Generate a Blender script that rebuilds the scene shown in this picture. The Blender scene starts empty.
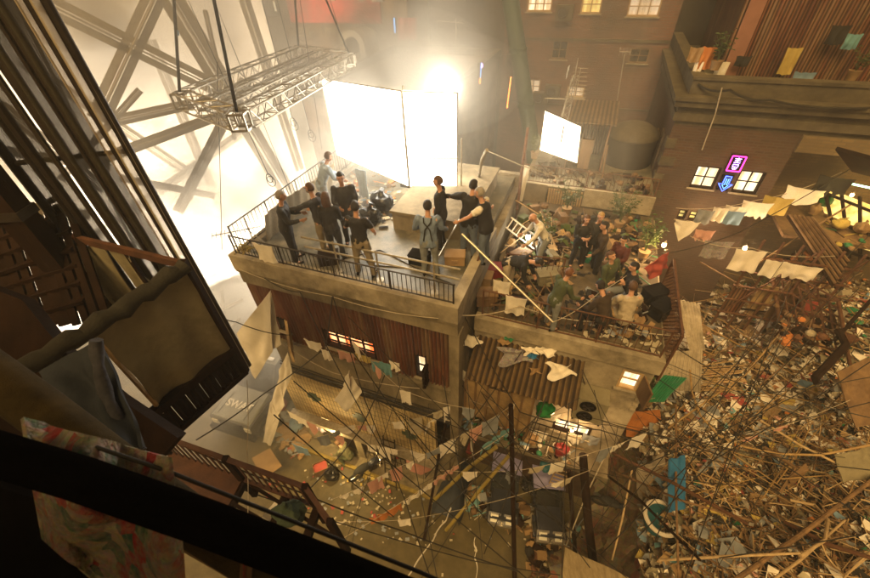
import bpy, bmesh, math, random
from mathutils import Vector as V, Matrix, noise
random.seed(11)
R = math.radians
sc = bpy.context.scene
col = sc.collection
PI = math.pi

# ------------------------------------------------------------------ camera model (pixels are those of the 870x578 photograph)
F, CX, CY, H = 389.0, 435.0, 289.0, 15.0
NX, NY = 20.0, 446.0
ROLL = math.atan2(NX, NY); PITCH = math.atan2(F, math.hypot(NX, NY))
_n = V((NX, -NY)).normalized(); _dn = -_n; _rt = V((_dn.y, -_dn.x))
FWD = V((0, math.cos(PITCH), -math.sin(PITCH))); UP = V((0, math.sin(PITCH), math.cos(PITCH))); RT = V((1, 0, 0))
CAM = V((0, 0, H))
def ray(u, v):
    p = V(((u-CX)/F, -(v-CY)/F))
    return RT*p.dot(_rt) + UP*p.dot(_dn) + FWD
def at(u, v, z):
    r = ray(u, v); return CAM + r*((z-H)/r.z)
def atd(u, v, d):
    "point of the ray at depth d along the optical axis"
    return CAM + ray(u, v)*d
YW = R(-22.5); O = V((.38, 5.9, 0))
E1 = V((math.cos(YW), math.sin(YW), 0)); E2 = V((-math.sin(YW), math.cos(YW), 0))
FB = Matrix.Translation(O) @ Matrix.Rotation(YW, 4, 'Z')     # the block's own axes
FBI = FB.inverted()
def B(x, y, z): return FB @ V((x, y, z))
def lc(p): return FBI @ p
def onY(u, v, y):
    r = ray(u, v); return CAM + r*((y - lc(CAM).y)/r.dot(E2))
def onX(u, v, x):
    r = ray(u, v); return CAM + r*((x - lc(CAM).x)/r.dot(E1))

# ------------------------------------------------------------------ mesh builder
class MB:
    def __init__(s, M=None):
        s.v = []; s.f = []; s.M = M
    def add(s, vs, fs):
        b = len(s.v)
        if s.M is not None: vs = [s.M @ V(p) for p in vs]
        s.v.extend([V(p) for p in vs]); s.f.extend([tuple(i+b for i in f) for f in fs]); return s
    def box(s, x0, x1, y0, y1, z0, z1):
        return s.add([(x0,y0,z0),(x1,y0,z0),(x1,y1,z0),(x0,y1,z0),(x0,y0,z1),(x1,y0,z1),(x1,y1,z1),(x0,y1,z1)],
            [(3,2,1,0),(4,5,6,7),(0,1,5,4),(1,2,6,5),(2,3,7,6),(3,0,4,7)])
    def hexa(s, a, b):
        "a: 4 corners, b: the 4 opposite corners"
        return s.add(list(a)+list(b), [(3,2,1,0),(4,5,6,7),(0,1,5,4),(1,2,6,5),(2,3,7,6),(3,0,4,7)])
    def obox(s, c, size, rot=None):
        hx, hy, hz = size[0]/2, size[1]/2, size[2]/2
        rot = rot if rot is not None else Matrix.Identity(3)
        ps = [(-hx,-hy,-hz),(hx,-hy,-hz),(hx,hy,-hz),(-hx,hy,-hz),(-hx,-hy,hz),(hx,-hy,hz),(hx,hy,hz),(-hx,hy,hz)]
        return s.add([V(c)+rot@V(p) for p in ps], [(3,2,1,0),(4,5,6,7),(0,1,5,4),(1,2,6,5),(2,3,7,6),(3,0,4,7)])
    def bar(s, p, q, w, h=None):
        "square bar between two points"
        h = h or w; p = V(p); q = V(q); d = (q-p)
        L = d.length
        if L < 1e-6: return s
        return s.obox((p+q)/2, (w, h, L), d.to_track_quat('Z', 'Y').to_matrix())
    def path(s, pts, r, n=8, cap=True, flat=1.0):
        pts = [V(p) for p in pts]; m = len(pts); rs = r if isinstance(r, (list, tuple)) else [r]*m
        vs = []; fs = []; prev = None
        for i, p in enumerate(pts):
            d = (pts[min(i+1, m-1)]-pts[max(i-1, 0)])
            if d.length < 1e-9: d = V((0,0,1))
            d.normalize()
            if prev is None:
                a = d.orthogonal().normalized()
            else:
                a = (prev - d*prev.dot(d))
                a = a.normalized() if a.length > 1e-6 else d.orthogonal().normalized()
            prev = a; b = d.cross(a)
            for k in range(n):
                t = 2*PI*k/n; vs.append(p + (a*math.cos(t) + b*math.sin(t)*flat)*rs[i])
        for i in range(m-1):
            for k in range(n):
                k2 = (k+1) % n; fs.append((i*n+k, i*n+k2, (i+1)*n+k2, (i+1)*n+k))
        if cap:
            fs.append(tuple(range(n-1, -1, -1))); fs.append(tuple((m-1)*n+k for k in range(n)))
        return s.add(vs, fs)
    def tube(s, p, q, r, r2=None, n=8):
        return s.path([p, q], [r, r if r2 is None else r2], n)
    def grid(s, fn, nu, nv):
        vs = [fn(i/nu, j/nv) for j in range(nv+1) for i in range(nu+1)]
        fs = [(j*(nu+1)+i, j*(nu+1)+i+1, (j+1)*(nu+1)+i+1, (j+1)*(nu+1)+i) for j in range(nv) for i in range(nu)]
        return s.add(vs, fs)
    def solidgrid(s, fn, nu, nv, th):
        "a sheet of thickness th: fn(u,v) -> point; second face is offset along the local normal"
        P = [[V(fn(i/nu, j/nv)) for i in range(nu+1)] for j in range(nv+1)]
        vs = []; 
        for j in range(nv+1):
            for i in range(nu+1):
                a = P[j][min(i+1,nu)]-P[j][max(i-1,0)]; b = P[min(j+1,nv)][i]-P[max(j-1,0)][i]
                nn = a.cross(b); nn = nn.normalized() if nn.length > 1e-9 else V((0,0,1))
                vs.append(P[j][i]+nn*th/2); 
        off = len(vs)
        for j in range(nv+1):
            for i in range(nu+1):
                vs.append(P[j][i]*2 - vs[j*(nu+1)+i])
        fs = []
        w = nu+1
        for j in range(nv):
            for i in range(nu):
                q = (j*w+i, j*w+i+1, (j+1)*w+i+1, (j+1)*w+i)
                fs.append(q); fs.append(tuple(k+off for k in reversed(q)))
        for i in range(nu):
            fs.append((i+1, i, i+off, i+1+off)); a = nv*w+i; fs.append((a, a+1, a+1+off, a+off))
        for j in range(nv):
            a = j*w; b = (j+1)*w; fs.append((a, b, b+off, a+off)); a += nu; b += nu; fs.append((b, a, a+off, b+off))
        return s.add(vs, fs)
    def ell(s, c, r, nu=14, nv=9, rot=None, keep=None):
        c = V(c); vs = []; rot = rot if rot is not None else Matrix.Identity(3)
        for j in range(nv+1):
            t = -PI/2 + PI*j/nv
            for i in range(nu):
                a = 2*PI*i/nu; vs.append(V((math.cos(t)*math.cos(a)*r[0], math.cos(t)*math.sin(a)*r[1], math.sin(t)*r[2])))
        fs = []
        for j in range(nv):
            for i in range(nu):
                i2 = (i+1) % nu; q = (j*nu+i, j*nu+i2, (j+1)*nu+i2, (j+1)*nu+i)
                if keep is None or all(keep(vs[k]) for k in q): fs.append(q)
        return s.add([c+rot@p for p in vs], fs)
    def prism(s, pts, off):
        n = len(pts); off = V(off); a = [V(p) for p in pts]
        return s.add(a+[p+off for p in a], [tuple(range(n-1,-1,-1)), tuple(range(n, 2*n))] + [(i, (i+1)%n, n+(i+1)%n, n+i) for i in range(n)])
    def lathe(s, c, prof, n=16):
        c = V(c); vs = []; fs = []; m = len(prof)
        for r, z in prof:
            for k in range(n): vs.append(c+V((r*math.cos(2*PI*k/n), r*math.sin(2*PI*k/n), z)))
        for i in range(m-1):
            for k in range(n):
                k2 = (k+1)%n; fs.append((i*n+k, i*n+k2, (i+1)*n+k2, (i+1)*n+k))
        fs.append(tuple(range(n-1,-1,-1))); fs.append(tuple((m-1)*n+k for k in range(n)))
        return s.add(vs, fs)

ORG = {}
def org(o): return ORG.get(o.name, V((0,0,0)))
def mesh_from(mb, name, off, smooth=True):
    me = bpy.data.meshes.new(name)
    me.from_pydata([p-off for p in mb.v], [], mb.f); me.validate()
    bm = bmesh.new(); bm.from_mesh(me)
    bmesh.ops.remove_doubles(bm, verts=bm.verts, dist=1e-5)
    if len(bm.faces) < 60000: bmesh.ops.recalc_face_normals(bm, faces=bm.faces)
    bm.to_mesh(me); bm.free()
    if smooth:
        me.polygons.foreach_set('use_smooth', [True]*len(me.polygons)); me.set_sharp_from_angle(angle=R(38))
    return me
def tag(o, label=None, cat=None, group=None, kind=None):
    if label: o['label'] = label
    if cat: o['category'] = cat
    if group: o['group'] = group
    if kind: o['kind'] = kind
    return o
def thing(name, label, cat, loc, group=None):
    o = bpy.data.objects.new(name, None); col.objects.link(o); o.location = loc; o.empty_display_size = .2
    ORG[o.name] = V(loc); return tag(o, label, cat, group)
def part(name, mb, mat, parent, label=None, smooth=True):
    off = org(parent); me = mesh_from(mb, name, off, smooth)
    o = bpy.data.objects.new(name, me); col.objects.link(o); o.parent = parent; ORG[o.name] = off
    if mat: me.materials.append(mat)
    if label: o['label'] = label
    return o
def single(name, mb, mat, label=None, cat=None, group=None, kind=None, smooth=True):
    xs = [p.x for p in mb.v]; ys = [p.y for p in mb.v]; zs = [p.z for p in mb.v]
    off = V(((min(xs)+max(xs))/2, (min(ys)+max(ys))/2, min(zs)))
    me = mesh_from(mb, name, off, smooth)
    o = bpy.data.objects.new(name, me); col.objects.link(o); o.location = off; ORG[o.name] = off
    if mat: me.materials.append(mat)
    return tag(o, label, cat, group, kind)
def struct(name, mb, mat, smooth=False): return single(name, mb, mat, kind='structure', smooth=smooth)
def dup(root, loc, rz=0.0, label=None, scale=None):
    r = root.copy(); col.objects.link(r); r.location = loc; r.rotation_euler = (root.rotation_euler[0], root.rotation_euler[1], rz); ORG[r.name] = V(loc)
    if scale: r.scale = (scale,)*3 if not isinstance(scale, tuple) else scale
    if label: r['label'] = label
    for ch in list(root.children):
        c = ch.copy(); col.objects.link(c); c.parent = r
        for g in ch.children:
            d = g.copy(); col.objects.link(d); d.parent = c
    return r

# ------------------------------------------------------------------ materials
def _nt(name):
    m = bpy.data.materials.new(name); m.use_nodes = True; nt = m.node_tree
    return m, nt, nt.nodes['Principled BSDF']
def N(nt, t, **k):
    n = nt.nodes.new(t)
    for a, b in k.items(): setattr(n, a, b)
    return n
def mat(name, c1, c2=None, scale=4.0, rough=.8, bump=.25, metal=0.0, stretch=(1,1,1), dirt=None, dirt_scale=1.3, fine=40.0, spec=.35, sheen=0.0, ribs=None):
    m, nt, b = _nt(name); L = nt.links.new
    c2 = c2 or tuple(x*.65 for x in c1)
    tc = N(nt, 'ShaderNodeTexCoord'); mp = N(nt, 'ShaderNodeMapping'); mp.inputs['Scale'].default_value = stretch
    L(tc.outputs['Object'], mp.inputs[0])
    n1 = N(nt, 'ShaderNodeTexNoise'); n1.inputs['Scale'].default_value = scale; n1.inputs['Detail'].default_value = 8; n1.inputs['Roughness'].default_value = .65
    L(mp.outputs[0], n1.inputs[0])
    r1 = N(nt, 'ShaderNodeValToRGB'); r1.color_ramp.elements[0].position = .32; r1.color_ramp.elements[1].position = .68
    r1.color_ramp.elements[0].color = (*c2, 1); r1.color_ramp.elements[1].color = (*c1, 1)
    L(n1.outputs['Fac'], r1.inputs[0]); out = r1.outputs[0]
    if dirt:
        n2 = N(nt, 'ShaderNodeTexNoise'); n2.inputs['Scale'].default_value = dirt_scale; n2.inputs['Detail'].default_value = 6; n2.inputs['Roughness'].default_value = .7
        L(mp.outputs[0], n2.inputs[0])
        r2 = N(nt, 'ShaderNodeValToRGB'); r2.color_ramp.elements[0].position = .45; r2.color_ramp.elements[1].position = .7
        L(n2.outputs['Fac'], r2.inputs[0])
        mx = N(nt, 'ShaderNodeMixRGB'); mx.inputs[2].default_value = (*dirt, 1)
        L(r2.outputs[0], mx.inputs[0]); L(out, mx.inputs[1]); out = mx.outputs[0]
    if ribs:   # painted-in shading of corrugation: stripes at rib pitch, light ridges and dark grooves
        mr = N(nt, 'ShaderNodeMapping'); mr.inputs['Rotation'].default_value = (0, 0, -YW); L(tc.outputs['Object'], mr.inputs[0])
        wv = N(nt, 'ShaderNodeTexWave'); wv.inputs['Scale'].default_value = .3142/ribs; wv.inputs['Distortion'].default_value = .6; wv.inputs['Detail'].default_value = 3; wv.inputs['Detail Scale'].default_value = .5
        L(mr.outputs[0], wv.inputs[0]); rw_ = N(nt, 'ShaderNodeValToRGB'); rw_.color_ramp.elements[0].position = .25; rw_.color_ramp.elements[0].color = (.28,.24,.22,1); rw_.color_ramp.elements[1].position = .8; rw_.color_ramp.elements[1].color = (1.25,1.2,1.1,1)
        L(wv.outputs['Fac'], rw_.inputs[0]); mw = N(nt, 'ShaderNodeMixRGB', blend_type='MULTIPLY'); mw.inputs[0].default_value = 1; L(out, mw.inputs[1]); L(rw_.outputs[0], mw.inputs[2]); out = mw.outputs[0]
    L(out, b.inputs['Base Color'])
    b.inputs['Roughness'].default_value = rough; b.inputs['Metallic'].default_value = metal; b.inputs['Specular IOR Level'].default_value = spec
    if bump:
        n3 = N(nt, 'ShaderNodeTexNoise'); n3.inputs['Scale'].default_value = fine; n3.inputs['Detail'].default_value = 5
        L(mp.outputs[0], n3.inputs[0])
        bp = N(nt, 'ShaderNodeBump'); bp.inputs['Strength'].default_value = bump; bp.inputs['Distance'].default_value = .02
        L(n3.outputs['Fac'], bp.inputs['Height']); L(bp.outputs[0], b.inputs['Normal'])
    if sheen: b.inputs['Sheen Weight'].default_value = sheen
    return m
def emis(name, c, s, c2=None, scale=6.0, stripes=0.0):
    "something that gives off light; c2 gives the curtain or mottle colour"
    m, nt, b = _nt(name); L = nt.links.new
    b.inputs['Base Color'].default_value = (*[x*.5 for x in c], 1); b.inputs['Emission Strength'].default_value = s; b.inputs['Roughness'].default_value = .6
    if c2:
        tc = N(nt, 'ShaderNodeTexCoord'); mp = N(nt, 'ShaderNodeMapping'); mp.inputs['Scale'].default_value = (1, 1, .15 if stripes else 1)
        L(tc.outputs['Object'], mp.inputs[0])
        n = N(nt, 'ShaderNodeTexNoise'); n.inputs['Scale'].default_value = stripes or scale; n.inputs['Detail'].default_value = 3
        L(mp.outputs[0], n.inputs[0]); r = N(nt, 'ShaderNodeValToRGB'); r.color_ramp.elements[0].position = .4; r.color_ramp.elements[1].position = .6
        r.color_ramp.elements[0].color = (*c2, 1); r.color_ramp.elements[1].color = (*c, 1)
        L(n.outputs['Fac'], r.inputs[0]); L(r.outputs[0], b.inputs['Emission Color'])
    else: b.inputs['Emission Color'].default_value = (*c, 1)
    return m
def brickmat(name, c1, c2, mortar, scale=1.0, bw=.5, bh=.25, ms=.02, rot=True, bump=.5, dirt=(.03,.025,.018), axis='xz'):
    m, nt, b = _nt(name); L = nt.links.new
    tc = N(nt, 'ShaderNodeTexCoord')
    # the wall's own axes: rotate object coordinates so that x runs along the wall and y is height
    mp = N(nt, 'ShaderNodeMapping'); mp.inputs['Rotation'].default_value = (0, 0, -YW); L(tc.outputs['Object'], mp.inputs[0])
    sp = N(nt, 'ShaderNodeSeparateXYZ'); cb = N(nt, 'ShaderNodeCombineXYZ'); L(mp.outputs[0], sp.inputs[0])
    ad = N(nt, 'ShaderNodeMath', operation='ADD'); L(sp.outputs[0], ad.inputs[0]); L(sp.outputs[1], ad.inputs[1])
    L(ad.outputs[0], cb.inputs[0]); L(sp.outputs[2], cb.inputs[1])
    br = N(nt, 'ShaderNodeTexBrick'); br.inputs['Scale'].default_value = scale; br.inputs['Brick Width'].default_value = bw; br.inputs['Row Height'].default_value = bh
    br.inputs['Mortar Size'].default_value = ms; br.inputs['Color1'].default_value = (*c1,1); br.inputs['Color2'].default_value = (*c2,1); br.inputs['Mortar'].default_value = (*mortar,1)
    if not rot: br.offset = 0.0
    L(cb.outputs[0], br.inputs[0])
    n = N(nt, 'ShaderNodeTexNoise'); n.inputs['Scale'].default_value = 1.1; n.inputs['Detail'].default_value = 8; L(tc.outputs['Object'], n.inputs[0])
    r = N(nt, 'ShaderNodeValToRGB'); r.color_ramp.elements[0].position = .42; r.color_ramp.elements[1].position = .72; L(n.outputs['Fac'], r.inputs[0])
    mx = N(nt, 'ShaderNodeMixRGB'); mx.inputs[2].default_value = (*dirt,1); L(r.outputs[0], mx.inputs[0]); L(br.outputs['Color'], mx.inputs[1])
    L(mx.outputs[0], b.inputs['Base Color']); b.inputs['Roughness'].default_value = .8
    bp = N(nt, 'ShaderNodeBump'); bp.inputs['Strength'].default_value = bump; bp.inputs['Distance'].default_value = .01
    iv = N(nt, 'ShaderNodeMath', operation='SUBTRACT'); iv.inputs[0].default_value = 1; L(br.outputs['Fac'], iv.inputs[1]); L(iv.outputs[0], bp.inputs['Height']); L(bp.outputs[0], b.inputs['Normal'])
    return m
def litter_mat(name, cols, scale, base, cover=.5, rough=.85):
    "a surface covered by scraps of many colours"
    m, nt, b = _nt(name); L = nt.links.new
    tc = N(nt, 'ShaderNodeTexCoord')
    vo = N(nt, 'ShaderNodeTexVoronoi'); vo.inputs['Scale'].default_value = scale; L(tc.outputs['Object'], vo.inputs['Vector'])
    sp = N(nt, 'ShaderNodeSeparateColor'); L(vo.outputs['Color'], sp.inputs[0])
    rp = N(nt, 'ShaderNodeValToRGB'); rp.color_ramp.interpolation = 'CONSTANT'; e = rp.color_ramp.elements
    while len(e) < len(cols): e.new(.5)
    for i, c in enumerate(cols): e[i].position = i/len(cols); e[i].color = (*c, 1)
    L(sp.outputs[0], rp.inputs[0])
    n = N(nt, 'ShaderNodeTexNoise'); n.inputs['Scale'].default_value = scale*.35; n.inputs['Detail'].default_value = 9; n.inputs['Roughness'].default_value = .75; L(tc.outputs['Object'], n.inputs[0])
    r = N(nt, 'ShaderNodeValToRGB'); r.color_ramp.elements[0].position = .5-cover*.12; r.color_ramp.elements[1].position = .58; L(n.outputs['Fac'], r.inputs[0])
    mx = N(nt, 'ShaderNodeMixRGB'); mx.inputs[1].default_value = (*base, 1); L(r.outputs[0], mx.inputs[0]); L(rp.outputs[0], mx.inputs[2])
    n2 = N(nt, 'ShaderNodeTexNoise'); n2.inputs['Scale'].default_value = scale*2.5; n2.inputs['Detail'].default_value = 6; L(tc.outputs['Object'], n2.inputs[0])
    m2 = N(nt, 'ShaderNodeMixRGB', blend_type='MULTIPLY'); m2.inputs[0].default_value = .8; L(mx.outputs[0], m2.inputs[1]); L(n2.outputs['Color'], m2.inputs[2])
    L(m2.outputs[0], b.inputs['Base Color']); b.inputs['Roughness'].default_value = rough
    bp = N(nt, 'ShaderNodeBump'); bp.inputs['Strength'].default_value = .8; bp.inputs['Distance'].default_value = .05; L(n2.outputs['Fac'], bp.inputs['Height']); L(bp.outputs[0], b.inputs['Normal'])
    return m
def sheer(name, c, alpha, rough=.3):
    m, nt, b = _nt(name); b.inputs['Base Color'].default_value = (*c,1); b.inputs['Alpha'].default_value = alpha; b.inputs['Roughness'].default_value = rough
    return m
M = {}
M['concrete'] = mat('stained concrete', (.27,.22,.14), (.13,.105,.065), 1.6, .9, .3, stretch=(1,1,.5), dirt=(.06,.045,.025), dirt_scale=.9)
M['concrete_pale'] = mat('pale concrete', (.40,.34,.24), (.22,.18,.12), 1.8, .9, .3, dirt=(.10,.08,.05), dirt_scale=1.1)
M['deck'] = mat('roof deck', (.14,.13,.095), (.045,.043,.033), 1.1, .45, .35, dirt=(.24,.20,.135), dirt_scale=1.7)
M['street'] = mat('street paving', (.095,.075,.034), (.042,.033,.014), .8, .5, .3, dirt=(.115,.088,.042), dirt_scale=2.2)
M['ground'] = mat('ground earth', (.07,.055,.035), (.035,.028,.018), .5)
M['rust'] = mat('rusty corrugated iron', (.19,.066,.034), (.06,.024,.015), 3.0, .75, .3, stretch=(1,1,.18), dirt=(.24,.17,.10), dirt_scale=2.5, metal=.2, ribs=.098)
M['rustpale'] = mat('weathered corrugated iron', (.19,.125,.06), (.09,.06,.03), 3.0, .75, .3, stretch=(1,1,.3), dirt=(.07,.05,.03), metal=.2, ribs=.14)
M['rustdark'] = mat('dark corrugated iron', (.10,.06,.035), (.035,.022,.015), 3.0, .7, .3, metal=.3)
M['tile'] = brickmat('cream wall tiles', (.56,.43,.21), (.48,.36,.17), (.10,.075,.04), 1.0, .13, .26, .012, rot=False, bump=.4, dirt=(.16,.11,.05))
M['brick'] = brickmat('brown brick', (.085,.040,.023), (.055,.027,.017), (.075,.055,.036), 1.0, .26, .09, .014, dirt=(.05,.032,.022))
M['brickfar'] = brickmat('red brick', (.17,.07,.04), (.12,.05,.03), (.11,.075,.05), 1.0, .3, .1, .015, dirt=(.07,.045,.03))
M['brickyel'] = brickmat('ochre brick', (.20,.135,.06), (.14,.09,.04), (.12,.09,.05), 1.0, .3, .1, .015, dirt=(.10,.07,.035))
M['stone'] = mat('old stone cornice', (.12,.098,.06), (.055,.044,.028), 2.0, .9, .4, dirt=(.05,.04,.028))
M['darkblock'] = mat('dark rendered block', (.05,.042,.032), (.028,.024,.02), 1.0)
M['iron'] = mat('painted dark iron', (.035,.026,.02), (.02,.014,.01), 8, .55, .15, metal=.3)
M['ironrust'] = mat('rusty iron bar', (.15,.07,.035), (.07,.03,.018), 9, .75, .3, metal=.2)
M['ironpale'] = mat('pale galvanised bar', (.42,.37,.28), (.25,.21,.15), 9, .5, .2, metal=.5)
M['alu'] = mat('aluminium truss tube', (.44,.39,.31), (.28,.25,.2), 10, .4, .1, metal=.8)
M['beam'] = mat('painted steel beam', (.50,.45,.36), (.36,.31,.24), 4, .6, .15)
M['wood'] = mat('weathered timber', (.20,.12,.055), (.09,.05,.025), 5, .8, .4, stretch=(1,1,.2))
M['wooddark'] = mat('dark stained timber', (.024,.012,.007), (.011,.006,.004), 5, .75, .3, stretch=(1,1,.3), spec=.05)
M['woodbrown'] = mat('red brown timber', (.10,.042,.022), (.05,.022,.012), 5, .65, .3)
M['woodpale'] = mat('pale cut timber', (.46,.32,.16), (.30,.19,.09), 5, .75, .3)
M['ply'] = mat('plywood sheet', (.33,.22,.10), (.21,.13,.06), 3, .8, .25, dirt=(.12,.08,.04))
M['bamboo'] = mat('bamboo', (.38,.25,.10), (.22,.13,.05), 6, .6, .2)
M['stick'] = mat('brown stick', (.24,.14,.066), (.08,.046,.024), 6, .8, .4)
M['stickpale'] = mat('pale stick', (.48,.35,.19), (.28,.19,.10), 6, .75, .3)
M['cloth'] = mat('white cotton', (.74,.68,.58), (.62,.56,.46), 3, .9, .15, sheen=.2)
M['clothpink'] = mat('pink cotton', (.55,.30,.24), (.46,.24,.19), 3, .9, .15)
M['clothblue'] = mat('blue cotton', (.16,.25,.34), (.11,.18,.26), 3, .9, .15)
M['clothteal'] = mat('teal cotton', (.14,.30,.32), (.09,.21,.23), 3, .9, .15)
M['clothgrey'] = mat('grey blue cotton', (.25,.26,.27), (.17,.18,.19), 3, .9, .15)
M['clothorange'] = mat('orange cotton', (.50,.19,.05), (.36,.12,.03), 3, .9, .15)
M['clothyellow'] = mat('ochre cotton', (.44,.33,.09), (.33,.24,.06), 3, .9, .15)
M['clothred'] = mat('dull red cotton', (.36,.07,.055), (.25,.045,.04), 3, .9, .15)
M['clothblack'] = mat('black cotton', (.02,.018,.016), (.012,.011,.01), 3, .9, .15)
M['clothgreen'] = mat('green plastic sheet', (.02,.17,.075), (.012,.11,.05), 3, .4, .15)
M['clothlilac'] = mat('lilac cotton', (.40,.33,.42), (.3,.25,.33), 3, .9, .15)
M['tarp'] = mat('grey olive canvas', (.27,.235,.15), (.17,.145,.088), 1.2, .85, .35, dirt=(.10,.082,.05), fine=160)
M['denim'] = mat('blue grey denim', (.032,.038,.05), (.018,.022,.03), 5, .85, .2)
M['floral'] = litter_mat('floral print cotton', [(.50,.04,.035),(.55,.45,.31),(.62,.53,.40),(.05,.17,.10),(.52,.07,.06),(.48,.40,.26)], 16, (.44,.36,.25), .6)
M['patch'] = litter_mat('patterned cotton', [(.45,.42,.4),(.2,.16,.2),(.5,.46,.42),(.3,.24,.28)], 14, (.38,.34,.33), .6)
M['plastic'] = sheer('clear plastic film', (.55,.47,.36), .45)
M['darkfilm'] = sheer('dark scrim cloth', (.035,.03,.018), .72, .6)
M['black'] = mat('black paint', (.010,.009,.008), (.006,.005,.0045), 6, .8, .1, spec=.0)
M['rubber'] = mat('black rubber', (.016,.015,.014), (.01,.01,.009), 6, .7, .1)
M['cable'] = mat('black cable', (.022,.018,.014), (.012,.01,.008), 6, .6, .05)
M['rope'] = mat('pale cord', (.45,.38,.28), (.33,.27,.19), 12, .8, .1)
M['green'] = mat('dark green paint', (.025,.06,.03), (.015,.036,.02), 2, .5, .2)
M['glassdark'] = mat('dark glass', (.02,.022,.022), (.012,.013,.013), 2, .08, 0, spec=.6)
M['carwhite'] = mat('grey white car paint', (.24,.24,.21), (.15,.15,.13), 3, .3, .05)
M['cargrey'] = mat('grey car paint', (.075,.072,.064), (.045,.044,.039), 3, .25, .05)
M['carblack'] = mat('blue black car paint', (.035,.038,.05), (.022,.024,.032), 3, .3, .05)
M['purple'] = mat('violet vinyl roof', (.27,.25,.42), (.19,.175,.31), 3, .6, .1)
M['chrome'] = mat('dull chrome', (.6,.56,.48), (.5,.46,.4), 9, .25, 0, metal=.9)
M['lens'] = mat('headlamp glass', (.75,.72,.62), (.6,.57,.48), 4, .15, 0, spec=.6)
M['yellow'] = mat('yellow pipe paint', (.26,.20,.05), (.18,.13,.03), 3, .5, .1)
M['blue'] = mat('blue plastic', (.03,.16,.34), (.02,.11,.25), 3, .45, .1)
M['teal'] = mat('teal plastic', (.02,.12,.15), (.015,.08,.1), 3, .45, .1)
M['red'] = mat('red plastic', (.24,.022,.02), (.15,.014,.013), 3, .45, .1)
M['tub'] = mat('white plastic tub', (.55,.5,.42), (.42,.37,.3), 3, .45, .1)
M['bag'] = mat('black bin liner', (.014,.014,.015), (.009,.009,.01), 3, .25, .4, fine=14)
M['baggreen'] = mat('green bin liner', (.015,.20,.05), (.01,.13,.03), 3, .25, .4, fine=14)
M['card'] = mat('cardboard', (.30,.19,.09), (.22,.135,.06), 3, .9, .2)
M['leaf'] = mat('plant leaf', (.07,.10,.025), (.035,.055,.014), 9, .6, .1)
M['paper'] = mat('waste paper', (.46,.40,.29), (.33,.28,.19), 5, .9, .1)
M['cross'] = mat('dark green tiles', (.035,.06,.035), (.02,.035,.02), 9, .5, .1)
M['backdrop'] = mat('pale stage cloth', (.76,.70,.60), (.52,.46,.37), .35, .95, .1)
M['plastered'] = mat('brown render', (.22,.15,.09), (.11,.075,.05), .8, .9, .3, dirt=(.06,.045,.03))
M['hoarding'] = mat('red hoarding paint', (.58,.08,.07), (.20,.07,.05), .9, .7, .1)
M['skin'] = mat('skin', (.48,.27,.18), (.42,.22,.14), 9, .55, .05)
M['eye'] = mat('eye', (.05,.035,.03), (.03,.02,.02), 9, .2, 0)
for k, c in dict(hair_dark=(.018,.013,.01), hair_brown=(.10,.05,.025), hair_grey=(.30,.27,.24), hair_blond=(.42,.27,.11), hair_red=(.16,.065,.03)).items():
    M[k] = mat(k.replace('_',' '), c, tuple(x*.6 for x in c), 30, .6, .5, fine=120)
for k, c in dict(f_black=(.016,.015,.015), f_charcoal=(.03,.03,.033), f_blue=(.16,.21,.30), f_jeans=(.11,.14,.19), f_greyjeans=(.20,.21,.21), f_khaki=(.24,.19,.12), f_white=(.66,.61,.52), f_green=(.062,.075,.035), f_beige=(.42,.35,.25), f_sky=(.28,.36,.44), f_leather=(.045,.03,.02), f_olive=(.12,.115,.06), f_maroon=(.09,.025,.02)).items():
    M[k] = mat('garment '+k[2:], c, tuple(x*.7 for x in c), 6, .85, .25, fine=60)
# light givers
WARM = (1.0,.80,.52)
E = {}
E['screen'] = emis('backlit diffusion cloth', (1.0,.93,.80), 11.0)
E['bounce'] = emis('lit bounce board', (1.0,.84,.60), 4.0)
E['lamp'] = emis('film lamp face', (1.0,.92,.76), 40.0)
E['win'] = emis('lit window warm white', (1.0,.84,.56), 1.9, (.45,.32,.17), stripes=5)
E['win2'] = emis('lit window dim', (.80,.62,.40), .9, (.5,.36,.2), stripes=5)
E['winyel'] = emis('lit window yellow', (.95,.72,.22), 1.0, (.5,.34,.09), stripes=6)
E['winorange'] = emis('lit window with orange curtain', (1.0,.50,.22), 2.2, (.9,.14,.03), stripes=4)
E['bulb'] = emis('warm bulb', (1.0,.62,.28), 14)
E['bulbwhite'] = emis('white bulb', (.85,.9,1.0), 22)
E['pink'] = emis('pink neon', (1.0,.03,.30), 5)
E['bluen'] = emis('blue neon', (.06,.12,1.0), 6)
E['cyan'] = emis('pale blue neon', (.15,.45,1.0), 3)
E['violet'] = emis('violet neon', (.55,.30,1.0), 7)
E['greentube'] = emis('green tube lamp', (.55,1.0,.55), 5)
E['redn'] = emis('red neon', (1.0,.08,.03), 5)
E['orangen'] = emis('orange neon', (1.0,.30,.06), 4)
E['amberwall'] = emis('lit shop interior', (1.0,.72,.24), 1.6, (.55,.36,.08), 4)
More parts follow.
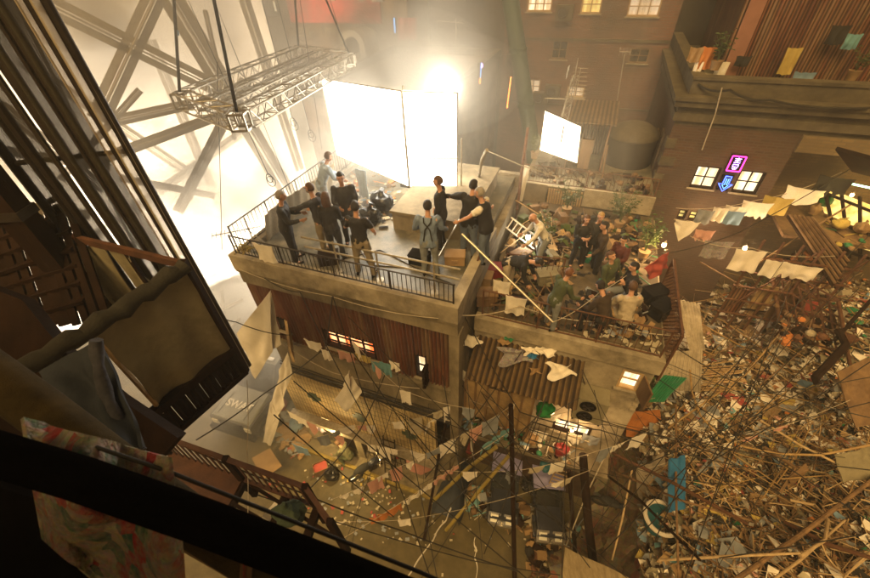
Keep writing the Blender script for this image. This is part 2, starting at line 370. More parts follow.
# ------------------------------------------------------------------ people
def remesh(mb, vox, smooth_it=2, fold=0.0, freq=7.0, seed=0):
    me = bpy.data.meshes.new('tmp'); me.from_pydata(mb.v, [], mb.f); me.validate()
    bm = bmesh.new(); bm.from_mesh(me); bmesh.ops.recalc_face_normals(bm, faces=bm.faces); bm.to_mesh(me); bm.free()
    o = bpy.data.objects.new('tmp', me); col.objects.link(o)
    md = o.modifiers.new('r', 'REMESH'); md.mode = 'VOXEL'; md.voxel_size = vox; md.adaptivity = 0
    if smooth_it:
        sm = o.modifiers.new('s', 'SMOOTH'); sm.iterations = smooth_it; sm.factor = .5
    dg = bpy.context.evaluated_depsgraph_get()
    r = bpy.data.meshes.new_from_object(o.evaluated_get(dg))
    bpy.data.objects.remove(o); bpy.data.meshes.remove(me)
    if fold:
        off = V((seed*3.1, seed*1.7, 0))
        for v in r.vertices:
            p = v.co
            k = noise.noise(V((p.x*freq, p.y*freq, p.z*freq*.55))+off)*fold + noise.noise(V((p.x*freq*2.7, p.y*freq*2.7, p.z*freq*1.3))+off)*fold*.5
            v.co = p + v.normal*k
    r.polygons.foreach_set('use_smooth', [True]*len(r.polygons))
    return r
def _dir(s, p, a):
    p = R(p); a = R(a); return V((s*math.sin(a), math.cos(a)*math.sin(p), -math.cos(a)*math.cos(p)))
def person(label, pos, yaw, group=None, h=1.84, lean=3, side=0, twist=0, aL=(8,10,15), aR=(8,10,15), lL=(2,4,4), lR=(2,4,4), hy=0, hp=0,
           hair='hair_dark', hairlen=0, top='f_black', sleeve=1.0, vest=None, legs='f_jeans', shoe='black', bulk=1.07, drop=None, bald=False, beard=None, glasses=False, seed=0, straps=None):
    """yaw: compass bearing (0 = away from the camera, 90 = to the right) the person faces. arms: (forward, outward, elbow[, inward]); legs: (forward, outward, knee)"""
    S = h/1.76
    TR = Matrix.Rotation(R(-lean), 3, 'X') @ Matrix.Rotation(R(side), 3, 'Y')
    SH = TR @ Matrix.Rotation(R(twist), 3, 'Z')
    def leg(s, l):
        hip = V((s*.095, 0, -.02)); k = hip + _dir(s, l[0], l[1])*.43; d2 = _dir(s, l[0]-l[2], l[1]*.6); a = k + d2*.42
        foot = V((s*.12, 1, 0)).normalized()
        if l[0]-l[2] < -45: foot = V((0, .55, -.8)).normalized()
        return hip, k, a, foot
    JL, JR = leg(-1, lL), leg(1, lR)
    hipz = (-min(JL[2].z, JR[2].z) + .085) if drop is None else drop
    base = V((0,0,hipz))
    waist = base + TR@V((0,0,.16)); chest = base + TR@V((0,.01,.36)); neck0 = base + TR@V((0,0,.54)); 
    HR = TR @ Matrix.Rotation(R(-hy), 3, 'Z') @ Matrix.Rotation(R(-hp + lean*.45), 3, 'X')
    neck1 = neck0 + (TR@V((0,.01,.05)) + HR@V((0,.01,.05)))
    head = neck1 + HR@V((0,.02,.105))
    def arm(s, a):
        sh = base + TR@(Matrix.Rotation(R(twist),3,'Z')@V((s*.185*bulk**.5, 0, .475))); d = SH@_dir(s, a[0], a[1]); el = sh + d*.285
        inw = a[3] if len(a) > 3 else 6
        d2 = SH@_dir(s, a[0]+a[2], a[1]-inw); wr = el + d2*.25
        return sh, el, wr, d2
    AL, AR = arm(-1, aL), arm(1, aR)
    X = Matrix.Translation(V(pos)) @ Matrix.Rotation(R(-yaw), 4, 'Z') @ Matrix.Scale(S, 4)
    t = thing('person', label, 'person', V(pos), group)
    def emit(name, me, m, parent=t):
        me.transform(Matrix.Translation(-V(pos)) @ X); me.name = name
        o = bpy.data.objects.new(name, me); col.objects.link(o); o.parent = parent; me.materials.clear(); me.materials.append(M[m]); ORG[o.name] = V(pos); return o
    # --- body
    b = MB(); B3 = bulk
    pel = base + V((0,-.01,-.02))
    def ring(c, rx, ry, rot, k=16): return [c + rot@V((rx*math.cos(2*PI*i/k), ry*math.sin(2*PI*i/k), 0)) for i in range(k)]
    def loft(mb, rings):
        n = len(rings[0]); vs = [p for r in rings for p in r]; fs = []
        for i in range(len(rings)-1):
            for k in range(n): fs.append((i*n+k, i*n+(k+1)%n, (i+1)*n+(k+1)%n, (i+1)*n+k))
        fs.append(tuple(range(n-1,-1,-1))); fs.append(tuple((len(rings)-1)*n+k for k in range(n))); mb.add(vs, fs)
    def torso(mb, e, lo=-.12, shw=1.0):
        I = Matrix.Identity(3)
        loft(mb, [ring(base+V((0,-.005,lo)), .155*B3+e, .115*B3+e, I), ring(base+V((0,-.01,0)), .165*B3+e, .12*B3+e, I), ring(waist, .145*B3+e, .105*B3+e, TR),
                  ring(chest, .168*B3+e, .115*B3+e, TR), ring(base+SH@V((0,0,.45)), .185*B3*shw+e, .10*B3+e, SH), ring(base+SH@V((0,-.005,.505)), .12+e, .07+e, SH), ring(neck0, .062+e*.5, .06+e*.5, TR)])
    torso(b, -.012)
    for s, (hip, k, a, ft), nm in ((-1, JL, 'l'), (1, JR, 'r')):
        hip, k, a = base+hip, base+k, base+a
        b.path([hip, hip.lerp(k,.5), k], [.088*B3, .072*B3, .055], 10); b.path([k, k.lerp(a,.35), a], [.055, .056, .036], 10); b.ell(k, (.055,.055,.055), 10, 7)
        b.ell(a+ft*.06+V((0,0,-.045)), (.042,.115,.035), 10, 7, ft.to_track_quat('Y','Z').to_matrix()); b.path([a, a+V((0,0,-.05))], .036, 8)
    for s, (sh, el, wr, d2) in ((-1, AL), (1, AR)):
        b.ell(sh, (.062*B3,)*3, 10, 7); b.path([sh, sh.lerp(el,.5), el], [.055*B3, .05*B3, .04], 10); b.ell(el, (.041,)*3, 8, 6); b.path([el, el.lerp(wr,.3), wr], [.041, .042, .027], 10)
        # hand: palm, four curled fingers of unequal length, a thumb from the side of the palm
        inwd = (SH@V((-s,0,0))); inwd = (inwd - d2*inwd.dot(d2)).normalized(); fw = d2.cross(inwd)*s
        if fw.dot(SH@V((0,1,0))) < 0: fw = -fw
        pc = wr + d2*.05
        rot = Matrix((fw, inwd, d2)).transposed()
        b.ell(pc, (.042,.018,.058), 10, 7, rot)
        for q, (o_, L_) in enumerate(((.031,.066),(.011,.076),(-.010,.071),(-.030,.056))):
            p0 = wr + d2*.09 + fw*o_; p1 = p0 + (d2*.9+inwd*.35).normalized()*L_*.55; p2 = p1 + (d2*.55+inwd*.85).normalized()*L_*.5
            b.path([p0-d2*.02, p0, p1, p2], [.0105,.0105,.0098,.008], 6)
        p0 = wr + d2*.03 + fw*.03; p1 = p0 + (d2*.6+fw*.75).normalized()*.042; p2 = p1 + (d2*.9+inwd*.3).normalized()*.034
        b.path([wr+d2*.03, p0, p1, p2], [.014,.014,.011,.0085], 6)
    b.path([neck0 - TR@V((0,0,.05)), neck0, neck1, neck1+HR@V((0,.01,.04))], [.065,.055,.052,.055], 12)
    def hpnt(x, y, z): return head + HR@V((x,y,z))
    b.ell(hpnt(0,-.008,.012), (.076,.094,.108), 18, 12, HR)
    b.ell(hpnt(0,.026,-.052), (.056,.062,.062), 14, 9, HR)           # jaw and chin
    b.path([hpnt(0,.082,.022), hpnt(0,.108,-.022), hpnt(0,.088,-.032)], [.010,.016,.012], 8)  # nose
    b.path([hpnt(-.05,.078,.036), hpnt(0,.09,.04), hpnt(.05,.078,.036)], .012, 6)               # brow
    b.path([hpnt(-.022,.083,-.058), hpnt(0,.09,-.057), hpnt(.022,.083,-.058)], .009, 6)          # lips
    for s in (-1,1): b.ell(hpnt(s*.078,-.005,-.004), (.012,.022,.032), 8, 6, HR)
    emit('body', remesh(b, .010, 2), 'skin')
    for s in (-1,1):
        e = MB(); e.ell(hpnt(s*.031,.083,.012), (.013,.008,.008), 8, 6, HR); me = mesh_from(e, 'eye', V((0,0,0))); emit('eye', me, 'eye')
    if glasses:
        e = MB()
        for s in (-1,1): e.path([hpnt(s*.033+.024*math.cos(k*PI/5), .1, .012+.018*math.sin(k*PI/5)) for k in range(11)], .003, 5); e.path([hpnt(s*.057,.1,.014), hpnt(s*.082,.0,.018)], .0025, 5)
        emit('glasses', mesh_from(e, 'glasses', V((0,0,0))), 'black')
    # --- hair
    if not bald:
        e = MB(); g = .013
        keep = lambda p: not (p.y > .015 and p.z < .048) and p.z > -.062
        e.ell(hpnt(0,-.012,.016), (.078+g,.096+g,.106+g), 26, 20, HR, keep)
        me = mesh_from(e, 'hair', V((0,0,0)))
        if True:
            for v in me.vertices:
                v.co += V((noise.noise(v.co*28+V((seed,0,0))), noise.noise(v.co*28+V((9,seed,0))), noise.noise(v.co*28+V((0,5,seed)))))*.007
        if hairlen:
            bm = bmesh.new(); bm.from_mesh(me)
            bm.to_mesh(me); bm.free()
        ho = emit('hair', me, hair)
        if hairlen:
            e = MB()
            for q in range(15):
                a = -PI*.08 - PI*.84*q/14
                r0 = hpnt(math.cos(a)*.082, -.01+math.sin(a)*.1, .01); dn = V((0,0,-1)); 
                e.path([r0+V((0,0,.03)), r0+dn*.08+(r0-head)*.12, r0+dn*hairlen*.6+(r0-head)*.18, r0+dn*hairlen*(.85+.15*random.random())+(r0-head)*.1], [.020,.022,.02,.006], 7)
            emit('hair_length', mesh_from(e, 'hair_length', V((0,0,0))), hair, ho)
    if beard:
        e = MB(); e.ell(hpnt(0,.034,-.062), (.061,.066,.058), 16, 10, HR, lambda p: p.z < .018 and p.y > -.03); emit('beard', mesh_from(e, 'beard', V((0,0,0))), beard)
    # --- clothes
    c = MB(); e_ = .012
    torso(c, e_, -.14 if not vest else -.09, 1.03)
    for s, (sh, el, wr, d2) in ((-1, AL), (1, AR)):
        c.ell(sh, (.075*B3,)*3, 12, 8)
        if sleeve >= 1:
            c.path([sh, sh.lerp(el,.5), el], [.073*B3,.066*B3,.058], 12); c.ell(el, (.058,)*3, 10, 7); c.path([el, el.lerp(wr,.5), wr-d2*.01], [.058,.053,.043], 12)
        else:
            c.path([sh, sh.lerp(el, sleeve*.5), sh.lerp(el, sleeve)], [.074*B3,.07*B3,.068], 12)
    emit('jacket' if sleeve >= 1 else 'shirt', remesh(c, .016, 3, .024, 8, seed), top)
    if vest:
        c = MB(); torso(c, e_+.02, -.12, .96); emit('vest', remesh(c, .018, 2, .008, 8, seed), vest)
    if straps:
        c = MB()
        for s in (-1,1): c.path([base+TR@V((s*.09,-.135*B3,.04)), base+TR@V((s*.05,-.14*B3,.3)), base+TR@V((-s*.07,-.13*B3,.46)), base+TR@V((-s*.08,-.07,.53))], .014, 6)
        emit('brace', mesh_from(c, 'brace', V((0,0,0))), straps)
    c = MB()
    I = Matrix.Identity(3)
    loft(c, [ring(base+V((0,-.005,-.15)), .15*B3, .12*B3, I), ring(base+V((0,-.008,-.02)), .172*B3, .13*B3, I), ring(base+TR@V((0,0,.10)), .158*B3, .118*B3, TR)])
    for s, (hip, k, a, ft) in ((-1, JL), (1, JR)):
        hip, k, a = base+hip, base+k, base+a
        c.path([hip, hip.lerp(k,.5), k], [.10*B3,.088*B3,.074], 12); c.ell(k, (.074,)*3, 10, 7); c.path([k, k.lerp(a,.5), a+(a-k).normalized()*.03], [.074,.068,.062], 12)
    emit('trousers', remesh(c, .016, 3, .020, 7, seed+3), legs)
    for s, (hip, k, a, ft) in ((-1, JL), (1, JR)):
        a = base+a; c = MB(); rot = ft.to_track_quat('Y','Z').to_matrix()
        def fn(u, v, a=a, rot=rot):
            t = 2*PI*u; y = -.09+.28*v; w = .045*(1-.25*abs(v-.6)*2)*(math.sin(PI*min(1,max(0,v*.9+.06))))**.35; hh = .05*(1-.45*v)
            return a+rot@V((w*math.cos(t), y, -.05+hh*math.sin(t)*(1 if math.sin(t)>0 else .6)))
        c.grid(fn, 12, 8); emit('shoe', mesh_from(c, 'shoe', V((0,0,0))), shoe)
    return t
PEOPLE = 1
# ------------------------------------------------------------------ ground
g = MB(); g.add([(-160,-160,-.004),(160,-160,-.004),(160,160,-.004),(-160,160,-.004)], [(0,1,2,3)]); struct('ground', g, M['ground'])
g = MB(FB); g.add([(-16,-6.5,0),(7,-6.5,0),(7,2.2,0),(-16,2.2,0)], [(0,1,2,3)]); struct('street', g, M['street'])
g = MB(FB); g.box(-6.4,-.2,-.62,-.5,0,.12); struct('kerb', g, mat('yellow kerb paint', (.30,.22,.05), (.14,.10,.03), 6))
g = MB(FB); g.box(-6.4,-.2,-.5,-.02,0.002,.10); struct('pavement', g, M['concrete'])

# ------------------------------------------------------------------ helpers for facades (local axes: x along the wall, y into it, z up)
def corr(mb, x0, x1, z0, z1, y, holes=(), pitch=.11, amp=.022, dz=None):
    "corrugated sheet facing -y with rectangular openings"
    n = max(8, int((x1-x0)/(pitch/6))); pr = None
    for i in range(n):
        a = x0+(x1-x0)*i/n; b = x0+(x1-x0)*(i+1)/n; m = (a+b)/2
        iv = [(z0, z1)]
        for hx0, hx1, hz0, hz1 in holes:
            if hx0 < m < hx1:
                nv = []
                for s, e in iv:
                    if hz0 > s: nv.append((s, min(e, hz0)))
                    if hz1 < e: nv.append((max(s, hz1), e))
                iv = nv
        ya = y + amp*math.sin(2*PI*a/pitch); yb = y + amp*math.sin(2*PI*b/pitch)
        for s, e in iv:
            if e-s > .001: mb.add([(a,ya,s),(b,yb,s),(b,yb,e),(a,ya,e)], [(0,1,2,3)])
    return mb
def wallholes(mb, x0, x1, y0, y1, z0, z1, holes):
    "solid wall made of blocks round rectangular openings"
    xs = sorted({x0, x1, *[h[0] for h in holes], *[h[1] for h in holes]})
    for a, b in zip(xs, xs[1:]):
        m = (a+b)/2; iv = [(z0, z1)]
        for hx0, hx1, hz0, hz1 in holes:
            if hx0 < m < hx1:
                nv = []
                for s, e in iv:
                    if hz0 > s: nv.append((s, min(e, hz0)))
                    if hz1 < e: nv.append((max(s, hz1), e))
                iv = nv
        for s, e in iv: 
            if e-s > .001: mb.box(a, b, y0, y1, s, e)
    return mb
def window(parent, fr, x0, x1, z0, z1, y, pane, framem='iron', nx=2, nz=2, bw=.045, depth=.12, sill=True, label=None):
    "a real window in an opening: lit pane set back, frame with glazing bars, a sill"
    w = MB(fr)
    for a, b, c, d in ((x0,x0+bw,z0,z1),(x1-bw,x1,z0,z1),(x0+bw,x1-bw,z0,z0+bw),(x0+bw,x1-bw,z1-bw,z1)): w.box(a,b,y-.03,y+depth,c,d)
    for i in range(1,nx): a = x0+(x1-x0)*i/nx; w.box(a-bw*.35,a+bw*.35,y+.02,y+.06,z0+bw,z1-bw)
    for j in range(1,nz): a = z0+(z1-z0)*j/nz; w.box(x0+bw,x1-bw,y+.022,y+.058,a-bw*.3,a+bw*.3)
    f = part('window', w, M[framem], parent, label)
    p = MB(fr); p.box(x0+.005,x1-.005,y+depth-.03,y+depth-.01,z0+.005,z1-.005); part('pane', p, pane, f)
    if sill:
        s = MB(fr); s.box(x0-.06,x1+.06,y-.11,y-.032,z0-.05,z0); part('sill', s, M['concrete_pale'], f)
    return f
def rail(name, label, P, h=.55, gap=.11, post=1.2, m='iron', r=.009, cat='railing', top=.018, lean=0, group=None, rails=(0.06,1.0)):
    "iron railing along a polyline of base points; posts, two rails, thin bars"
    t = thing(name, label, cat, P[0], group); a = MB(); b = MB(); posts = []
    for p, q in zip(P, P[1:]):
        p = V(p); q = V(q); L = (q-p).length; up = V((0,0,h))
        n = max(1, int(L/post)); k = max(1, int(L/gap))
        
        for i in range(n+1): s = p.lerp(q, i/n); posts.append((s, s+up*1.03))
        for f in rails: a.tube(p+up*f, q+up*f, top, n=6)
        for i in range(1,k): s = p.lerp(q, i/k); b.tube(s+up*.05+V((random.gauss(0,.006),random.gauss(0,.006),0)), s+up*.99, r, n=5)
    part('handrail', a, M[m], t); part('baluster', b, M[m], t)
    for s, e in posts: c = MB(); c.tube(s, e, top*1.1, n=6); part('post', c, M[m], t)
    return t

# ------------------------------------------------------------------ the house with the concrete parapet
h = thing('concrete_house', 'concrete and rusty corrugated iron house with flat roof full of people', 'house', B(-2.9,3,0))
x0, x1, dp = -5.9, 0.0, 6.9
m = MB(FB); m.box(x0+.25,x1-.12,.26,dp-.2,8.94,9.22); part('roof', m, M['deck'], h)
m = MB(FB); m.box(x0-.06,x1+.12,-.10,.16,8.93,9.40); m.box(x0-.06,x0+.24,.16,dp,8.93,9.38); m.box(x1-.12,x1+.12,.16,3.2,8.93,9.39); m.box(x0+.24,x1+.1,dp-.2,dp,8.93,9.3)
part('parapet', m, M['concrete_pale'], h)
m = MB(FB); m.box(x0-.02,x1+.10,-.05,.24,8.48,8.93); m.box(x0-.02,x0+.24,.24,dp,8.48,8.93); m.box(x1-.12,x1+.10,.24,dp,8.48,8.93)
m.box(x0-.05,x1+.11,-.085,-.05,8.86,8.93); part('fascia', m, M['concrete'], h)
H1 = (-3.82,-2.20,6.62,7.34); H2 = (-1.06,-.74,6.46,7.36); H3 = (-5.36,-5.02,6.75,7.30)
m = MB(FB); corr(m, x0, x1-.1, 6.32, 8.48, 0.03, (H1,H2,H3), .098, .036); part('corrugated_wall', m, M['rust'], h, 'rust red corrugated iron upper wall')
m = MB(FB); m.box(x0,x0+.12,.08,dp,0,8.48); m.box(x1-.12,x1,.3,dp,0,8.48); m.box(x0+.12,x1-.12,dp-.15,dp,0,8.48); part('wall', m, M['concrete'], h)
m = MB(FB)
for hh in (H1,H2,H3): m.box(hh[0]-.1,hh[1]+.1,.26,.30,hh[2]-.1,hh[3]+.1)
part('lining', m, M['wooddark'], h)
window(h, FB, *H1[:2], *H1[2:], .05, E['winorange'], 'wooddark', 4, 3, .06, .16, label='wide window with orange curtains')
window(h, FB, *H2[:2], *H2[2:], .05, E['win'], 'wooddark', 1, 2, .04, .16)
window(h, FB, *H3[:2], *H3[2:], .05, E['win'], 'wooddark', 2, 1, .04, .16)
# open shutters
m = MB(FB)
for k in range(3): m.box(-.76+.01*k,-.70+.01*k,-.28+.1*k,-.24+.1*k,6.45,7.15)
for z in (6.45,6.78,7.1): m.box(-.76,-.68,-.30,.0,z,z+.05)
part('shutter', m, M['wooddark'], h)
m = MB(FB); m.hexa([V(p) for p in ((-5.08,-.02,6.7),(-4.98,-.02,6.7),(-4.70,-.5,6.1),(-4.80,-.5,6.1))],[V(p) for p in ((-5.08,.02,7.25),(-4.98,.02,7.25),(-4.70,-.46,6.6),(-4.80,-.46,6.6))]); part('shutter', m, M['woodpale'], h)
m = MB(FB); wallholes(m, x0, x1-.12, .0, .25, 4.62, 6.32, []); m.box(x0-.02,x1-.1,-.07,0,6.22,6.31); part('lower_wall', m, M['concrete'], h)
m = MB(FB); m.box(x1-.12,x1+.13,-.02,.30,0,8.48); part('column', m, M['concrete'], h)
# service pipes and cables sagging on the wall
m = MB(FB)
for k in range(7):
    z = 4.72+.075*k; sag = .05+.05*random.random()
    m.path([(x0+(5.8*i/14), -.06-.02*(k%3), z - sag*math.sin(PI*i/14)*(1+.3*math.sin(i*2.1+k))) for i in range(15)], .014+.008*(k%2), 6)
part('wall_cable', m, M['cable'], h)
# tiled shop wall with three cross emblems, ledge, and shop front
m = MB(FB); m.box(-6.1,-.55,-.16,-.003,2.42,4.62); part('tile_wall', m, M['tile'], h, 'cream tiled wall with dark cross emblems')
for cx, cz in ((-4.95,3.72),(-3.25,3.42),(-1.45,3.42)):
    m = MB(FB); a, b = .26, .10
    for s in (1,): 
        m.box(cx-a,cx+a,-.172,-.162,cz-b,cz+b); m.box(cx-b*1.3,cx+b*1.3,-.172,-.162,cz+b,cz+a); m.box(cx-b*1.3,cx+b*1.3,-.172,-.162,cz-a,cz-b)
    part('cross_emblem', m, M['cross'], h)
m = MB(FB); m.box(-6.2,-.45,-.42,-.17,2.30,2.42); m.box(-6.2,-.45,-.44,-.40,2.2,2.40); part('ledge', m, M['ironpale'], h)
for q in ((-6.1,-5.7,-.1,.2,0,2.3),(-3.9,-3.6,-.1,.2,0,2.3),(-1.0,-.13,-.1,.25,0,2.3)): m = MB(FB); m.box(*q); part('shop_pier', m, M['concrete'], h)
m = MB(FB); m.box(-3.6,-1.0,-.05,.2,0,.5); part('shop_counter', m, M['concrete'], h)
m = MB(FB); m.box(-5.7,-3.9,.15,.2,0,2.3); m.box(-3.6,-1.0,.22,.26,.5,2.3); part('shop_backing', m, M['wooddark'], h)
m = MB(FB)
for i in range(14): x = -3.55+i*.19; m.box(x-.012,x+.012,-.09,-.066,.5,2.28)
for z in (.7,1.2,1.7,2.2): m.box(-3.6,-1.0,-.066,-.05,z,z+.03)
part('security_grille', m, M['iron'], h)
m = MB(FB)
for i in range(12): 
    x = -3.4+.19*i; m.obox((x,.08,1.0+.35*(i%3)), (.14,.16,.25+.1*(i%2)))
part('shop_goods', m, M['clothred'], h)

# roof railing, woven mat, pipes
P0 = [B(-.30,.30,9.38), B(-5.62,.30,9.38)]
rail('railing', 'thin dark roof railing along the front parapet of the flat roof', [B(-.02,.03,9.40), B(-5.80,.03,9.40)], .52, .105)
rail('railing', 'dark roof railing running back along the smoky side of the flat roof', [B(-5.78,.1,9.38), B(-5.78,6.7,9.38)], .75, .13)
rail('railing', 'roof railing along the rear of the flat roof behind the rubbish', [B(-5.6,6.75,9.2), B(-2.9,6.75,9.2)], .8, .12, m='ironpale')
m = MB(); 
def mat_pt(u, v):
    p = B(-5.62+.25*v, .9+3.3*u, 9.22+.85*v); return p + E1*(.02*math.sin(u*60))+V((0,0,.04*math.sin(u*7)))
m.solidgrid(mat_pt, 90, 8, .02); single('woven_mat', m, mat('woven rattan', (.33,.25,.13), (.13,.09,.045), 40, .8, .5), 'long woven rattan mat standing inside the side railing of the roof', 'mat')
t = thing('pipe_barrier', 'two pale scaffold pipes forming a waist high barrier behind the front railing', 'barrier', B(-3.0,.45,8.98))
pa, pb = at(311,227,10.05), at(452,256,10.05); 
d0 = lc(pa); d1 = lc(pb)
pa = B(d0.x, .42, 10.02); pb = B(d1.x+.3, .42, 10.02)
m = MB(); m.tube(pa, pb, .024, n=8); part('upper_pipe', m, M['ironpale'], t)
m = MB(); m.tube(pa-V((0,0,.27)), pb-V((0,0,.27)), .024, n=8); part('lower_pipe', m, M['ironpale'], t)
for f in (.22,.5,.85):
    m = MB(); q = pa.lerp(pb, f); m.tube(V((q.x,q.y,9.22)), q+V((0,0,.05)), .022, n=8); m.lathe((q.x,q.y,9.22), [(.10,0),(.10,.012),(.03,.014)], 10); part('upright', m, M['ironpale'], t)
# raised plinth on the roof
m = MB(FB); m.box(-2.62,-.55,2.55,5.9,9.22,9.72); m.box(-2.66,-.5,2.50,5.95,9.72,9.80)
single('roof_plinth', m, M['concrete'], 'square concrete plinth on the flat roof below the bright screens', 'plinth')
m = MB(FB); m.box(-3.5,-2.6,4.9,5.7,9.22,9.5); m.box(-3.3,-2.7,4.95,5.6,9.5,9.8); single('equipment_case', m, M['wooddark'], 'dark equipment case on the roof beside the plinth', 'case')
# ------------------------------------------------------------------ the lower terrace to the right of the house
TZ = 7.95
t = thing('terrace_house', 'pale concrete house with a crowded railed terrace and tilted lit window', 'house', B(2.4,4,0))
m = MB(FB); m.box(.15,4.5,1.46,7.65,TZ-.16,TZ); part('terrace_floor', m, mat('grimy terrace floor', (.10,.075,.045), (.05,.037,.022), 1.6, .8, .3, dirt=(.16,.12,.07)), t)
m = MB(FB); m.box(.14,4.56,1.22,1.46,7.45,7.90); m.box(4.32,4.56,1.46,7.6,7.5,7.88); part('coping', m, M['concrete_pale'], t)
HW = (3.84,4.30,6.60,7.28); HS = (2.7,3.75,3.9,4.5)
m = MB(FB); wallholes(m, .14, 4.5, 1.30, 1.46, 2.6, 7.45, (HW,HS)); m.box(4.34,4.5,1.46,7.6,0,7.5); m.box(.14,.3,1.46,7.6,0,7.5); part('wall', m, M['concrete_pale'], t)
m = MB(FB); m.box(.3,4.34,1.7,1.75,0,7.4); part('lining', m, M['wooddark'], t)
window(t, FB, *HW, 1.32, E['win'], 'woodpale', 1, 2, .05, .12, label='small bright window with open tilted shutter')
m = MB(FB); m.hexa([V(p) for p in ((4.30,1.25,6.60),(4.34,1.25,6.60),(4.50,.85,6.55),(4.46,.85,6.55))],[V(p) for p in ((4.30,1.25,7.28),(4.34,1.25,7.28),(4.50,.85,7.2),(4.46,.85,7.2))]); part('shutter', m, M['wood'], t)
window(t, FB, *HS, 1.32, E['win'], 'wooddark', 3, 1, .05, .12)
m = MB(FB)
for k in range(4): m.box(4.36,4.49,1.24,1.297,6.5-.22*k,6.56-.22*k)
part('wall_rung', m, M['concrete_pale'], t)
# lower shopfront with shelves of junk, cages
m = MB(FB); m.box(.3,4.5,1.32,1.42,0,2.6); part('shop_front', m, M['rustdark'], t)
m = MB(FB); m.box(-.05,4.45,.55,1.28,3.30,3.40); m.box(-.05,4.45,.5,.56,3.28,3.46); part('balcony_slab', m, M['concrete'], t)
# corrugated awning
m = MB(FB); n = 200
def awn(u, v): 
    x = .22+2.75*u; return (x, 1.28-1.12*v, 7.22-.48*v + .03*math.sin(2*PI*x/.14))
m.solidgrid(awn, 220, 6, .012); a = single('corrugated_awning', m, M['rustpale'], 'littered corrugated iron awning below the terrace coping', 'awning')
m = MB(FB)
for x in (.4,1.6,2.8): m.tube((x,.2,6.72),(x,1.29,6.3),.02,n=6); m.tube((x,.18,6.7),(x,1.29,7.16),.02,n=6)
part('bracket', m, M['iron'], a)
# timber and sheet infill under the awning
for q in ((.22,.80,.30,.34,4.9,6.5),(.84,1.42,.32,.36,4.75,6.35),(1.46,2.0,.30,.34,4.9,6.6)): m = MB(FB); m.box(*q); part('partition', m, M['ply'], t)
m = MB(FB)
for x in (.22,.5,.82,1.12,1.44,1.72,2.0): m.box(x-.025,x+.025,.262,.298,4.7,6.55)
m.box(.2,2.05,.26,.30,5.5,5.56) if False else None
part('batten', m, M['wood'], t)
m = MB(FB)
for i in range(6): x = 2.08+.18*i; m.box(x,x+.018,.24,.258,4.7,5.6)
for z in (4.7,5.2,5.6): m.box(2.05,3.02,.22,.24,z,z+.025)
part('cage', m, M['iron'], t, 'iron balcony cage under the awning')
# air conditioner with two fans
ac = thing('air_conditioner', 'bulky drab air conditioner with two dark fans on the terrace house wall', 'air conditioner', B(3.45,.95,5.3))
m = MB(FB); m.box(3.0,3.75,.75,1.25,5.55,6.45); part('cabinet', m, M['tarp'], ac)
for z in (5.78,6.22):
    m = MB(FB); 
    rot = Matrix.Rotation(PI/2,4,'X'); m2 = MB(FB @ Matrix.Translation((3.30,.745,z)) @ rot)
    m2.lathe((0,0,0),[(.19,0),(.20,.02),(.17,.03),(.16,.005)],20); g = part('fan_grille', m2, M['black'], ac)
    m2 = MB(FB @ Matrix.Translation((3.30,.715,z)) @ rot)
    for k in range(5):
        a = k*2*PI/5; m2.add([(0,0,0),(.15*math.cos(a),.15*math.sin(a),.005),(.15*math.cos(a+.7),.15*math.sin(a+.7),.02)],[(0,1,2)])
    m2.lathe((0,0,-.005),[(.03,0),(.03,.03)],10); part('fan_blade', m2, M['iron'], g)
m = MB(FB); m.bar((3.05,1.29,5.5),(3.05,.75,5.5),.04); m.bar((3.7,1.29,5.5),(3.7,.75,5.5),.04); part('bracket', m, M['iron'], ac)

# terrace railings
rail('railing', 'dark railing along the front of the crowded terrace, hung with laundry', [B(.30,1.36,7.90), B(4.44,1.36,7.90)], .85, .14, m='ironrust')
# rusty diamond mesh screen on the right of the terrace
t = thing('mesh_screen', 'rusty diamond mesh screen standing on the right edge of the terrace', 'screen', B(4.62,3.2,TZ))
A_, B_ = B(4.60,1.3,7.2), B(4.62,4.1,7.2); C_, D_ = B(4.60,1.3,8.75), B(4.62,4.1,8.75)
m = MB(); 
for p, q in ((A_,B_),(B_,D_),(D_,C_),(C_,A_)): m.bar(p,q,.05)
part('frame', m, M['ironrust'], t)
m = MB(); W_ = (B_-A_); L_ = W_.length; ex = W_.normalized(); hh = 1.55; g = .125
k = -hh
while k < L_:
    for s in (1,-1):
        a, b = (k, k+hh) ; 
        pts = []
        t0 = max(0, -a)/hh; t1 = min(1, (L_-a)/hh)
        if t1 > t0:
            p = A_ + ex*(a+hh*t0) + V((0,0,hh*(t0 if s>0 else 1-t0))); q = A_ + ex*(a+hh*t1) + V((0,0,hh*(t1 if s>0 else 1-t1))); m.bar(p, q, .014)
    k += g
part('mesh', m, M['ironrust'], t)

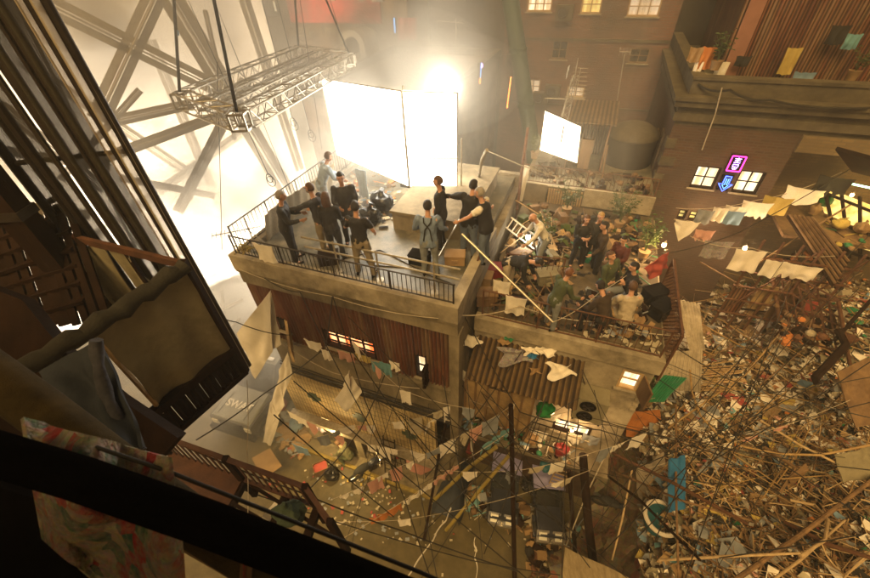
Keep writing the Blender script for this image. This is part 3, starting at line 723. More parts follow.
# ------------------------------------------------------------------ raised roof behind the terrace
t = thing('back_house', 'low house behind the terrace with pale parapet and long barred railing', 'house', B(2.3,10,0))
m = MB(FB); wallholes(m, -.05, 4.38, 7.70, 7.86, 0, 8.55, ((.4,1.2,7.8,8.35),)); m.box(-.05,.1,7.86,12.5,0,8.4); m.box(-.05,4.38,12.4,12.5,0,8.4); part('wall', m, M['concrete'], t)
m = MB(FB); m.box(-.08,.9,7.62,7.70,7.95,8.62); part('parapet', m, M['concrete'], t); m = MB(FB); m.box(2.15,4.36,7.60,7.70,8.02,8.66); part('parapet', m, M['concrete_pale'], t)
m = MB(FB); m.box(.1,4.38,7.86,12.4,8.28,8.42); part('roof', m, M['deck'], t)
m = MB(FB)
for i in range(14): x = .95+.085*i; m.box(x,x+.055,7.64,7.67,7.85,8.5)
part('picket', m, M['woodpale'], t)
rail('railing', 'long barred railing on the roof behind the terrace, below the bounce board', [B(-.02,7.78,8.60), B(4.32,7.78,8.60)], .62, .115, m='ironrust', post=1.9)
# junk shack, dome tank on that roof
t = thing('rooftop_shack', 'small tin shack with a lit doorway behind the bounce board', 'shack', B(1.9,11,8.42))
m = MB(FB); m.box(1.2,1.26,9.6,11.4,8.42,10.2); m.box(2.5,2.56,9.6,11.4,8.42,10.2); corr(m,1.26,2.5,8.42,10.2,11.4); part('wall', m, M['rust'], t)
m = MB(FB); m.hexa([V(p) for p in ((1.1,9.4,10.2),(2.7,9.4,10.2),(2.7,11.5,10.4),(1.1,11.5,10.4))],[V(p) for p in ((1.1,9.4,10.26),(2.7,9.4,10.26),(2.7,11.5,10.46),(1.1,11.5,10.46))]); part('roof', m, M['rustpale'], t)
m = MB(FB); m.box(1.7,2.1,9.62,9.7,8.5,9.6); part('door', m, M['wood'], t)
t = thing('water_tank', 'dark domed water tank on the rear roof beside the neon building', 'tank', B(3.5,11,8.42))
m = MB(FB); m.lathe((3.45,11.0,8.42),[(.85,0),(.9,.1),(.9,1.0),(.86,1.05)],22); part('drum', m, M['darkblock'], t)
m = MB(FB); m.lathe((3.45,11.0,9.472),[(.92,0),(.8,.2),(.55,.36),(.2,.44),(.02,.45)],22); part('lid', m, M['stone'], t)

# ------------------------------------------------------------------ neon building on the right
t = thing('brick_building', 'brown brick corner building with heavy stone cornice and neon signs', 'building', B(6.2,13,0))
X0, X1, Y0, Y1 = 4.42, 7.95, 9.5, 18.0
n1, n2, n3, n4 = (5.58,6.32,8.34,9.14), (6.86,7.60,8.34,9.14), (5.60,5.88,7.05,7.45), (5.96,6.26,7.05,7.45)
m = MB(FB); wallholes(m, X0, X1, Y0, Y0+.25, 0, 10.4, (n1,n2,n3,n4)); m.box(X0,X0+.25,Y0+.25,Y1,0,10.4); m.box(X1-.25,X1,Y0+.25,Y1,0,10.4); part('wall', m, M['brick'], t)
for q, k in ((n1,'win'),(n2,'win'),(n3,'winyel'),(n4,'winyel')): window(t, FB, *q, Y0+.06, E[k], 'wooddark', 2 if q[1]-q[0] > .5 else 1, 2, .05, .14)
m = MB(FB)
for k in range(12):
    m = MB(FB); z = 9.95-.62*k; w_ = .42 if k%2 else .26; m.box(X0-.045,X0+w_,Y0-.045,Y0+w_,z-.30,z); part('quoin', m, M['stone'], t)
m = MB(FB)
prof = [(.0,10.40,10.55),(.10,10.55,10.80),(.05,10.80,11.0),(.20,11.0,11.18),(.26,11.18,11.30)]
for o_, za, zb in prof: m.box(X0-o_,10.4,Y0-o_,Y0+.3,za,zb); m.box(X0-o_,X0+.3,Y0+.3,Y1,za,zb)
part('cornice', m, M['stone'], t)
m = MB(FB); m.box(X0+.12,10.4,Y0+.10,Y0+.42,11.30,11.72); m.box(X0+.12,X0+.42,Y0+.42,Y1,11.30,11.72); m.box(X0+.08,10.42,Y0+.06,Y0+.46,11.72,11.80); m.box(X0+.08,X0+.46,Y0+.46,Y1,11.72,11.80); part('parapet', m, M['stone'], t)
m = MB(FB); m.box(X0+.3,10.4,Y0+.3,Y1,11.1,11.29); part('roof', m, M['deck'], t)
# wing that turns back on the right, lit amber
m = MB(FB); m.box(X1,10.4,Y0+1.6,Y0+1.8,0,11.0); m.box(X1+.001,10.4,Y0-.10,Y0+.3,9.9,10.40); part('side_wing', m, M['brickyel'], t)
# pale vertical sheets on the receding side
m = MB(FB)
for k in range(4): m = MB(FB); m.box(X0-.06,X0-.005,Y0+.9+k*1.2,Y0+1.5+k*1.2,0,9.8-.4*k); part('wall_panel', m, M['plastered'], t)
# rooftop corrugated room
t = thing('rooftop_room', 'rust red corrugated rooftop room with hanging washing above the cornice', 'shack', B(7.5,12.5,11.3))
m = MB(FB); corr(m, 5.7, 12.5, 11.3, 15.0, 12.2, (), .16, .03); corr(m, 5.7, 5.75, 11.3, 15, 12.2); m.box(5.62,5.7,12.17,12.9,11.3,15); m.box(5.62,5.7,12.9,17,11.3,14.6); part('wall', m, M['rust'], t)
m = MB(FB); m.box(5.4,12.6,11.9,17,15.0,15.12); part('roof', m, M['rustdark'], t)
m = MB(FB); m.box(5.75,6.2,12.10,12.15,11.35,14.2); part('door', m, mat('pink brown door', (.26,.12,.075), (.18,.08,.05), 2), t)
m = MB(FB); m.box(5.6,5.7,12.0,12.1,14.05,14.35); q = part('wall_lamp', m, M['iron'], t); m = MB(FB); m.box(5.71,5.79,11.98,12.06,14.08,14.3); part('bulb', m, E['bulb'], q)
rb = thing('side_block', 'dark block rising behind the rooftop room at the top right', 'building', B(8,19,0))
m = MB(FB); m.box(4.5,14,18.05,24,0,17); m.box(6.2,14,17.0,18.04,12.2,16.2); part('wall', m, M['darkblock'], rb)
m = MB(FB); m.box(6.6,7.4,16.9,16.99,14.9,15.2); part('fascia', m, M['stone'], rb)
t = thing('floodlight', 'bright white floodlight on the dark block at the top right', 'lamp', B(7.0,16.8,15.2))
p = at(770,4,15.0); p = B(lc(p).x,0,0); p = onY(771,5,16.7)
m = MB(); m.lathe(p+V((0,.02,-.12)),[(.06,0),(.14,.05),(.14,.22),(.05,.26)],12); part('housing', m, M['iron'], t)
m = MB(); m.ell(p-E2*.14, (.09,.05,.09),12,8); part('lens', m, E['bulbwhite'], t)

# ------------------------------------------------------------------ neon signs
def neon_path(mb, pts, r=.014): mb.path(pts, r, 7)
t = thing('neon_sign', 'pink framed neon sign with violet blue characters between the two bright windows', 'neon sign', B(6.62,Y0-.12,9.3))
cx, cz, w_, h_ = 6.60, 9.37, .19, .25
fr = MB(FB); fr.box(cx-w_-.03,cx+w_+.03,Y0-.10,Y0-.01,cz-h_-.03,cz+h_+.03); part('backing', fr, M['black'], t)
m = MB(FB)
for a, b, c, d in ((cx-w_,cx+w_,cz-h_-.016,cz-h_+.016),(cx-w_,cx+w_,cz+h_-.016,cz+h_+.016),(cx-w_-.016,cx-w_+.016,cz-h_,cz+h_),(cx+w_-.016,cx+w_+.016,cz-h_,cz+h_)): m.box(a,b,Y0-.15,Y0-.12,c,d)
part('frame_tube', m, E['pink'], t)
m = MB(FB); y = Y0-.14
def st(pts, mb=None): neon_path(m, [(cx+px*.11, y, cz+pz*.2) for px, pz in pts], .011)
st([(-.8,.85),(.8,.85)]); st([(0,1.0),(0,.2)]); st([(-.7,.55),(.7,.55)]); st([(-.8,.22),(.8,.22)]); st([(-.7,-.1),(.7,-.1),(.7,-.5),(-.7,-.5),(-.7,-.1)]); st([(-.6,-.72),(-.2,-.95)]); st([(.6,-.7),(.1,-.95)]); st([(0,-.5),(0,-.9)])
part('character', m, E['violet'], t)
t = thing('neon_sign', 'blue neon arrow pointing down beside the left bright window', 'neon sign', B(6.56,Y0-.12,8.6))
cx, cz = 6.57, 8.66
m = MB(FB); neon_path(m, [(cx-.085,y,cz+.27),(cx-.085,y,cz+.0),(cx-.2,y,cz+.0),(cx,y,cz-.26),(cx+.2,y,cz+.0),(cx+.085,y,cz+.0),(cx+.085,y,cz+.27),(cx-.085,y,cz+.27)], .016); part('outer_tube', m, E['bluen'], t)
m = MB(FB); neon_path(m, [(cx-.03,y-.02,cz+.2),(cx-.03,y-.02,cz-.02),(cx-.09,y-.02,cz-.03),(cx,y-.02,cz-.16),(cx+.09,y-.02,cz-.03),(cx+.03,y-.02,cz-.02),(cx+.03,y-.02,cz+.2)], .012); part('inner_tube', m, E['cyan'], t)
m = MB(FB); m.box(cx-.17,cx+.17,Y0-.06,Y0-.01,cz-.27,cz+.28); part('backing', m, M['black'], t)

# ------------------------------------------------------------------ red brick block across the back
t = thing('brick_block', 'tall red brick block at the back with lit top floor windows', 'building', B(0,20,0))
def pxw(u0, v0, u1, v1, y): a = lc(onY(u0,v0,y)); b = lc(onY(u1,v1,y)); return (min(a.x,b.x), max(a.x,b.x), min(a.z,b.z), max(a.z,b.z))
FY = 17.0
WL = [(pxw(528,-4,551,12,FY),'win',3,2),(pxw(583,-5,600,14,FY),'winyel',2,2),(pxw(631,-4,658,17,FY),'win2',3,2),(pxw(527,79,539,94,FY),'win2',2,2),(pxw(568,86,583,98,FY),'win2',2,2),(pxw(607,126,622,138,FY),'win2',2,1)]
WD = [(pxw(553,40,566,60,FY),'d',2,2),(pxw(631,48,647,64,FY),'d',2,2)]
holes = [q for q, *_ in WL+WD]
m = MB(FB); wallholes(m, -3.1, 4.40, FY, FY+.3, 0, 16.5, holes); m.box(-3.1,-2.8,FY+.3,26,0,16.5); part('wall', m, M['brickfar'], t)
for q, k, a, b in WL+WD: window(t, FB, *q, FY+.05, M['glassdark'] if k == 'd' else E[k], 'woodpale' if k != 'd' else 'wood', a, b, .06, .15)
m = MB(FB); m.box(-3.12,4.40,FY-.05,FY,11.5,11.62); m.box(-3.12,4.40,FY-.05,FY,8.6,8.68); part('string_course', m, M['stone'], t)
for u, v in ((565,12),(553,90),(541,97),(515,60)):
    p = lc(onY(u,v,FY)); ac = thing('air_conditioner', '', 'air conditioner', B(p.x,FY-.2,p.z-.3))
    ac['label'] = {565:'pale air conditioner by the top lit windows of the brick block',553:'air conditioner beside the middle lit window of the brick block',541:'lower air conditioner under the lattice mast arm on the brick block',515:'air conditioner near the green pipe on the brick block'}[u]
    m = MB(FB); m.box(p.x-.38,p.x+.38,FY-.38,FY-.005,p.z-.28,p.z+.28); part('cabinet', m, M['stone'], ac)
    m2 = MB(FB @ Matrix.Translation((p.x-.06,FY-.382,p.z)) @ Matrix.Rotation(PI/2,4,'X')); m2.lathe((0,0,0),[(.23,0),(.23,.02),(.19,.03),(.17,.005)],18); part('fan_grille', m2, M['iron'], ac)
t = thing('drain_pipe', 'wide dark green pipe leaning down the corner of the brick block', 'pipe', B(-2.6,16.4,0))
m = MB(); pts = [onY(509,-8,16.2), onY(518,50,15.6), onY(526,105,15.0), onY(533,150,14.6), onY(537,190,14.2)]; m.path(pts, .38, 16); part('pipe', m, M['green'], t)
m = MB()
for p in pts[1:4]: m.path([p+V((0,0,.1)), p-V((0,0,.1))], .42, 16)
part('collar', m, M['green'], t)
# neon strips at that corner
for u0,v0,u1,v1,e_,lab,yy in ((518,2,519,18,'redn','short vertical red neon strip beside the top lit windows',16.7),(511,77,507,108,'orangen','slim orange neon strip beside the dark green pipe',16.85),(481,63,480,78,'cyan','small pale blue and orange neon sign on the dark flat roofed block',12.6),(394,18,395,33,'cyan','small pale blue vertical sign beside the red hanging tarpaulin',17)):
    t = thing('neon_sign', lab, 'neon sign', onY(u1,v1,yy)); m = MB(); a, b = (onX(u0,v0,-2.98), onX(u1,v1,-2.98)) if u0 == 481 else (onY(u0,v0,yy), onY(u1,v1,yy)); m.tube(a,b,.035,n=8); part('tube', m, E[e_], t)
    m = MB(); m.bar((a-E1*.06) if u0 == 481 else a+E2*.09, (b-E1*.06) if u0 == 481 else b+E2*.09, .13); part('backing', m, M['black'], t)
    if u0 == 481:
        m = MB(); m.tube(b, b-V((0,0,.22)), .035, n=8); part('lower_tube', m, E['orangen'], t); m = MB(); m.path([a+E1*.07*math.sin(k*.6)+V((0,0,-.04*k)) for k in range(7)], .02, 6); part('character', m, E['violet'], t)

# ------------------------------------------------------------------ flat roofed block and arch behind the screens
t = thing('flat_roof_block', 'dark flat roofed block right behind the bright screens', 'building', B(-5.5,12,0))
m = MB(FB); m.box(-8.9,-3.15,7.8,16.4,0,10.9); part('wall', m, M['plastered'], t)
m = MB(FB); m.box(-9.0,-3.05,7.7,8.0,10.9,11.2); m.box(-9.0,-8.7,8,16.4,10.9,11.2); m.box(-3.35,-3.05,8,16.4,10.9,11.2); m.box(-8.7,-3.35,16.1,16.4,10.9,11.2); part('parapet', m, M['stone'], t)
t = thing('tv_antenna', 'spindly roof antenna on the dark flat roofed block', 'antenna', at(456,45,11.2))
p = at(456,45,11.0); m = MB(); m.tube(p, p+V((0,0,1.2)), .02, n=6); m.tube(p+V((0,0,1.1))-E1*1.1, p+V((0,0,1.0))+E1*.4, .015, n=6)
for k in range(5): q = p+V((0,0,1.08))-E1*(1-.3*k); m.tube(q-E2*.3, q+E2*.3, .01, n=5)
part('mast', m, M['ironpale'], t)
t = thing('hoarding_building', 'hazy back building carrying a huge red painted hoarding', 'building', B(-11,19,0))
m = MB(FB); m.box(-16.5,-8.4,17.2,22,0,18); part('wall', m, M['plastered'], t)
m = MB(FB); a = lc(onY(283,-10,17.0)); b = lc(onY(381,24,17.0)); m.box(a.x,b.x,17.05,17.18,b.z,19); part('hoarding', m, M['hoarding'], t)
fc = bpy.data.curves.new('lettering','FONT'); fc.body = 'SUZ II    UTE'; fc.size = .62; fc.extrude = .02
fo = bpy.data.objects.new('lettering', fc); col.objects.link(fo); me = bpy.data.meshes.new_from_object(fo.evaluated_get(bpy.context.evaluated_depsgraph_get())); bpy.data.objects.remove(fo)
o = bpy.data.objects.new('lettering', me); col.objects.link(o); o.parent = t; me.materials.append(M['concrete_pale']); p = onY(289,36,17.0); me.transform(Matrix.Translation(p-org(t)) @ Matrix.Rotation(YW,4,'Z') @ Matrix.Rotation(PI/2,4,'X')); ORG[o.name] = org(t)
m = MB(FB); a = lc(onY(352,78,15.8)); cx = a.x+.45; m2 = []
for k in range(13):
    an = PI*k/12; 
    m.hexa([V((cx-.75*math.cos(an),15.6,a.z+1.6+.75*math.sin(an))),V((cx-.45*math.cos(an),15.6,a.z+1.6+.45*math.sin(an))),V((cx-.45*math.cos(an),17.2,a.z+1.6+.45*math.sin(an))),V((cx-.75*math.cos(an),17.2,a.z+1.6+.75*math.sin(an)))],
      [V((cx-.75*math.cos(an+.262),15.6,a.z+1.6+.75*math.sin(an+.262))),V((cx-.45*math.cos(an+.262),15.6,a.z+1.6+.45*math.sin(an+.262))),V((cx-.45*math.cos(an+.262),17.2,a.z+1.6+.45*math.sin(an+.262))),V((cx-.75*math.cos(an+.262),17.2,a.z+1.6+.75*math.sin(an+.262)))]) if k < 12 else None
m.box(cx-.75,cx-.45,15.6,17.2,a.z-1.5,a.z+1.6); m.box(cx+.45,cx+.75,15.6,17.2,a.z-1.5,a.z+1.6); part('arch', m, M['concrete_pale'], t)
m = MB(FB); a = lc(onY(312,52,16.0)); m.box(-13.2,-8.8,15.2,17.15,a.z-.35,a.z-.1); part('ledge_roof', m, M['concrete_pale'], t)
for u0,v0,u1,v1,k in ((225,14,236,36,'winorange'),(238,1,246,14,'win'),(256,0,262,14,'win2'),(274,1,278,11,'win'),(263,43,267,50,'win'),(219,1,228,7,'winyel')):
    q = pxw(u0,v0,u1,v1,17.2); w_ = MB(FB); w_.box(q[0]-.06,q[1]+.06,17.1,17.19,q[2]-.06,q[3]+.06); f = part('window', w_, M['wooddark'], t); w_ = MB(FB)
    nx, nz = 2, 3
    for i in range(nx):
        for j in range(nz): w_.box(q[0]+(q[1]-q[0])*(i+.06)/nx,q[0]+(q[1]-q[0])*(i+.94)/nx,17.07,17.095,q[2]+(q[3]-q[2])*(j+.06)/nz,q[2]+(q[3]-q[2])*(j+.94)/nz)
    part('pane', w_, E[k], f)
t = thing('red_tarpaulin', 'red tarpaulin hanging on the dark wall behind the flat roof', 'tarpaulin', onY(407,38,16.6))
m = MB(); a, b, c, d = onY(398,18,16.7), onY(416,18,16.7), onY(416,40,16.7), onY(398,40,16.7); m.solidgrid(lambda u,v: a.lerp(b,u).lerp(d.lerp(c,u),v)+E2*.06*math.sin(u*14), 16, 4, .02); part('sheet', m, M['clothred'], t)
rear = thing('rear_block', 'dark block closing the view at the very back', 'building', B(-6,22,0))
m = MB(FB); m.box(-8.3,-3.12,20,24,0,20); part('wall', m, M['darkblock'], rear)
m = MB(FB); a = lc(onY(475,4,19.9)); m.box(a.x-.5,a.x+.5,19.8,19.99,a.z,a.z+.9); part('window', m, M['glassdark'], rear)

# ------------------------------------------------------------------ lattice mast and aerials on the rear roof
t = thing('lattice_mast', 'pale lattice mast with television aerials behind the bounce board', 'mast', B(1.0,10.4,8.42))
b0 = at(552,170,8.5); b0 = B(.75,9.6,8.42); tp = B(lc(onY(575,75,9.9)).x, 9.9, lc(onY(575,75,9.9)).z)
m = MB(); k3 = [V((.14,-.08,0)),V((-.14,-.08,0)),V((0,.16,0))]
for k in k3: m.tube(b0+k*1.4, tp+k*.6, .014, n=6)
for i in range(14):
    f, f2 = i/14, (i+1)/14
    for a in range(3): m.tube(b0.lerp(tp,f)+k3[a]*(1.4-.8*f), b0.lerp(tp,f2)+k3[(a+1)%3]*(1.4-.8*f2), .009, n=5)
part('lattice', m, M['ironpale'], t)
def yagi(t, c, ax, el, n=8, L=.9, w_=.35):
    m = MB(); m.tube(c-ax*L/2, c+ax*L/2, .012, n=6)
    for i in range(n): q = c+ax*(i/(n-1)-.5)*L; m.tube(q-el*w_*(1-.4*i/n), q+el*w_*(1-.4*i/n), .007, n=5)
    part('aerial', m, M['ironpale'], t)
yagi(t, tp+V((.15,0,-.25)), V((0,0,1)), E1); m = MB(); m.tube(tp-E1*.9-V((0,0,.8)), tp+E1*.5-V((0,0,.75)), .014, n=6); m.tube(tp-V((0,0,.9)), tp+V((0,0,.5)), .014, n=6); part('cross_arm', m, M['ironpale'], t)
yagi(t, tp-E1*.25+V((0,0,.1)), E2, V((0,0,1)), 6, .6, .2)
t = thing('tv_antenna', 'tall thin aerial pole against the brick block', 'antenna', B(3.0,11.5,8.42))
a, b = onY(612,132,11.6), onY(625,52,11.6); m = MB(); m.tube(a,b,.018,n=6); part('pole', m, M['ironpale'], t)
yagi(t, b, E1, V((0,0,1)), 4, .35, .14)
# ------------------------------------------------------------------ diffusion screens
LAMPS = []; EXPO = 0.12
t = thing('diffusion_screen', 'pair of tall glowing white diffusion screens on the flat roof', 'light screen', B(-2.77,4.3,9.76))
br = at(410,187,9.76); rr = at(457,187,9.76); ll = at(337,155,9.76)
def up_to(p, u, v):
    "point above p at the height where the photograph shows its top"
    r = ray(u, v); k = math.hypot(p.x, p.y)/math.hypot(r.x, r.y); return V((p.x, p.y, H+r.z*k))
tm, tr_, tl = up_to(br,409,91), up_to(rr,457,93), up_to(ll,328,78)
mid_b, mid_t = ll.lerp(br,.62), tl.lerp(tm,.62)
def panel(a, b, c, d, lab=None):
    f = MB()
    for p, q in ((a,b),(b,c),(c,d),(d,a)): f.bar(p,q,.03)
    fo = part('frame', f, M['ironpale'], t)
    n = (b-a).cross(d-a).normalized()
    s = MB(); s.solidgrid(lambda u,v: a.lerp(b,u).lerp(d.lerp(c,u),v)+n*.01*math.sin(u*PI)*math.sin(v*PI), 8, 8, .006); part('cloth', s, E['screen'], t)
panel(br, rr, tr_, tm); panel(mid_b, br+(ll-br).normalized()*.05, tm+(tl-tm).normalized()*.05, mid_t); panel(ll, mid_b, mid_t, tl)
m = MB(); fwd = V((.15,-.25,0)); 
for z in (.45,.9): m.tube(br+V((.1,-.12,z)), rr+V((0,-.12,z)), .02, n=6)
part('cross_bar', m, M['ironpale'], t)
m = MB(); q = rr+V((.12,.0,0)); m.tube(q-V((0,0,.5)), q+V((0,0,1.4)), .022, n=8); m.tube(br+V((.02,.12,-.05)), tm+V((.02,.12,.1)), .025, n=8); m.tube(ll-V((0,.1,.6)), tl-V((0,.1,0)), .025, n=8); part('stand', m, M['ironpale'], t)
t = thing('film_lamp', 'blazing film lamp on a stand behind the right hand screen', 'lamp', rr+V((0,1.2,-.8)))
lp = atd(449,89,13.3)
m = MB(); m.ell(lp,(.17,.10,.17),16,10); part('lens', m, E['lamp'], t)
m = MB(); m.lathe(lp+V((0,.16,-.2)),[(.1,0),(.22,.08),(.22,.34),(.1,.42)],14); part('housing', m, M['black'], t)
m = MB(); m.tube((lp.x,lp.y+.15,8.98),(lp.x,lp.y+.15,lp.z-.2),.03,n=8); part('stand', m, M['iron'], t)
LAMPS.append(('screen_light','AREA', (br+rr)/2+V((-.6,.55,1.8)), 420, (1.0,.88,.68), (br+rr)/2+V((-.3,-3.5,-.6)), dict(shape='RECTANGLE', size=2.4, size_y=2.2)))
# bounce board
t = thing('bounce_board', 'bright square bounce board tilted on a stand behind the terrace', 'light screen', onY(560,178,8.6))
a, b, c, d = onY(540,150,9.0), onY(577,163,8.9), onY(581,127,9.1), onY(545,111,9.2)
nn = (b-a).cross(d-a).normalized()
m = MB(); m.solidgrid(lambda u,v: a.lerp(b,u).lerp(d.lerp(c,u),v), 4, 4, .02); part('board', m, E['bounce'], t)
m = MB()
for p, q in ((a,b),(b,c),(c,d),(d,a)): m.bar(p+E2*.03,q+E2*.03,.04)
part('frame', m, M['iron'], t)
m = MB(); p = (a+b)/2+E2*.08; m.tube((p.x,p.y,8.42),(p.x,p.y,c.z),.022,n=8); part('stand', m, M['iron'], t)
t = thing('work_lamp', 'hot orange work lamp glowing beside the lower corner of the bounce board', 'lamp', onY(571,162,9.3))
p = onY(570,158,9.3); m = MB(); m.box(p.x-.12,p.x+.12,p.y+.02,p.y+.2,p.z-.12,p.z+.22); part('housing', m, M['wood'], t); m = MB(); m.ell(p,(.09,.05,.06),12,8); part('bulb', m, E['bulb'], t)
LAMPS.append(('film_lamp_light','POINT', lp-E2*.25+V((0,0,.15)), 500, (1.0,.92,.76), None, dict(shadow_soft_size=.2)))
LAMPS.append(('bounce_light','AREA', (a+c)/2-E2*.35, 160, (1.0,.80,.52), B(2.4,4.0,7.8), dict(shape='SQUARE', size=1.2)))
# small practical bulbs
def bulb(u, v, p, lab, e_='bulb', s=.05, power=18, color=(1.0,.62,.28)):
    t = thing('lamp', lab, 'lamp', p); m = MB(); m.ell(p,(s,s,s*1.25),12,8); part('bulb', m, E[e_], t); m = MB(); m.lathe(p+V((0,0,s*1.1)),[(s*.6,0),(s*.65,.05),(s*.3,.08)],10); part('fitting', m, M['iron'], t)
    if power: LAMPS.append(('lamp_light','POINT', p-V((0,0,.0))-E2*.16, power, color, None, dict(shadow_soft_size=.06)))
bulb(528,237, at(528,237,8.5), 'glaring small work light in the hands of the man in the white shirt', 'bulbwhite', .07, 30, (1.0,.9,.7))
bulb(664,245, at(664,245,8.6), 'yellow lamp among cables behind the red cloth at the terrace end', 'bulb', .06, 110)
bulb(852,195, at(852,195,8.9), 'yellow lamp inside the cluttered lit balcony on the far right', 'bulb', .05, 45, (1.0,.70,.25))
bulb(690,215, B(6.3,9.25,7.3), 'small lamp outside the low yellow windows of the brick building', 'bulb', .04, 25)
bulb(412,173, B(-4.4,-.38,2.05), 'small shop lamp under the tiled wall ledge', 'bulb', .06, 190, (1.0,.68,.25))
bulb(575,430, B(3.2,1.0,4.55), 'lamp over the bright shop opening under the air conditioner', 'bulb', .05, 45)
bulb(745,250, at(745,248,7.0), 'bare lamp burning behind the white sheets on the line', 'bulb', .07, 170, (1.0,.66,.36))
# ------------------------------------------------------------------ smoky backdrop and steel bracing on the left
dirv = V((.766,.643,0)); nrm = V((.643,-.766,0)); c0 = V((-15.4,18.6,0))
t = thing('backdrop_wall', 'huge pale cloth backdrop glowing in smoke behind the steel bracing', 'backdrop', c0)
def bd(u, v): 
    s = -17+26.5*u; return c0+dirv*s+nrm*(.25*math.sin(s*1.3))+V((0,0,-.5+26*v))
m = MB(); m.solidgrid(bd, 90, 4, .05); part('cloth', m, M['backdrop'], t)
LAMPS.append(('backdrop_light','AREA', c0+nrm*5.0+V((0,0,2.5)), 13000, (1.0,.86,.68), c0+V((0,0,9)), dict(shape='RECTANGLE', size=12, size_y=3)))
LAMPS.append(('smoke_light','SPOT', (-9.5,19.5,2.0), 21000, (1.0,.86,.66), (-7,9,13), dict(spot_size=R(110), spot_blend=.8, shadow_soft_size=.4)))
# steel lattice tower: beams placed on one vertical plane about 15 m off
pc = V((-10.6,13.6,0)); 
def onP(u, v, off=0.0):
    r = ray(u, v); k = ((pc+nrm*off)-CAM).dot(nrm)/r.dot(nrm); return CAM+r*k
t = thing('steel_tower', 'hazy steel lattice tower with crossed girders at the left', 'tower', V((pc.x,pc.y,0)))
def girder(u0,v0,u1,v1,w_,off=0.0):
    a, b = onP(u0,v0,off), onP(u1,v1,off); d = (b-a).normalized(); s = d.cross(nrm).normalized(); m = MB()
    for k in (-1,1): m.obox((a+b)/2+s*k*w_*.42, (.0,.0,.0), None) if False else m.bar(a+s*k*w_*.42, b+s*k*w_*.42, w_*.16, w_*.5)
    m.bar(a, b, w_*.7, w_*.12)
    part('girder', m, M['beam'], t)
for g_ in ((40,0,240,100,.42),(165,-25,98,120,.42),(110,122,192,104,.26),(100,160,240,108,.26),(178,212,245,80,.30),(120,178,215,196,.2),(160,-20,292,200,.55),(238,-20,300,170,.3),(0,105,105,190,.25),(0,150,110,168,.22),(10,0,140,250,.2),(60,180,140,90,.16),(0,205,90,215,.25),(205,10,235,140,.12),(180,330,243,300,.16),(200,362,240,318,.12),(190,300,205,380,.12),(222,290,230,372,.10)): girder(*g_)
for k, g_ in enumerate(((20,60,200,180,.3),(150,40,230,230,.3),(90,240,260,120,.28))): girder(*g_, -3.0)

# ------------------------------------------------------------------ hanging box truss
tz = 12.4
c1, c2, c3, c4 = at(183,100,tz), at(240,121,tz), at(350,60,tz), at(305,53,tz)
c4 = c1 + (c3-c2)
t = thing('lighting_truss', 'rectangular aluminium box truss hanging on black slings', 'truss', (c1+c3)/2)
def boxtruss(p, q, name='truss_span', w_=.36):
    d = (q-p); L = d.length; d.normalize(); s = d.cross(V((0,0,1))).normalized(); u_ = V((0,0,1)); m = MB()
    K = [s*w_/2+u_*w_/2, -s*w_/2+u_*w_/2, -s*w_/2-u_*w_/2, s*w_/2-u_*w_/2]
    for k in K: m.tube(p+k, q+k, .024, n=7)
    n = int(L/.32)
    for i in range(n):
        a, b = p+d*L*i/n, p+d*L*(i+1)/n
        for f in range(4): k1, k2 = (K[f], K[(f+1)%4]) if i%2 else (K[(f+1)%4], K[f]); m.tube(a+k1, b+k2, .012, n=5)
        if i%3 == 0:
            for f in range(4): m.tube(a+K[f], a+K[(f+1)%4], .012, n=5)
    part(name, m, M['alu'], t)
for p, q in ((c1,c2),(c2,c3),(c3,c4),(c4,c1)): d = (q-p).normalized(); boxtruss(p+d*.17, q-d*.17)
for f in (.36,.64): p, q = c1.lerp(c2,f), c4.lerp(c3,f); boxtruss(p,q,'inner_span',.2)
for p in (c1,c2,c3,c4):
    m = MB()
    for x in (-.16,.16):
        for y in (-.16,.16): m.bar(p+V((x,y,-.17)), p+V((x,y,.17)), .04)
    for z in (-.16,.16):
        for a, b in (((-.16,-.16),(.16,-.16)),((.16,-.16),(.16,.16)),((.16,.16),(-.16,.16)),((-.16,.16),(-.16,-.16))): m.bar(p+V((*a,z)), p+V((*b,z)), .04)
    part('corner_block', m, M['alu'], t)
for p, (u,v) in ((c1,(174,0)),(c2,(214,0)),(c3,(326,0)),(c4,(295,0))):
    top = V((p.x,p.y,22)); g = ray(u,v); k = 1.0
    # the slings converge on hoists high above
    q = CAM+ray(u,v)*((p-CAM).dot(FWD)*.93); e = p+(q-p)*2.6
    sg = thing('hoist_sling', {174:'black sling with a blue tag at the near left truss corner',214:'thick black sling at the near right truss corner',326:'black sling at the far right truss corner',295:'black sling at the far left truss corner'}[u], 'sling', p)
    m = MB(); m.path([p+V((0,0,.18)), q, e], .035 if u < 300 else .028, 7); part('strap', m, M['black'], sg)
    if u == 174: m = MB(); k_ = p.lerp(q,.66); m.path([k_, k_+(q-p)*.05], .045, 8); part('tag', m, M['clothblue'], sg)
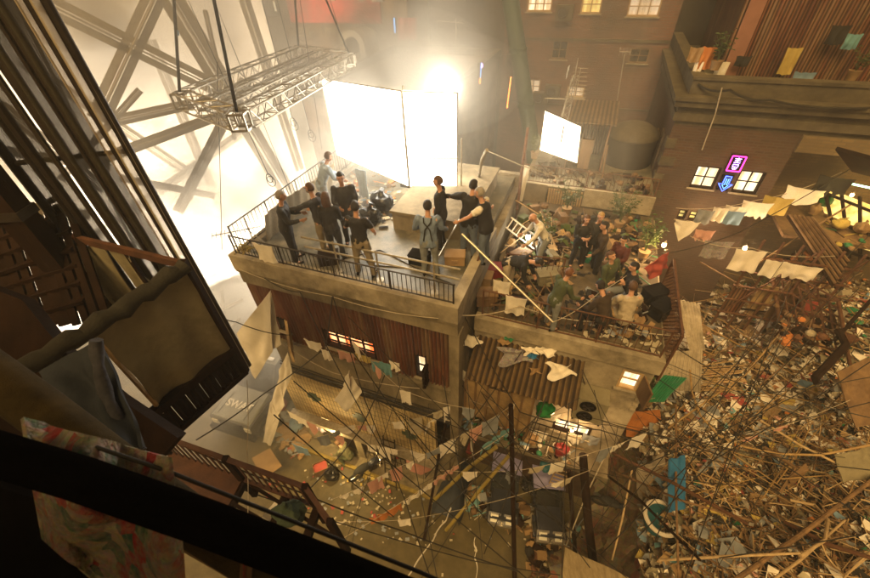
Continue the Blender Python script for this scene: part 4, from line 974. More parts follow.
# plain hoist ropes with loops
for i, (u0,v0,u1,v1,d_, loop) in enumerate(((188,0,268,174,11,1),(214,0,300,215,12,0),(262,0,292,118,12.5,1),(277,0,310,130,13,1),(300,0,322,150,13,0),(330,0,352,70,14,0),(220,170,222,250,11,0))):
    t = thing('hoist_rope', 'thin dark rope hanging past the aluminium truss' , 'rope', atd(u1,v1,d_), 'ropes hanging past the truss')
    a, b = atd(u0,v0,d_*.95), atd(u1,v1,d_); a = a+(a-b)*1.2; m = MB(); m.tube(a,b,.010,n=6)
    if loop:
        m.path([b+V((.09*math.sin(k*PI/5),0,-.13+.13*math.cos(k*PI/5))) for k in range(11)], .012, 6); m.path([b+V((.12*math.sin(k*PI/5),.05,-.25+.16*math.cos(k*PI/5))) for k in range(11)], .010, 6)
    part('rope', m, M['cable'], t)
# ------------------------------------------------------------------ the crew
RZ = 9.22
def hd(u, v, z0, h=1.84): p = at(u, v, z0+h*.985); return V((p.x, p.y, z0))
GR = 'film crew on the flat roof'; GT = 'film crew on the terrace'
if PEOPLE:
    person('grey haired man in a dark jacket standing alone at the left corner of the roof', hd(258,203,RZ)+E2*.42+E1*.12, 80, GR, lean=6, aL=(25,8,70,20), aR=(25,8,70,20), hair='hair_grey', top='f_charcoal', legs='f_black', seed=1)
    person('bearded man in glasses and dark jacket pointing out to the left', hd(312,187,RZ), -70, GR, lean=4, twist=-5, aL=(70,25,15,0), aR=(20,10,50,20), hair='hair_brown', beard='hair_grey', glasses=True, top='f_charcoal', legs='f_khaki', shoe='woodpale', hp=-4, seed=2)
    person('long haired woman in dark coat seen from behind, next to the bearded man', hd(324,197,RZ,1.74), 10, GR, h=1.74, aL=(10,8,30,10), aR=(15,8,40,12), hair='hair_brown', hairlen=.26, top='f_black', legs='f_charcoal', seed=3)
    person('tall man in black facing the camera, back from the front railing', hd(340,175,RZ,1.92), 170, GR, h=1.92, lean=2, aL=(15,10,70,35), aR=(15,10,70,35), hair='hair_dark', top='f_charcoal', legs='f_charcoal', seed=4, bulk=1.08)
    person('man in black T-shirt with tool belt seen from behind at the pale pipe barrier', hd(353.5,207,RZ), 12, GR, lean=4, aL=(22,28,60,50), aR=(14,22,35,30), hair='hair_dark', top='f_black', sleeve=.75, legs='f_khaki', lL=(3,9,2), lR=(0,8,4), seed=5)
    person('man in sky blue shirt bending at the far left edge of the roof', hd(314,155,RZ), 60, GR, lean=28, aL=(55,10,30), aR=(50,8,40), hair='hair_brown', top='f_sky', legs='f_greyjeans', lL=(15,6,20), lR=(-5,5,5), seed=6)
    person('young man in long black coat standing in profile against the glowing screen', hd(440,180,RZ+.0,1.86), -75, GR, h=1.86, lean=1, aL=(5,6,12), aR=(8,6,20), hair='hair_brown', top='f_black', legs='f_black', seed=7)
    person('man in blue shirt with dark braces seen from behind near the plinth', hd(427,206,RZ), 8, GR, lean=3, aL=(14,22,55,40), aR=(18,20,40,5), hair='hair_dark', top='f_blue', legs='f_greyjeans', straps='f_black', seed=8)
    person('heavy man in black sweater leaning with his arm held out at the screen corner', hd(470,186,RZ,1.90), 35, GR, h=1.90, lean=10, aL=(25,70,20,0), aR=(35,12,50), hair='hair_dark', top='f_black', legs='f_jeans', bulk=1.22, seed=9)
    person('man in black vest over white T-shirt reaching down to a long pole', hd(488,192,RZ,1.88), -62, GR, h=1.88, lean=12, aL=(58,12,12,4), aR=(48,14,18,6), hair='hair_grey', top='f_white', sleeve=.6, vest='f_black', legs='f_jeans', bulk=1.1, seed=10)
    person('man in black shirt bent double over the corner between roof and terrace', at(505,290,TZ+.0), 120, GT, lean=74, aL=(85,8,15), aR=(80,8,25), hair='hair_dark', top='f_black', legs='f_beige', lL=(12,7,16), lR=(6,7,12), hp=25, seed=11)
    person('bald man in white shirt crouching over a work light by the white ladder', hd(549,214,TZ,1.74), -95, GT, h=1.84, lean=30, aL=(62,10,18,6), aR=(50,14,30,8), bald=True, top='f_white', legs='f_greyjeans', lL=(18,10,22), lR=(4,8,14), hp=12, seed=12)
    person('red haired man in green jacket seen from above near the front railing', hd(561,273,TZ,1.72), 70, GT, h=1.72, lean=18, aL=(40,10,40), aR=(35,14,50), hair='hair_red', top='f_green', legs='f_greyjeans', seed=13)
    person('young woman in dark top standing against the pale picket panel', hd(587,217,TZ,1.64), 185, GT, h=1.64, lean=2, aL=(25,6,85,35), aR=(25,6,85,35), hair='hair_brown', hairlen=.2, top='f_black', legs='f_black', seed=14)
    person('fair haired person in dark clothes behind the man in leather', hd(601,214,TZ,1.72), 190, GT, h=1.72, aL=(12,8,30), aR=(12,8,40), hair='hair_blond', top='f_charcoal', legs='f_black', seed=15)
    person('man in brown leather coat standing in profile on the terrace', hd(608,225,TZ-.3,1.84), -80, GT, h=1.84, lean=3, aL=(14,8,35), aR=(20,8,45), hair='hair_dark', top='f_leather', legs='f_black', bulk=1.12, seed=16)
    person('man in olive jacket standing with his head turned up, arms loose', hd(617,254,TZ-.4,1.78), 150, GT, h=1.78, lean=-3, side=8, aL=(6,16,18), aR=(10,14,22), hair='hair_brown', top='f_green', legs='f_olive', hp=-22, lL=(4,10,4), lR=(2,10,3), bulk=1.12, seed=17)
    person('woman in maroon and dark clothes beside the green plant on the terrace', hd(626,238,TZ-.2,1.62), -120, GT, h=1.62, aL=(20,8,70,25), aR=(20,8,60,20), hair='hair_dark', top='f_maroon', legs='f_black', seed=18)
    SIT = dict(lL=(82,12,88), lR=(78,10,84))
    person('seated man in black jacket holding his hand to his face', hd(639,270,TZ,1.34), -85, GT, lean=8, aL=(35,12,120,15), aR=(15,12,60,15), hair='hair_dark', top='f_black', legs='f_greyjeans', seed=19, **SIT)
    person('seated man in beige shirt seen from behind at the terrace railing', hd(634,294,TZ,1.34), 5, GT, lean=10, aL=(30,14,60,20), aR=(30,14,60,20), hair='hair_brown', top='f_beige', legs='f_khaki', seed=20, **SIT)
    person('seated man in dark jacket hunched at the terrace railing', hd(612,297,TZ,1.28), -30, GT, lean=22, aL=(40,12,50,15), aR=(40,12,50,15), hair='hair_dark', top='f_leather', legs='f_black', hp=14, seed=21, **SIT)
    person('crouching figure in camouflage colours working in front of the tiled shop', at(352,462,0)+V((0,0,0)), -60, None, h=1.7, lean=38, aL=(60,12,40), aR=(55,12,50), hair='hair_brown', top='f_olive', legs='f_green', lL=(75,14,110), lR=(60,12,115), hp=10, seed=22)
    person('stooping figure in grey beside the parked motorcycle at the tiled shop', at(386,455,0), 100, None, h=1.74, lean=45, aL=(70,10,25), aR=(65,10,35), hair='hair_dark', top='f_khaki', legs='f_charcoal', lL=(15,8,20), lR=(8,8,16), hp=10, seed=23)
# ------------------------------------------------------------------ near balcony on the left with canvas
def hangsheet(name, lab, cat, a, b, drop, m, th=.012, fold=.05, nf=5, group=None, bottom=None, ragged=0.0, seed=0, tri=0.0, nu=22, nv=10):
    "cloth hung from the line a-b; drop may be two lengths (at a and at b)"
    a, b = V(a), V(b); d0, d1 = drop if isinstance(drop, tuple) else (drop, drop); n = (b-a).cross(V((0,0,1))).normalized(); mb = MB()
    def fn(u, v):
        p = a.lerp(b, u); L = d0+(d1-d0)*u
        if tri: L *= (1-tri)+tri*(1-abs(2*u-1))
        if ragged: L *= 1-ragged*(.5+.5*math.sin(u*17+seed)*math.cos(u*41+seed*2))
        s = math.sin(u*PI)*(b-a).length*.04
        k = fold*(math.sin(u*nf*2*PI+seed+v*1.3)*.6+noise.noise(V((u*4+seed, v*2.5, seed)))*1.1)*(.25+v*.9)
        pinch = (u-.5)*(b-a)*(-.10*math.sin(v*PI*.8))
        return p+n*k+pinch+V((0,0,-s-L*v + .03*noise.noise(V((u*5, v*5, seed+4)))))
    mb.solidgrid(fn, nu, nv, th)
    return single(name, mb, M[m] if isinstance(m, str) else m, lab, cat, group)
def quadsheet(name, lab, cat, P, m, th=.02, fold=.04, nu=16, nv=12, seed=0, group=None):
    a, b, c, d = [V(p) for p in P]; n = (b-a).cross(d-a).normalized(); mb = MB()
    mb.solidgrid(lambda u,v: a.lerp(b,u).lerp(d.lerp(c,u),v)+n*fold*(math.sin(u*9+v*4+seed)*.5+1.3*noise.noise(V((u*3+seed,v*3,seed)))), nu, nv, th)
    return single(name, mb, M[m] if isinstance(m, str) else m, lab, cat, group)
NZ = 12.5
C0, U0, L0 = at(185,265,NZ), at(20,225,NZ), at(30,360,NZ)
bal = thing('timber_balcony', 'near timber balcony at the left with canvas hung from its rails', 'balcony', V((C0.x-.6,C0.y-.6,10.2)))
m = MB(); U1 = U0+(U0-C0)*.25; L1 = L0+(L0-C0)*.35
m.bar(C0, U1, .05, .09); part('upper_rail', m, M['woodbrown'], bal)
m = MB(); m.bar(C0+V((0,0,.06)), C0-V((0,0,1.9)), .07); m.bar(U0.lerp(C0,.67)-V((0,0,.03)), U0.lerp(C0,.67)-V((0,0,1.5)), .04); part('corner_post', m, M['wooddark'], bal)
m = MB(); pts = [L1.lerp(C0,i/22)+V((0,0,.02*math.sin(i*1.7)-.05*math.sin(PI*i/22))) for i in range(23)]; m.path(pts, [.085+.016*math.sin(i*2.3) for i in range(23)], 14); single('rolled_cloth', m, mat('dark rolled cloth', (.035,.032,.024), (.018,.016,.012), 6, .9, .4), 'long dark roll of cloth lying along the front rail of the near balcony', 'cloth')
hangsheet('canvas_sheet', 'olive canvas sheet hung under the dark rolled cloth, facing the street', 'canvas', L0.lerp(C0,.28)-V((0,0,.05)), C0-V((0,0,.05)), (1.25,1.38), 'tarp', .012, .05, 2, seed=1, nu=34, nv=18)
hangsheet('canvas_sheet', 'olive canvas sheet hung from the back rail of the near balcony', 'canvas', U0-V((0,0,.04)), U0.lerp(C0,.55)-V((0,0,.04)), (1.7,1.9), 'tarp', .012, .07, 2, seed=2, nu=30, nv=16)
hangsheet('canvas_sheet', 'narrow torn end of canvas hanging to a point at the balcony opening', 'canvas', U0.lerp(C0,.56)-V((0,0,.04)), U0.lerp(C0,.68)-V((0,0,.04)), (1.7,.5), 'tarp', .012, .06, 2, seed=3)
m = MB(); a, b = L0.lerp(C0,-.1)-V((0,0,1.34)), C0-V((0,0,1.40)); d = (b-a).normalized(); s = d.cross(V((0,0,1))); L = (b-a).length
m.bar(a, b, .10); m.bar(a-V((0,0,.48)), b-V((0,0,.48)), .08)
for i in range(26):
    p = a.lerp(b, (i+.5)/26); 
    m.bar(p, p-V((0,0,.48)), .05+.025*(i%3==0), .03)
part('slatted_skirt', m, M['wooddark'], bal)
m = MB(); q = s*-1.3; m.hexa([a-V((0,0,.82)),b-V((0,0,.82)),b-V((0,0,.82))+q,a-V((0,0,.82))+q],[a-V((0,0,.72)),b-V((0,0,.72)),b-V((0,0,.72))+q,a-V((0,0,.72))+q]) if False else None
m = MB(); p0 = L0.lerp(C0,.30); m.bar(p0-V((0,0,.2)), p0-V((0,0,1.45)), .035); part('stake', m, M['woodpale'], bal)
# dark timbers at the far left
t = thing('timber_post', 'heavy dark timber post running down beside the canvas', 'post', atd(60,290,4.2)-V((0,0,4)))
p = atd(28,228,4.4); m = MB(); m.bar(p+V((0,0,2.2)), p-V((0,0,3.2)), .26, .22); part('shaft', m, M['wooddark'], t)
m = MB(); m.bar(p+V((0,0,.15)), p+V((0,0,.25)), .30, .26); part('band', m, M['iron'], t)
t = thing('slatted_panel', 'dark slatted timber panel at the left edge with light showing through its gaps', 'panel', atd(20,280,4.8))
m = MB()
def q_(u, v): return atd(u, v, 4.7)
for i in range(7): m.bar(q_(-25,232+16*i), q_(62+4*i,196+17*i), .105+.05*(i in (0,3,6)), .04)
for i in range(9): m.bar(q_(-20+11*i,205), q_(22+11*i,325), .075+.05*(i in (0,4)), .05)
part('lattice', m, M['wooddark'], t)
t = thing('dark_hoarding', 'black timber hoarding filling the lower left behind the near balcony rail', 'hoarding', atd(10,360,3.6))
m = MB(); P = [atd(u,v,3.5) for u,v in ((-60,268),(22,300),(64,352),(118,398),(178,438),(150,470),(-60,520))]; m.prism(P, (FWD*.12)); part('boards', m, M['wooddark'], t)
# jeans and dark blue cloth over the corner
quadsheet('denim_cloth', 'crumpled blue grey denim cloth thrown over the end of the near balcony', 'cloth', [atd(40,372,2.6), atd(100,338,2.6), atd(142,448,2.35), atd(112,446,2.3)], 'denim', .02, .05, 26, 22, 3)
m = MB(); m.path([atd(96+14*(i/9)**2*3.2, 340+112*i/9, 2.42+.02*math.sin(i*2)) for i in range(10)], [.035+.008*math.sin(i*2.1) for i in range(10)], 10); single('denim_sleeve', m, mat('faded denim edge', (.06,.06,.075), (.03,.032,.042), 9, .9, .4), 'twisted faded hem of cloth hanging beside the blue grey denim', 'cloth')
# big timber and rail right in front of the camera
m = MB(); pts = [atd(-40,352,1.6), atd(40,410,1.55), atd(110,462,1.5), atd(190,520,1.45), atd(300,590,1.4)]; m.path(pts, [.085,.085,.08,.078,.075], 18); single('padded_beam', m, mat('fuzzy ochre padding', (.075,.051,.015), (.035,.024,.007), 9, 1.0, .6, fine=220), 'thick ochre padded beam slanting across the lower left corner', 'beam')
rl = thing('balcony_rail', 'thick black out of focus rail slanting across the bottom left foreground', 'railing', atd(200,510,.98))
m = MB(); m.path([atd(-60,436,.98), atd(80,478,.98), atd(200,520,.98), atd(330,570,.98), atd(480,630,.98)], .050, 18); part('handrail', m, mat('matt black lagging', (.005,.004,.0035), (.003,.0025,.002), 9, .95, .3, spec=0), rl)
m = MB(); m.path([atd(96,447,1.15), atd(170,472,1.15), atd(260,508,1.15), atd(420,572,1.15), atd(560,634,1.15)], .006, 8); part('wire', m, M['cable'], rl)
m = MB(); P = [atd(u,v,1.25) for u,v in ((-60,470),(40,500),(70,560),(170,640),(-60,640))]; m.prism(P, FWD*.05); part('lower_board', m, M['black'], rl)
m = MB()
def flo(u, v):
    x = 22+150*u+22*v; y = 418+ (v*200)*(.6+.45*u) + 40*u; d = 1.22 + .05*math.sin(u*11+v*3) + .04*noise.noise(V((u*5,v*5,1))) - .10*math.sin(PI*min(1,v*1.2))
    return atd(x, y, d)
m.solidgrid(flo, 40, 30, .012); single('floral_cloth', m, M['floral'], 'red and green floral cloth draped below the black foreground rail', 'cloth')
quadsheet('tan_board', 'tan board edge showing under the floral cloth', 'board', [atd(60,566,1.26), atd(150,600,1.26), atd(150,650,1.26), atd(110,650,1.26)], 'card', .012, .004)
m = MB(); m.path([atd(186,541,1.42), atd(225,562,1.42), atd(290,600,1.42)], [.03,.034,.034], 12); single('bamboo_stake', m, M['bamboo'], 'short thick yellow bamboo stake under the black foreground rail', 'stake')
t = thing('wooden_tag', 'small wooden tag lettered KEEP hanging by the yellow bamboo stake', 'tag', atd(246,580,1.3))
m = MB(); a, b, c, d = [atd(u,v,1.3) for u,v in ((239,582),(250,583),(252,553),(241,552))]; m.prism([a,b,c,d], FWD*.01); part('board', m, M['wood'], t)
for k, ch in enumerate('KEEP'):
    fc = bpy.data.curves.new('letter','FONT'); fc.body = ch; fc.size = .026; fc.extrude = .0008; fo = bpy.data.objects.new('letter', fc); col.objects.link(fo)
    me = bpy.data.meshes.new_from_object(fo.evaluated_get(bpy.context.evaluated_depsgraph_get())); bpy.data.objects.remove(fo)
    o = bpy.data.objects.new('lettering', me); col.objects.link(o); o.parent = t; me.materials.append(M['clothred'])
    ir_ = (RT*_rt.x + UP*_dn.x).normalized(); iu_ = (RT*_rt.y + UP*_dn.y).normalized()
    me.transform(Matrix.Translation(atd(242.4,562+7*k,1.296)-org(t)) @ Matrix((ir_, iu_, -FWD)).transposed().to_4x4())
# lower brown balcony
LZ = 9.0; Q0, Q1, Q2, Q3 = at(150,432,LZ), at(190,450,LZ), at(305,487,LZ), at(330,522,LZ)
lb = thing('lower_balcony', 'red brown timber balcony with railing below the near rail', 'balcony', V((Q2.x-.8,Q2.y-.4,7.6)))
m = MB(); m.bar(Q0,Q2,.07,.06); m.bar(Q2,Q3,.07,.06); m.bar(Q0-V((0,0,.75)),Q2-V((0,0,.75)),.06); m.bar(Q2-V((0,0,.75)),Q3-V((0,0,.75)),.06); part('handrail', m, M['woodbrown'], lb)
m = MB()
for i in range(22): p = Q0.lerp(Q2,i/21); m.bar(p,p-V((0,0,.75)),.022)
for i in range(6): p = Q2.lerp(Q3,i/5); m.bar(p,p-V((0,0,.75)),.022)
part('baluster', m, M['woodbrown'], lb)
m = MB()
for p in (Q0,Q0.lerp(Q2,.52),Q2,Q3): m = MB(); m.bar(p+V((0,0,.04)),p-V((0,0,1.4)),.09); part('post', m, M['wooddark'], lb)
i0 = at(120,470,8.2); i1 = at(235,500,8.2); i2 = at(212,545,8.2); i3 = at(70,520,8.2)
m = MB(); z = V((0,0,.05)); q0 = Q0-V((0,0,.78)); q1 = Q0.lerp(Q2,.52)-V((0,0,.78)); m.hexa([q0,q1,q1+(i2-i1)*1.6,q0+(i2-i1)*1.6],[p+z for p in (q0,q1,q1+(i2-i1)*1.6,q0+(i2-i1)*1.6)]); part('floor', m, M['woodbrown'], lb)
m = MB(); 
for f in (.52,.8,1.0): p = Q0.lerp(Q2,f)-V((0,0,.82)); m.bar(p, p+(i2-i1)*1.8, .12)
for f in (.0,.35,.7): m.bar(q1+(i2-i1)*f*1.6, Q3-V((0,0,.82))+(i2-i1)*f*1.2, .05)
part('joist', m, M['wooddark'], lb)
m = MB(); m.ell(at(288,513,8.4), (.24,.18,.24), 26, 18)
for i, q in enumerate(m.v): c_ = at(288,513,8.4); m.v[i] = q+(q-c_)*(.45*noise.noise(q*5)+.25*noise.noise(q*13))
m.path([at(288,513,8.4)+V((0,0,.2)), at(288,513,8.4)+V((.03,0,.36))], [.09,.03], 10); single('sack', m, mat('green sacking', (.06,.085,.05), (.03,.045,.028), 7, .9, .6, fine=30), 'sagging green sack sitting on the open landing of the brown balcony', 'sack')
quadsheet('white_panel', 'pale panel standing on the brown balcony landing behind the green sack', 'panel', [at(258,522,8.1), at(276,500,8.1), at(283,512,8.1), at(270,532,8.1)], 'cloth', .015, .01)
# tall scaffold with dark scrim on the left
t = thing('scaffold_tower', 'tall dark tube scaffold wrapped in torn scrim, out of focus at the left', 'scaffold', V((-4.2,5.0,9)))
def vert(u, v, d, zt=24, zb=9.5): r = ray(u,v); k = d/math.hypot(r.x,r.y); return V((r.x*k, r.y*k, zb)), V((r.x*k, r.y*k, zt))
m = MB()
base = [(232,335,5.6,.045),(222,335,5.6,.03),(205,335,5.7,.05),(196,330,5.7,.02),(180,325,5.8,.06),(168,322,5.8,.03),(150,315,6.0,.05),(140,310,6.0,.025),(118,300,6.2,.05)]
for u,v,d,r_ in base: a, b = vert(u,v,d); m = MB(); m.tube(a,b,r_,n=8); part('tube', m, M['iron'], t)
for z in (11.5,13.4,15.2,17.0,19.0): a, _ = vert(232,335,5.6); b, _ = vert(118,300,6.2); a = V((a.x,a.y,z)); b = V((b.x,b.y,z)); m = MB(); m.tube(a,b,.03,n=6); part('ledger', m, M['iron'], t)
def scrim(u0,v0,d0,u1,v1,d1,mm,nm,seed,parent=t):
    a, at_ = vert(u0,v0,d0); b, bt = vert(u1,v1,d1); m = MB(); n = (b-a).cross(V((0,0,1))).normalized()
    m.solidgrid(lambda u,v: a.lerp(b,u).lerp(at_.lerp(bt,u),v)+n*.05*math.sin(u*11+seed+v*1.5), 26, 12, .006); return part(nm, m, mm, parent)
scrim(215,335,5.65,178,324,5.8,M['darkfilm'],'scrim',1); scrim(172,322,5.8,120,301,6.2,M['darkfilm'],'scrim',4)
scrim(233,338,5.55,216,335,5.6,M['plastic'],'plastic_strip',6)
pf = thing('plastic_sheeting', 'big translucent plastic sheet hanging left of the dark scaffold', 'plastic sheet', V((-6,6,9)))
scrim(112,298,6.3,30,262,7.0,M['plastic'],'sheet',2,pf)
# ------------------------------------------------------------------ vehicles in the street
def jeep(name, lab, pos, yaw, w, l, roofm, bodym='carblack'):
    "small open fronted jeep: +y is forward in its own axes"
    t = thing(name, lab, 'jeep', pos); X = Matrix.Translation(pos) @ Matrix.Rotation(R(-yaw),4,'Z'); W = w/2
    m = MB(X); m.box(-W*.92,W*.92,-l*.5,l*.0,.28,.62*w+.1); m.box(-W*.8,W*.8,l*.0,l*.46,.28,.60*w+.05); m.hexa([V(p) for p in ((-W*.8,l*.0,.60*w+.05),(W*.8,l*.0,.60*w+.05),(W*.7,l*.46,.57*w+.05),(-W*.7,l*.46,.57*w+.05))],[V(p) for p in ((-W*.72,l*.0,.66*w+.05),(W*.72,l*.0,.66*w+.05),(W*.62,l*.45,.62*w+.05),(-W*.62,l*.45,.62*w+.05))]); body = part('body', m, M[bodym], t)
    m = MB(X)
    for s in (-1,1):
        m.box(s*W*.8 if s>0 else -W*1.02, W*1.02 if s>0 else -W*.8, l*.14, l*.44, .40*w, .46*w)
    part('mudguard', m, M[bodym], t)
    zt = 1.12*w
    m = MB(X); m.hexa([V(p) for p in ((-W*.85,l*.02,.70*w),(W*.85,l*.02,.70*w),(W*.85,l*.035,.70*w),(-W*.85,l*.035,.70*w))],[V(p) for p in ((-W*.8,-l*.12,zt),(W*.8,-l*.12,zt),(W*.8,-l*.105,zt),(-W*.8,-l*.105,zt))]); part('windscreen', m, M['glassdark'], t)
    m = MB(X); m.solidgrid(lambda u,v: (W*.98*(2*u-1), -l*.5+l*.37*v, zt+.04+.05*math.sin(PI*u)+.015*math.sin(v*14)), 14, 14, .03); part('canopy', m, M[roofm], t)
    m = MB(X)
    for s in (-1,1): m.bar((s*W*.85,-l*.48,.6*w),(s*W*.85,-l*.48,zt+.03),.04); m.bar((s*W*.83,-l*.14,.6*w),(s*W*.83,-l*.14,zt+.03),.03)
    part('hood_frame', m, M['iron'], t)
    m = MB(X); m.box(-W*.85,W*.85,l*.465,l*.50,.24,.36); part('bumper', m, M['chrome'], t)
    m = MB(X)
    for k in range(7): m.box(-W*.3+k*W*.1-.008,-W*.3+k*W*.1+.008,l*.46,l*.468,.34,.56*w)
    part('grille', m, M['chrome'], t)
    for s in (-1,1):
        q = s*W*.48; m = MB(X); m.hexa([V(p) for p in ((q-.19*w,l*.36,.60*w),(q+.19*w,l*.36,.60*w),(q+.19*w,l*.47,.38*w),(q-.19*w,l*.47,.38*w))],[V(p) for p in ((q-.19*w,l*.385,.735*w),(q+.19*w,l*.385,.735*w),(q+.19*w,l*.50,.47*w),(q-.19*w,l*.50,.47*w))]); hl = part('headlight', m, M['chrome'], t)
        nn_ = V((0,.265,.115/w*l)).normalized(); m = MB(X); A = [V(p) for p in ((q-.12*w,l*.405,.69*w),(q+.12*w,l*.405,.69*w),(q+.12*w,l*.48,.515*w),(q-.12*w,l*.48,.515*w))]; m.hexa(A,[p+nn_*.03 for p in A]); part('lens', m, M['lens'], hl)
        m = MB(X); m.box(s*W*1.06-.05,s*W*1.06+.05,l*.1,l*.125,.72*w,.84*w); m.tube((s*W*.85,l*.11,.66*w),(s*W*1.04,l*.11,.76*w),.01,n=5); part('mirror', m, M['chrome'], t)
        for y in (-.32,.30):
            c = V((s*W*.86,l*y,.25*w+.02)); wh = MB(X @ Matrix.Translation(c) @ Matrix.Rotation(PI/2,4,'Y')); r_ = .25*w
            wh.lathe((0,0,0),[(r_*.6,-.07*w),(r_*.95,-.065*w),(r_,-.04*w),(r_,.04*w),(r_*.95,.065*w),(r_*.6,.07*w)],20); wo = part('wheel', wh, M['rubber'], t)
            wh = MB(X @ Matrix.Translation(c+V((s*.072*w,0,0))) @ Matrix.Rotation(PI/2,4,'Y')); wh.lathe((0,0,0),[(r_*.55,-.012),(r_*.5,.012),(r_*.15,.012)],14); part('rim', wh, M['chrome'], wo)
    return t
jeep('jeep', 'small black jeep with lilac canopy, pair of square headlamps toward the camera', at(545,512,0), 188, 1.05, 2.15, 'purple')
jeep('jeep', 'small black jeep with long violet canopy between the leaning poles', at(503,496,0), 194, 1.05, 2.25, 'purple')
# SWAT truck
hA, hB = at(217,402,1.25), at(259,415,1.25); ex = (hB-hA); ex.z = 0; ex.normalize(); ey = V((ex.y,-ex.x,0)); 
if ey.dot(-at(235,410,0)) < 0: ey = -ey
X = Matrix((( -ex.x, ey.x, 0, 0),(-ex.y, ey.y, 0, 0),(0,0,1,0),(0,0,0,1))); c = (hA+hB)/2; X = Matrix.Translation((c.x,c.y,0)) @ X
t = thing('police_truck', 'grey armoured truck with SWAT lettered on its pale hood', 'truck', V((c.x,c.y,0)))
m = MB(X); m.box(-1.0,1.0,-4.4,.55,.45,1.15); m.hexa([V(p) for p in ((-.98,-1.0,1.15),(.98,-1.0,1.15),(.98,-4.4,1.15),(-.98,-4.4,1.15))],[V(p) for p in ((-.88,-1.75,2.15),(.88,-1.75,2.15),(.88,-4.4,2.15),(-.88,-4.4,2.15))]); part('body', m, M['cargrey'], t)
m = MB(X); m.hexa([V(p) for p in ((-.92,-.95,1.16),(.92,-.95,1.16),(.92,.5,1.16),(-.92,.5,1.16))],[V(p) for p in ((-.88,-.9,1.34),(.88,-.9,1.34),(.84,.48,1.22),(-.84,.48,1.22))]); hood = part('hood', m, M['carwhite'], t)
m = MB(X); m.hexa([V(p) for p in ((-.86,-1.03,1.22),(.86,-1.03,1.22),(.80,-1.70,2.06),(-.80,-1.70,2.06))],[V(p) for p in ((-.86,-.99,1.25),(.86,-.99,1.25),(.80,-1.66,2.09),(-.80,-1.66,2.09))]); part('windscreen', m, M['glassdark'], t)
m = MB(X); m.box(-.9,.9,-4.4,-1.78,2.16,2.22); part('roof', m, M['carwhite'], t); m = MB(X); m.box(-.75,.75,-2.0,-1.85,2.225,2.34); part('light_bar', m, M['chrome'], t)
m = MB(X); m.box(-1.05,1.05,.56,.75,.4,.68); part('bumper', m, M['black'], t); m = MB(X); m.box(-.55,.55,.555,.59,.7,1.08); part('grille', m, M['black'], t)
for s in (-1,1):
    m = MB(X); m.box(s*.78-.14,s*.78+.14,.555,.60,.75,1.0); part('headlight', m, M['lens'], t)
    for y in (0.0,-3.2):
        wh = MB(X @ Matrix.Translation((s*.98,y,.45)) @ Matrix.Rotation(PI/2,4,'Y')); wh.lathe((0,0,0),[(.25,-.14),(.43,-.13),(.45,-.08),(.45,.08),(.43,.13),(.25,.14)],20); wo = part('wheel', wh, M['rubber'], t)
        wh = MB(X @ Matrix.Translation((s*1.125,y,.45)) @ Matrix.Rotation(PI/2,4,'Y')); wh.lathe((0,0,0),[(.24,-.01),(.22,.012),(.06,.012)],14); part('rim', wh, M['chrome'], wo)
for s in (-1,1):
    m = MB(X); m.box(s*1.12-.09,s*1.12+.09,-.98,-.9,1.3,1.62); m.tube((s*.86,-.98,1.25),(s*1.06,-.95,1.4),.018,n=6); part('mirror', m, M['black'], t)
    m = MB(X); m.bar((s*.42-.3,-1.06,1.285),(s*.42+.25,-1.24,1.52),.02); part('wiper', m, M['black'], t)
    m = MB(X); m.box(s*.62-.012,s*.62+.012,-.85,.4,1.30,1.315); part('hood_rib', m, M['black'], t)
m = MB(X); m.box(-.02,.02,-1.72,-1.0,1.5,1.52) if False else None
fc = bpy.data.curves.new('lettering','FONT'); fc.body = 'SWAT'; fc.size = .44; fc.align_x = 'CENTER'; fc.align_y = 'CENTER'; fc.extrude = .004; fc.offset = .012
fo = bpy.data.objects.new('lettering', fc); col.objects.link(fo); me = bpy.data.meshes.new_from_object(fo.evaluated_get(bpy.context.evaluated_depsgraph_get())); bpy.data.objects.remove(fo)
o = bpy.data.objects.new('lettering', me); col.objects.link(o); o.parent = hood; me.materials.append(mat('white lettering paint', (.85,.82,.74), (.8,.77,.7)))
Xt = X.copy(); me.transform(Matrix.Translation(-org(t)) @ X @ Matrix.Translation((0,-.12,1.30)) @ Matrix.Rotation(PI,4,'Z') @ Matrix.Rotation(R(5),4,'X')); ORG[o.name] = org(t)
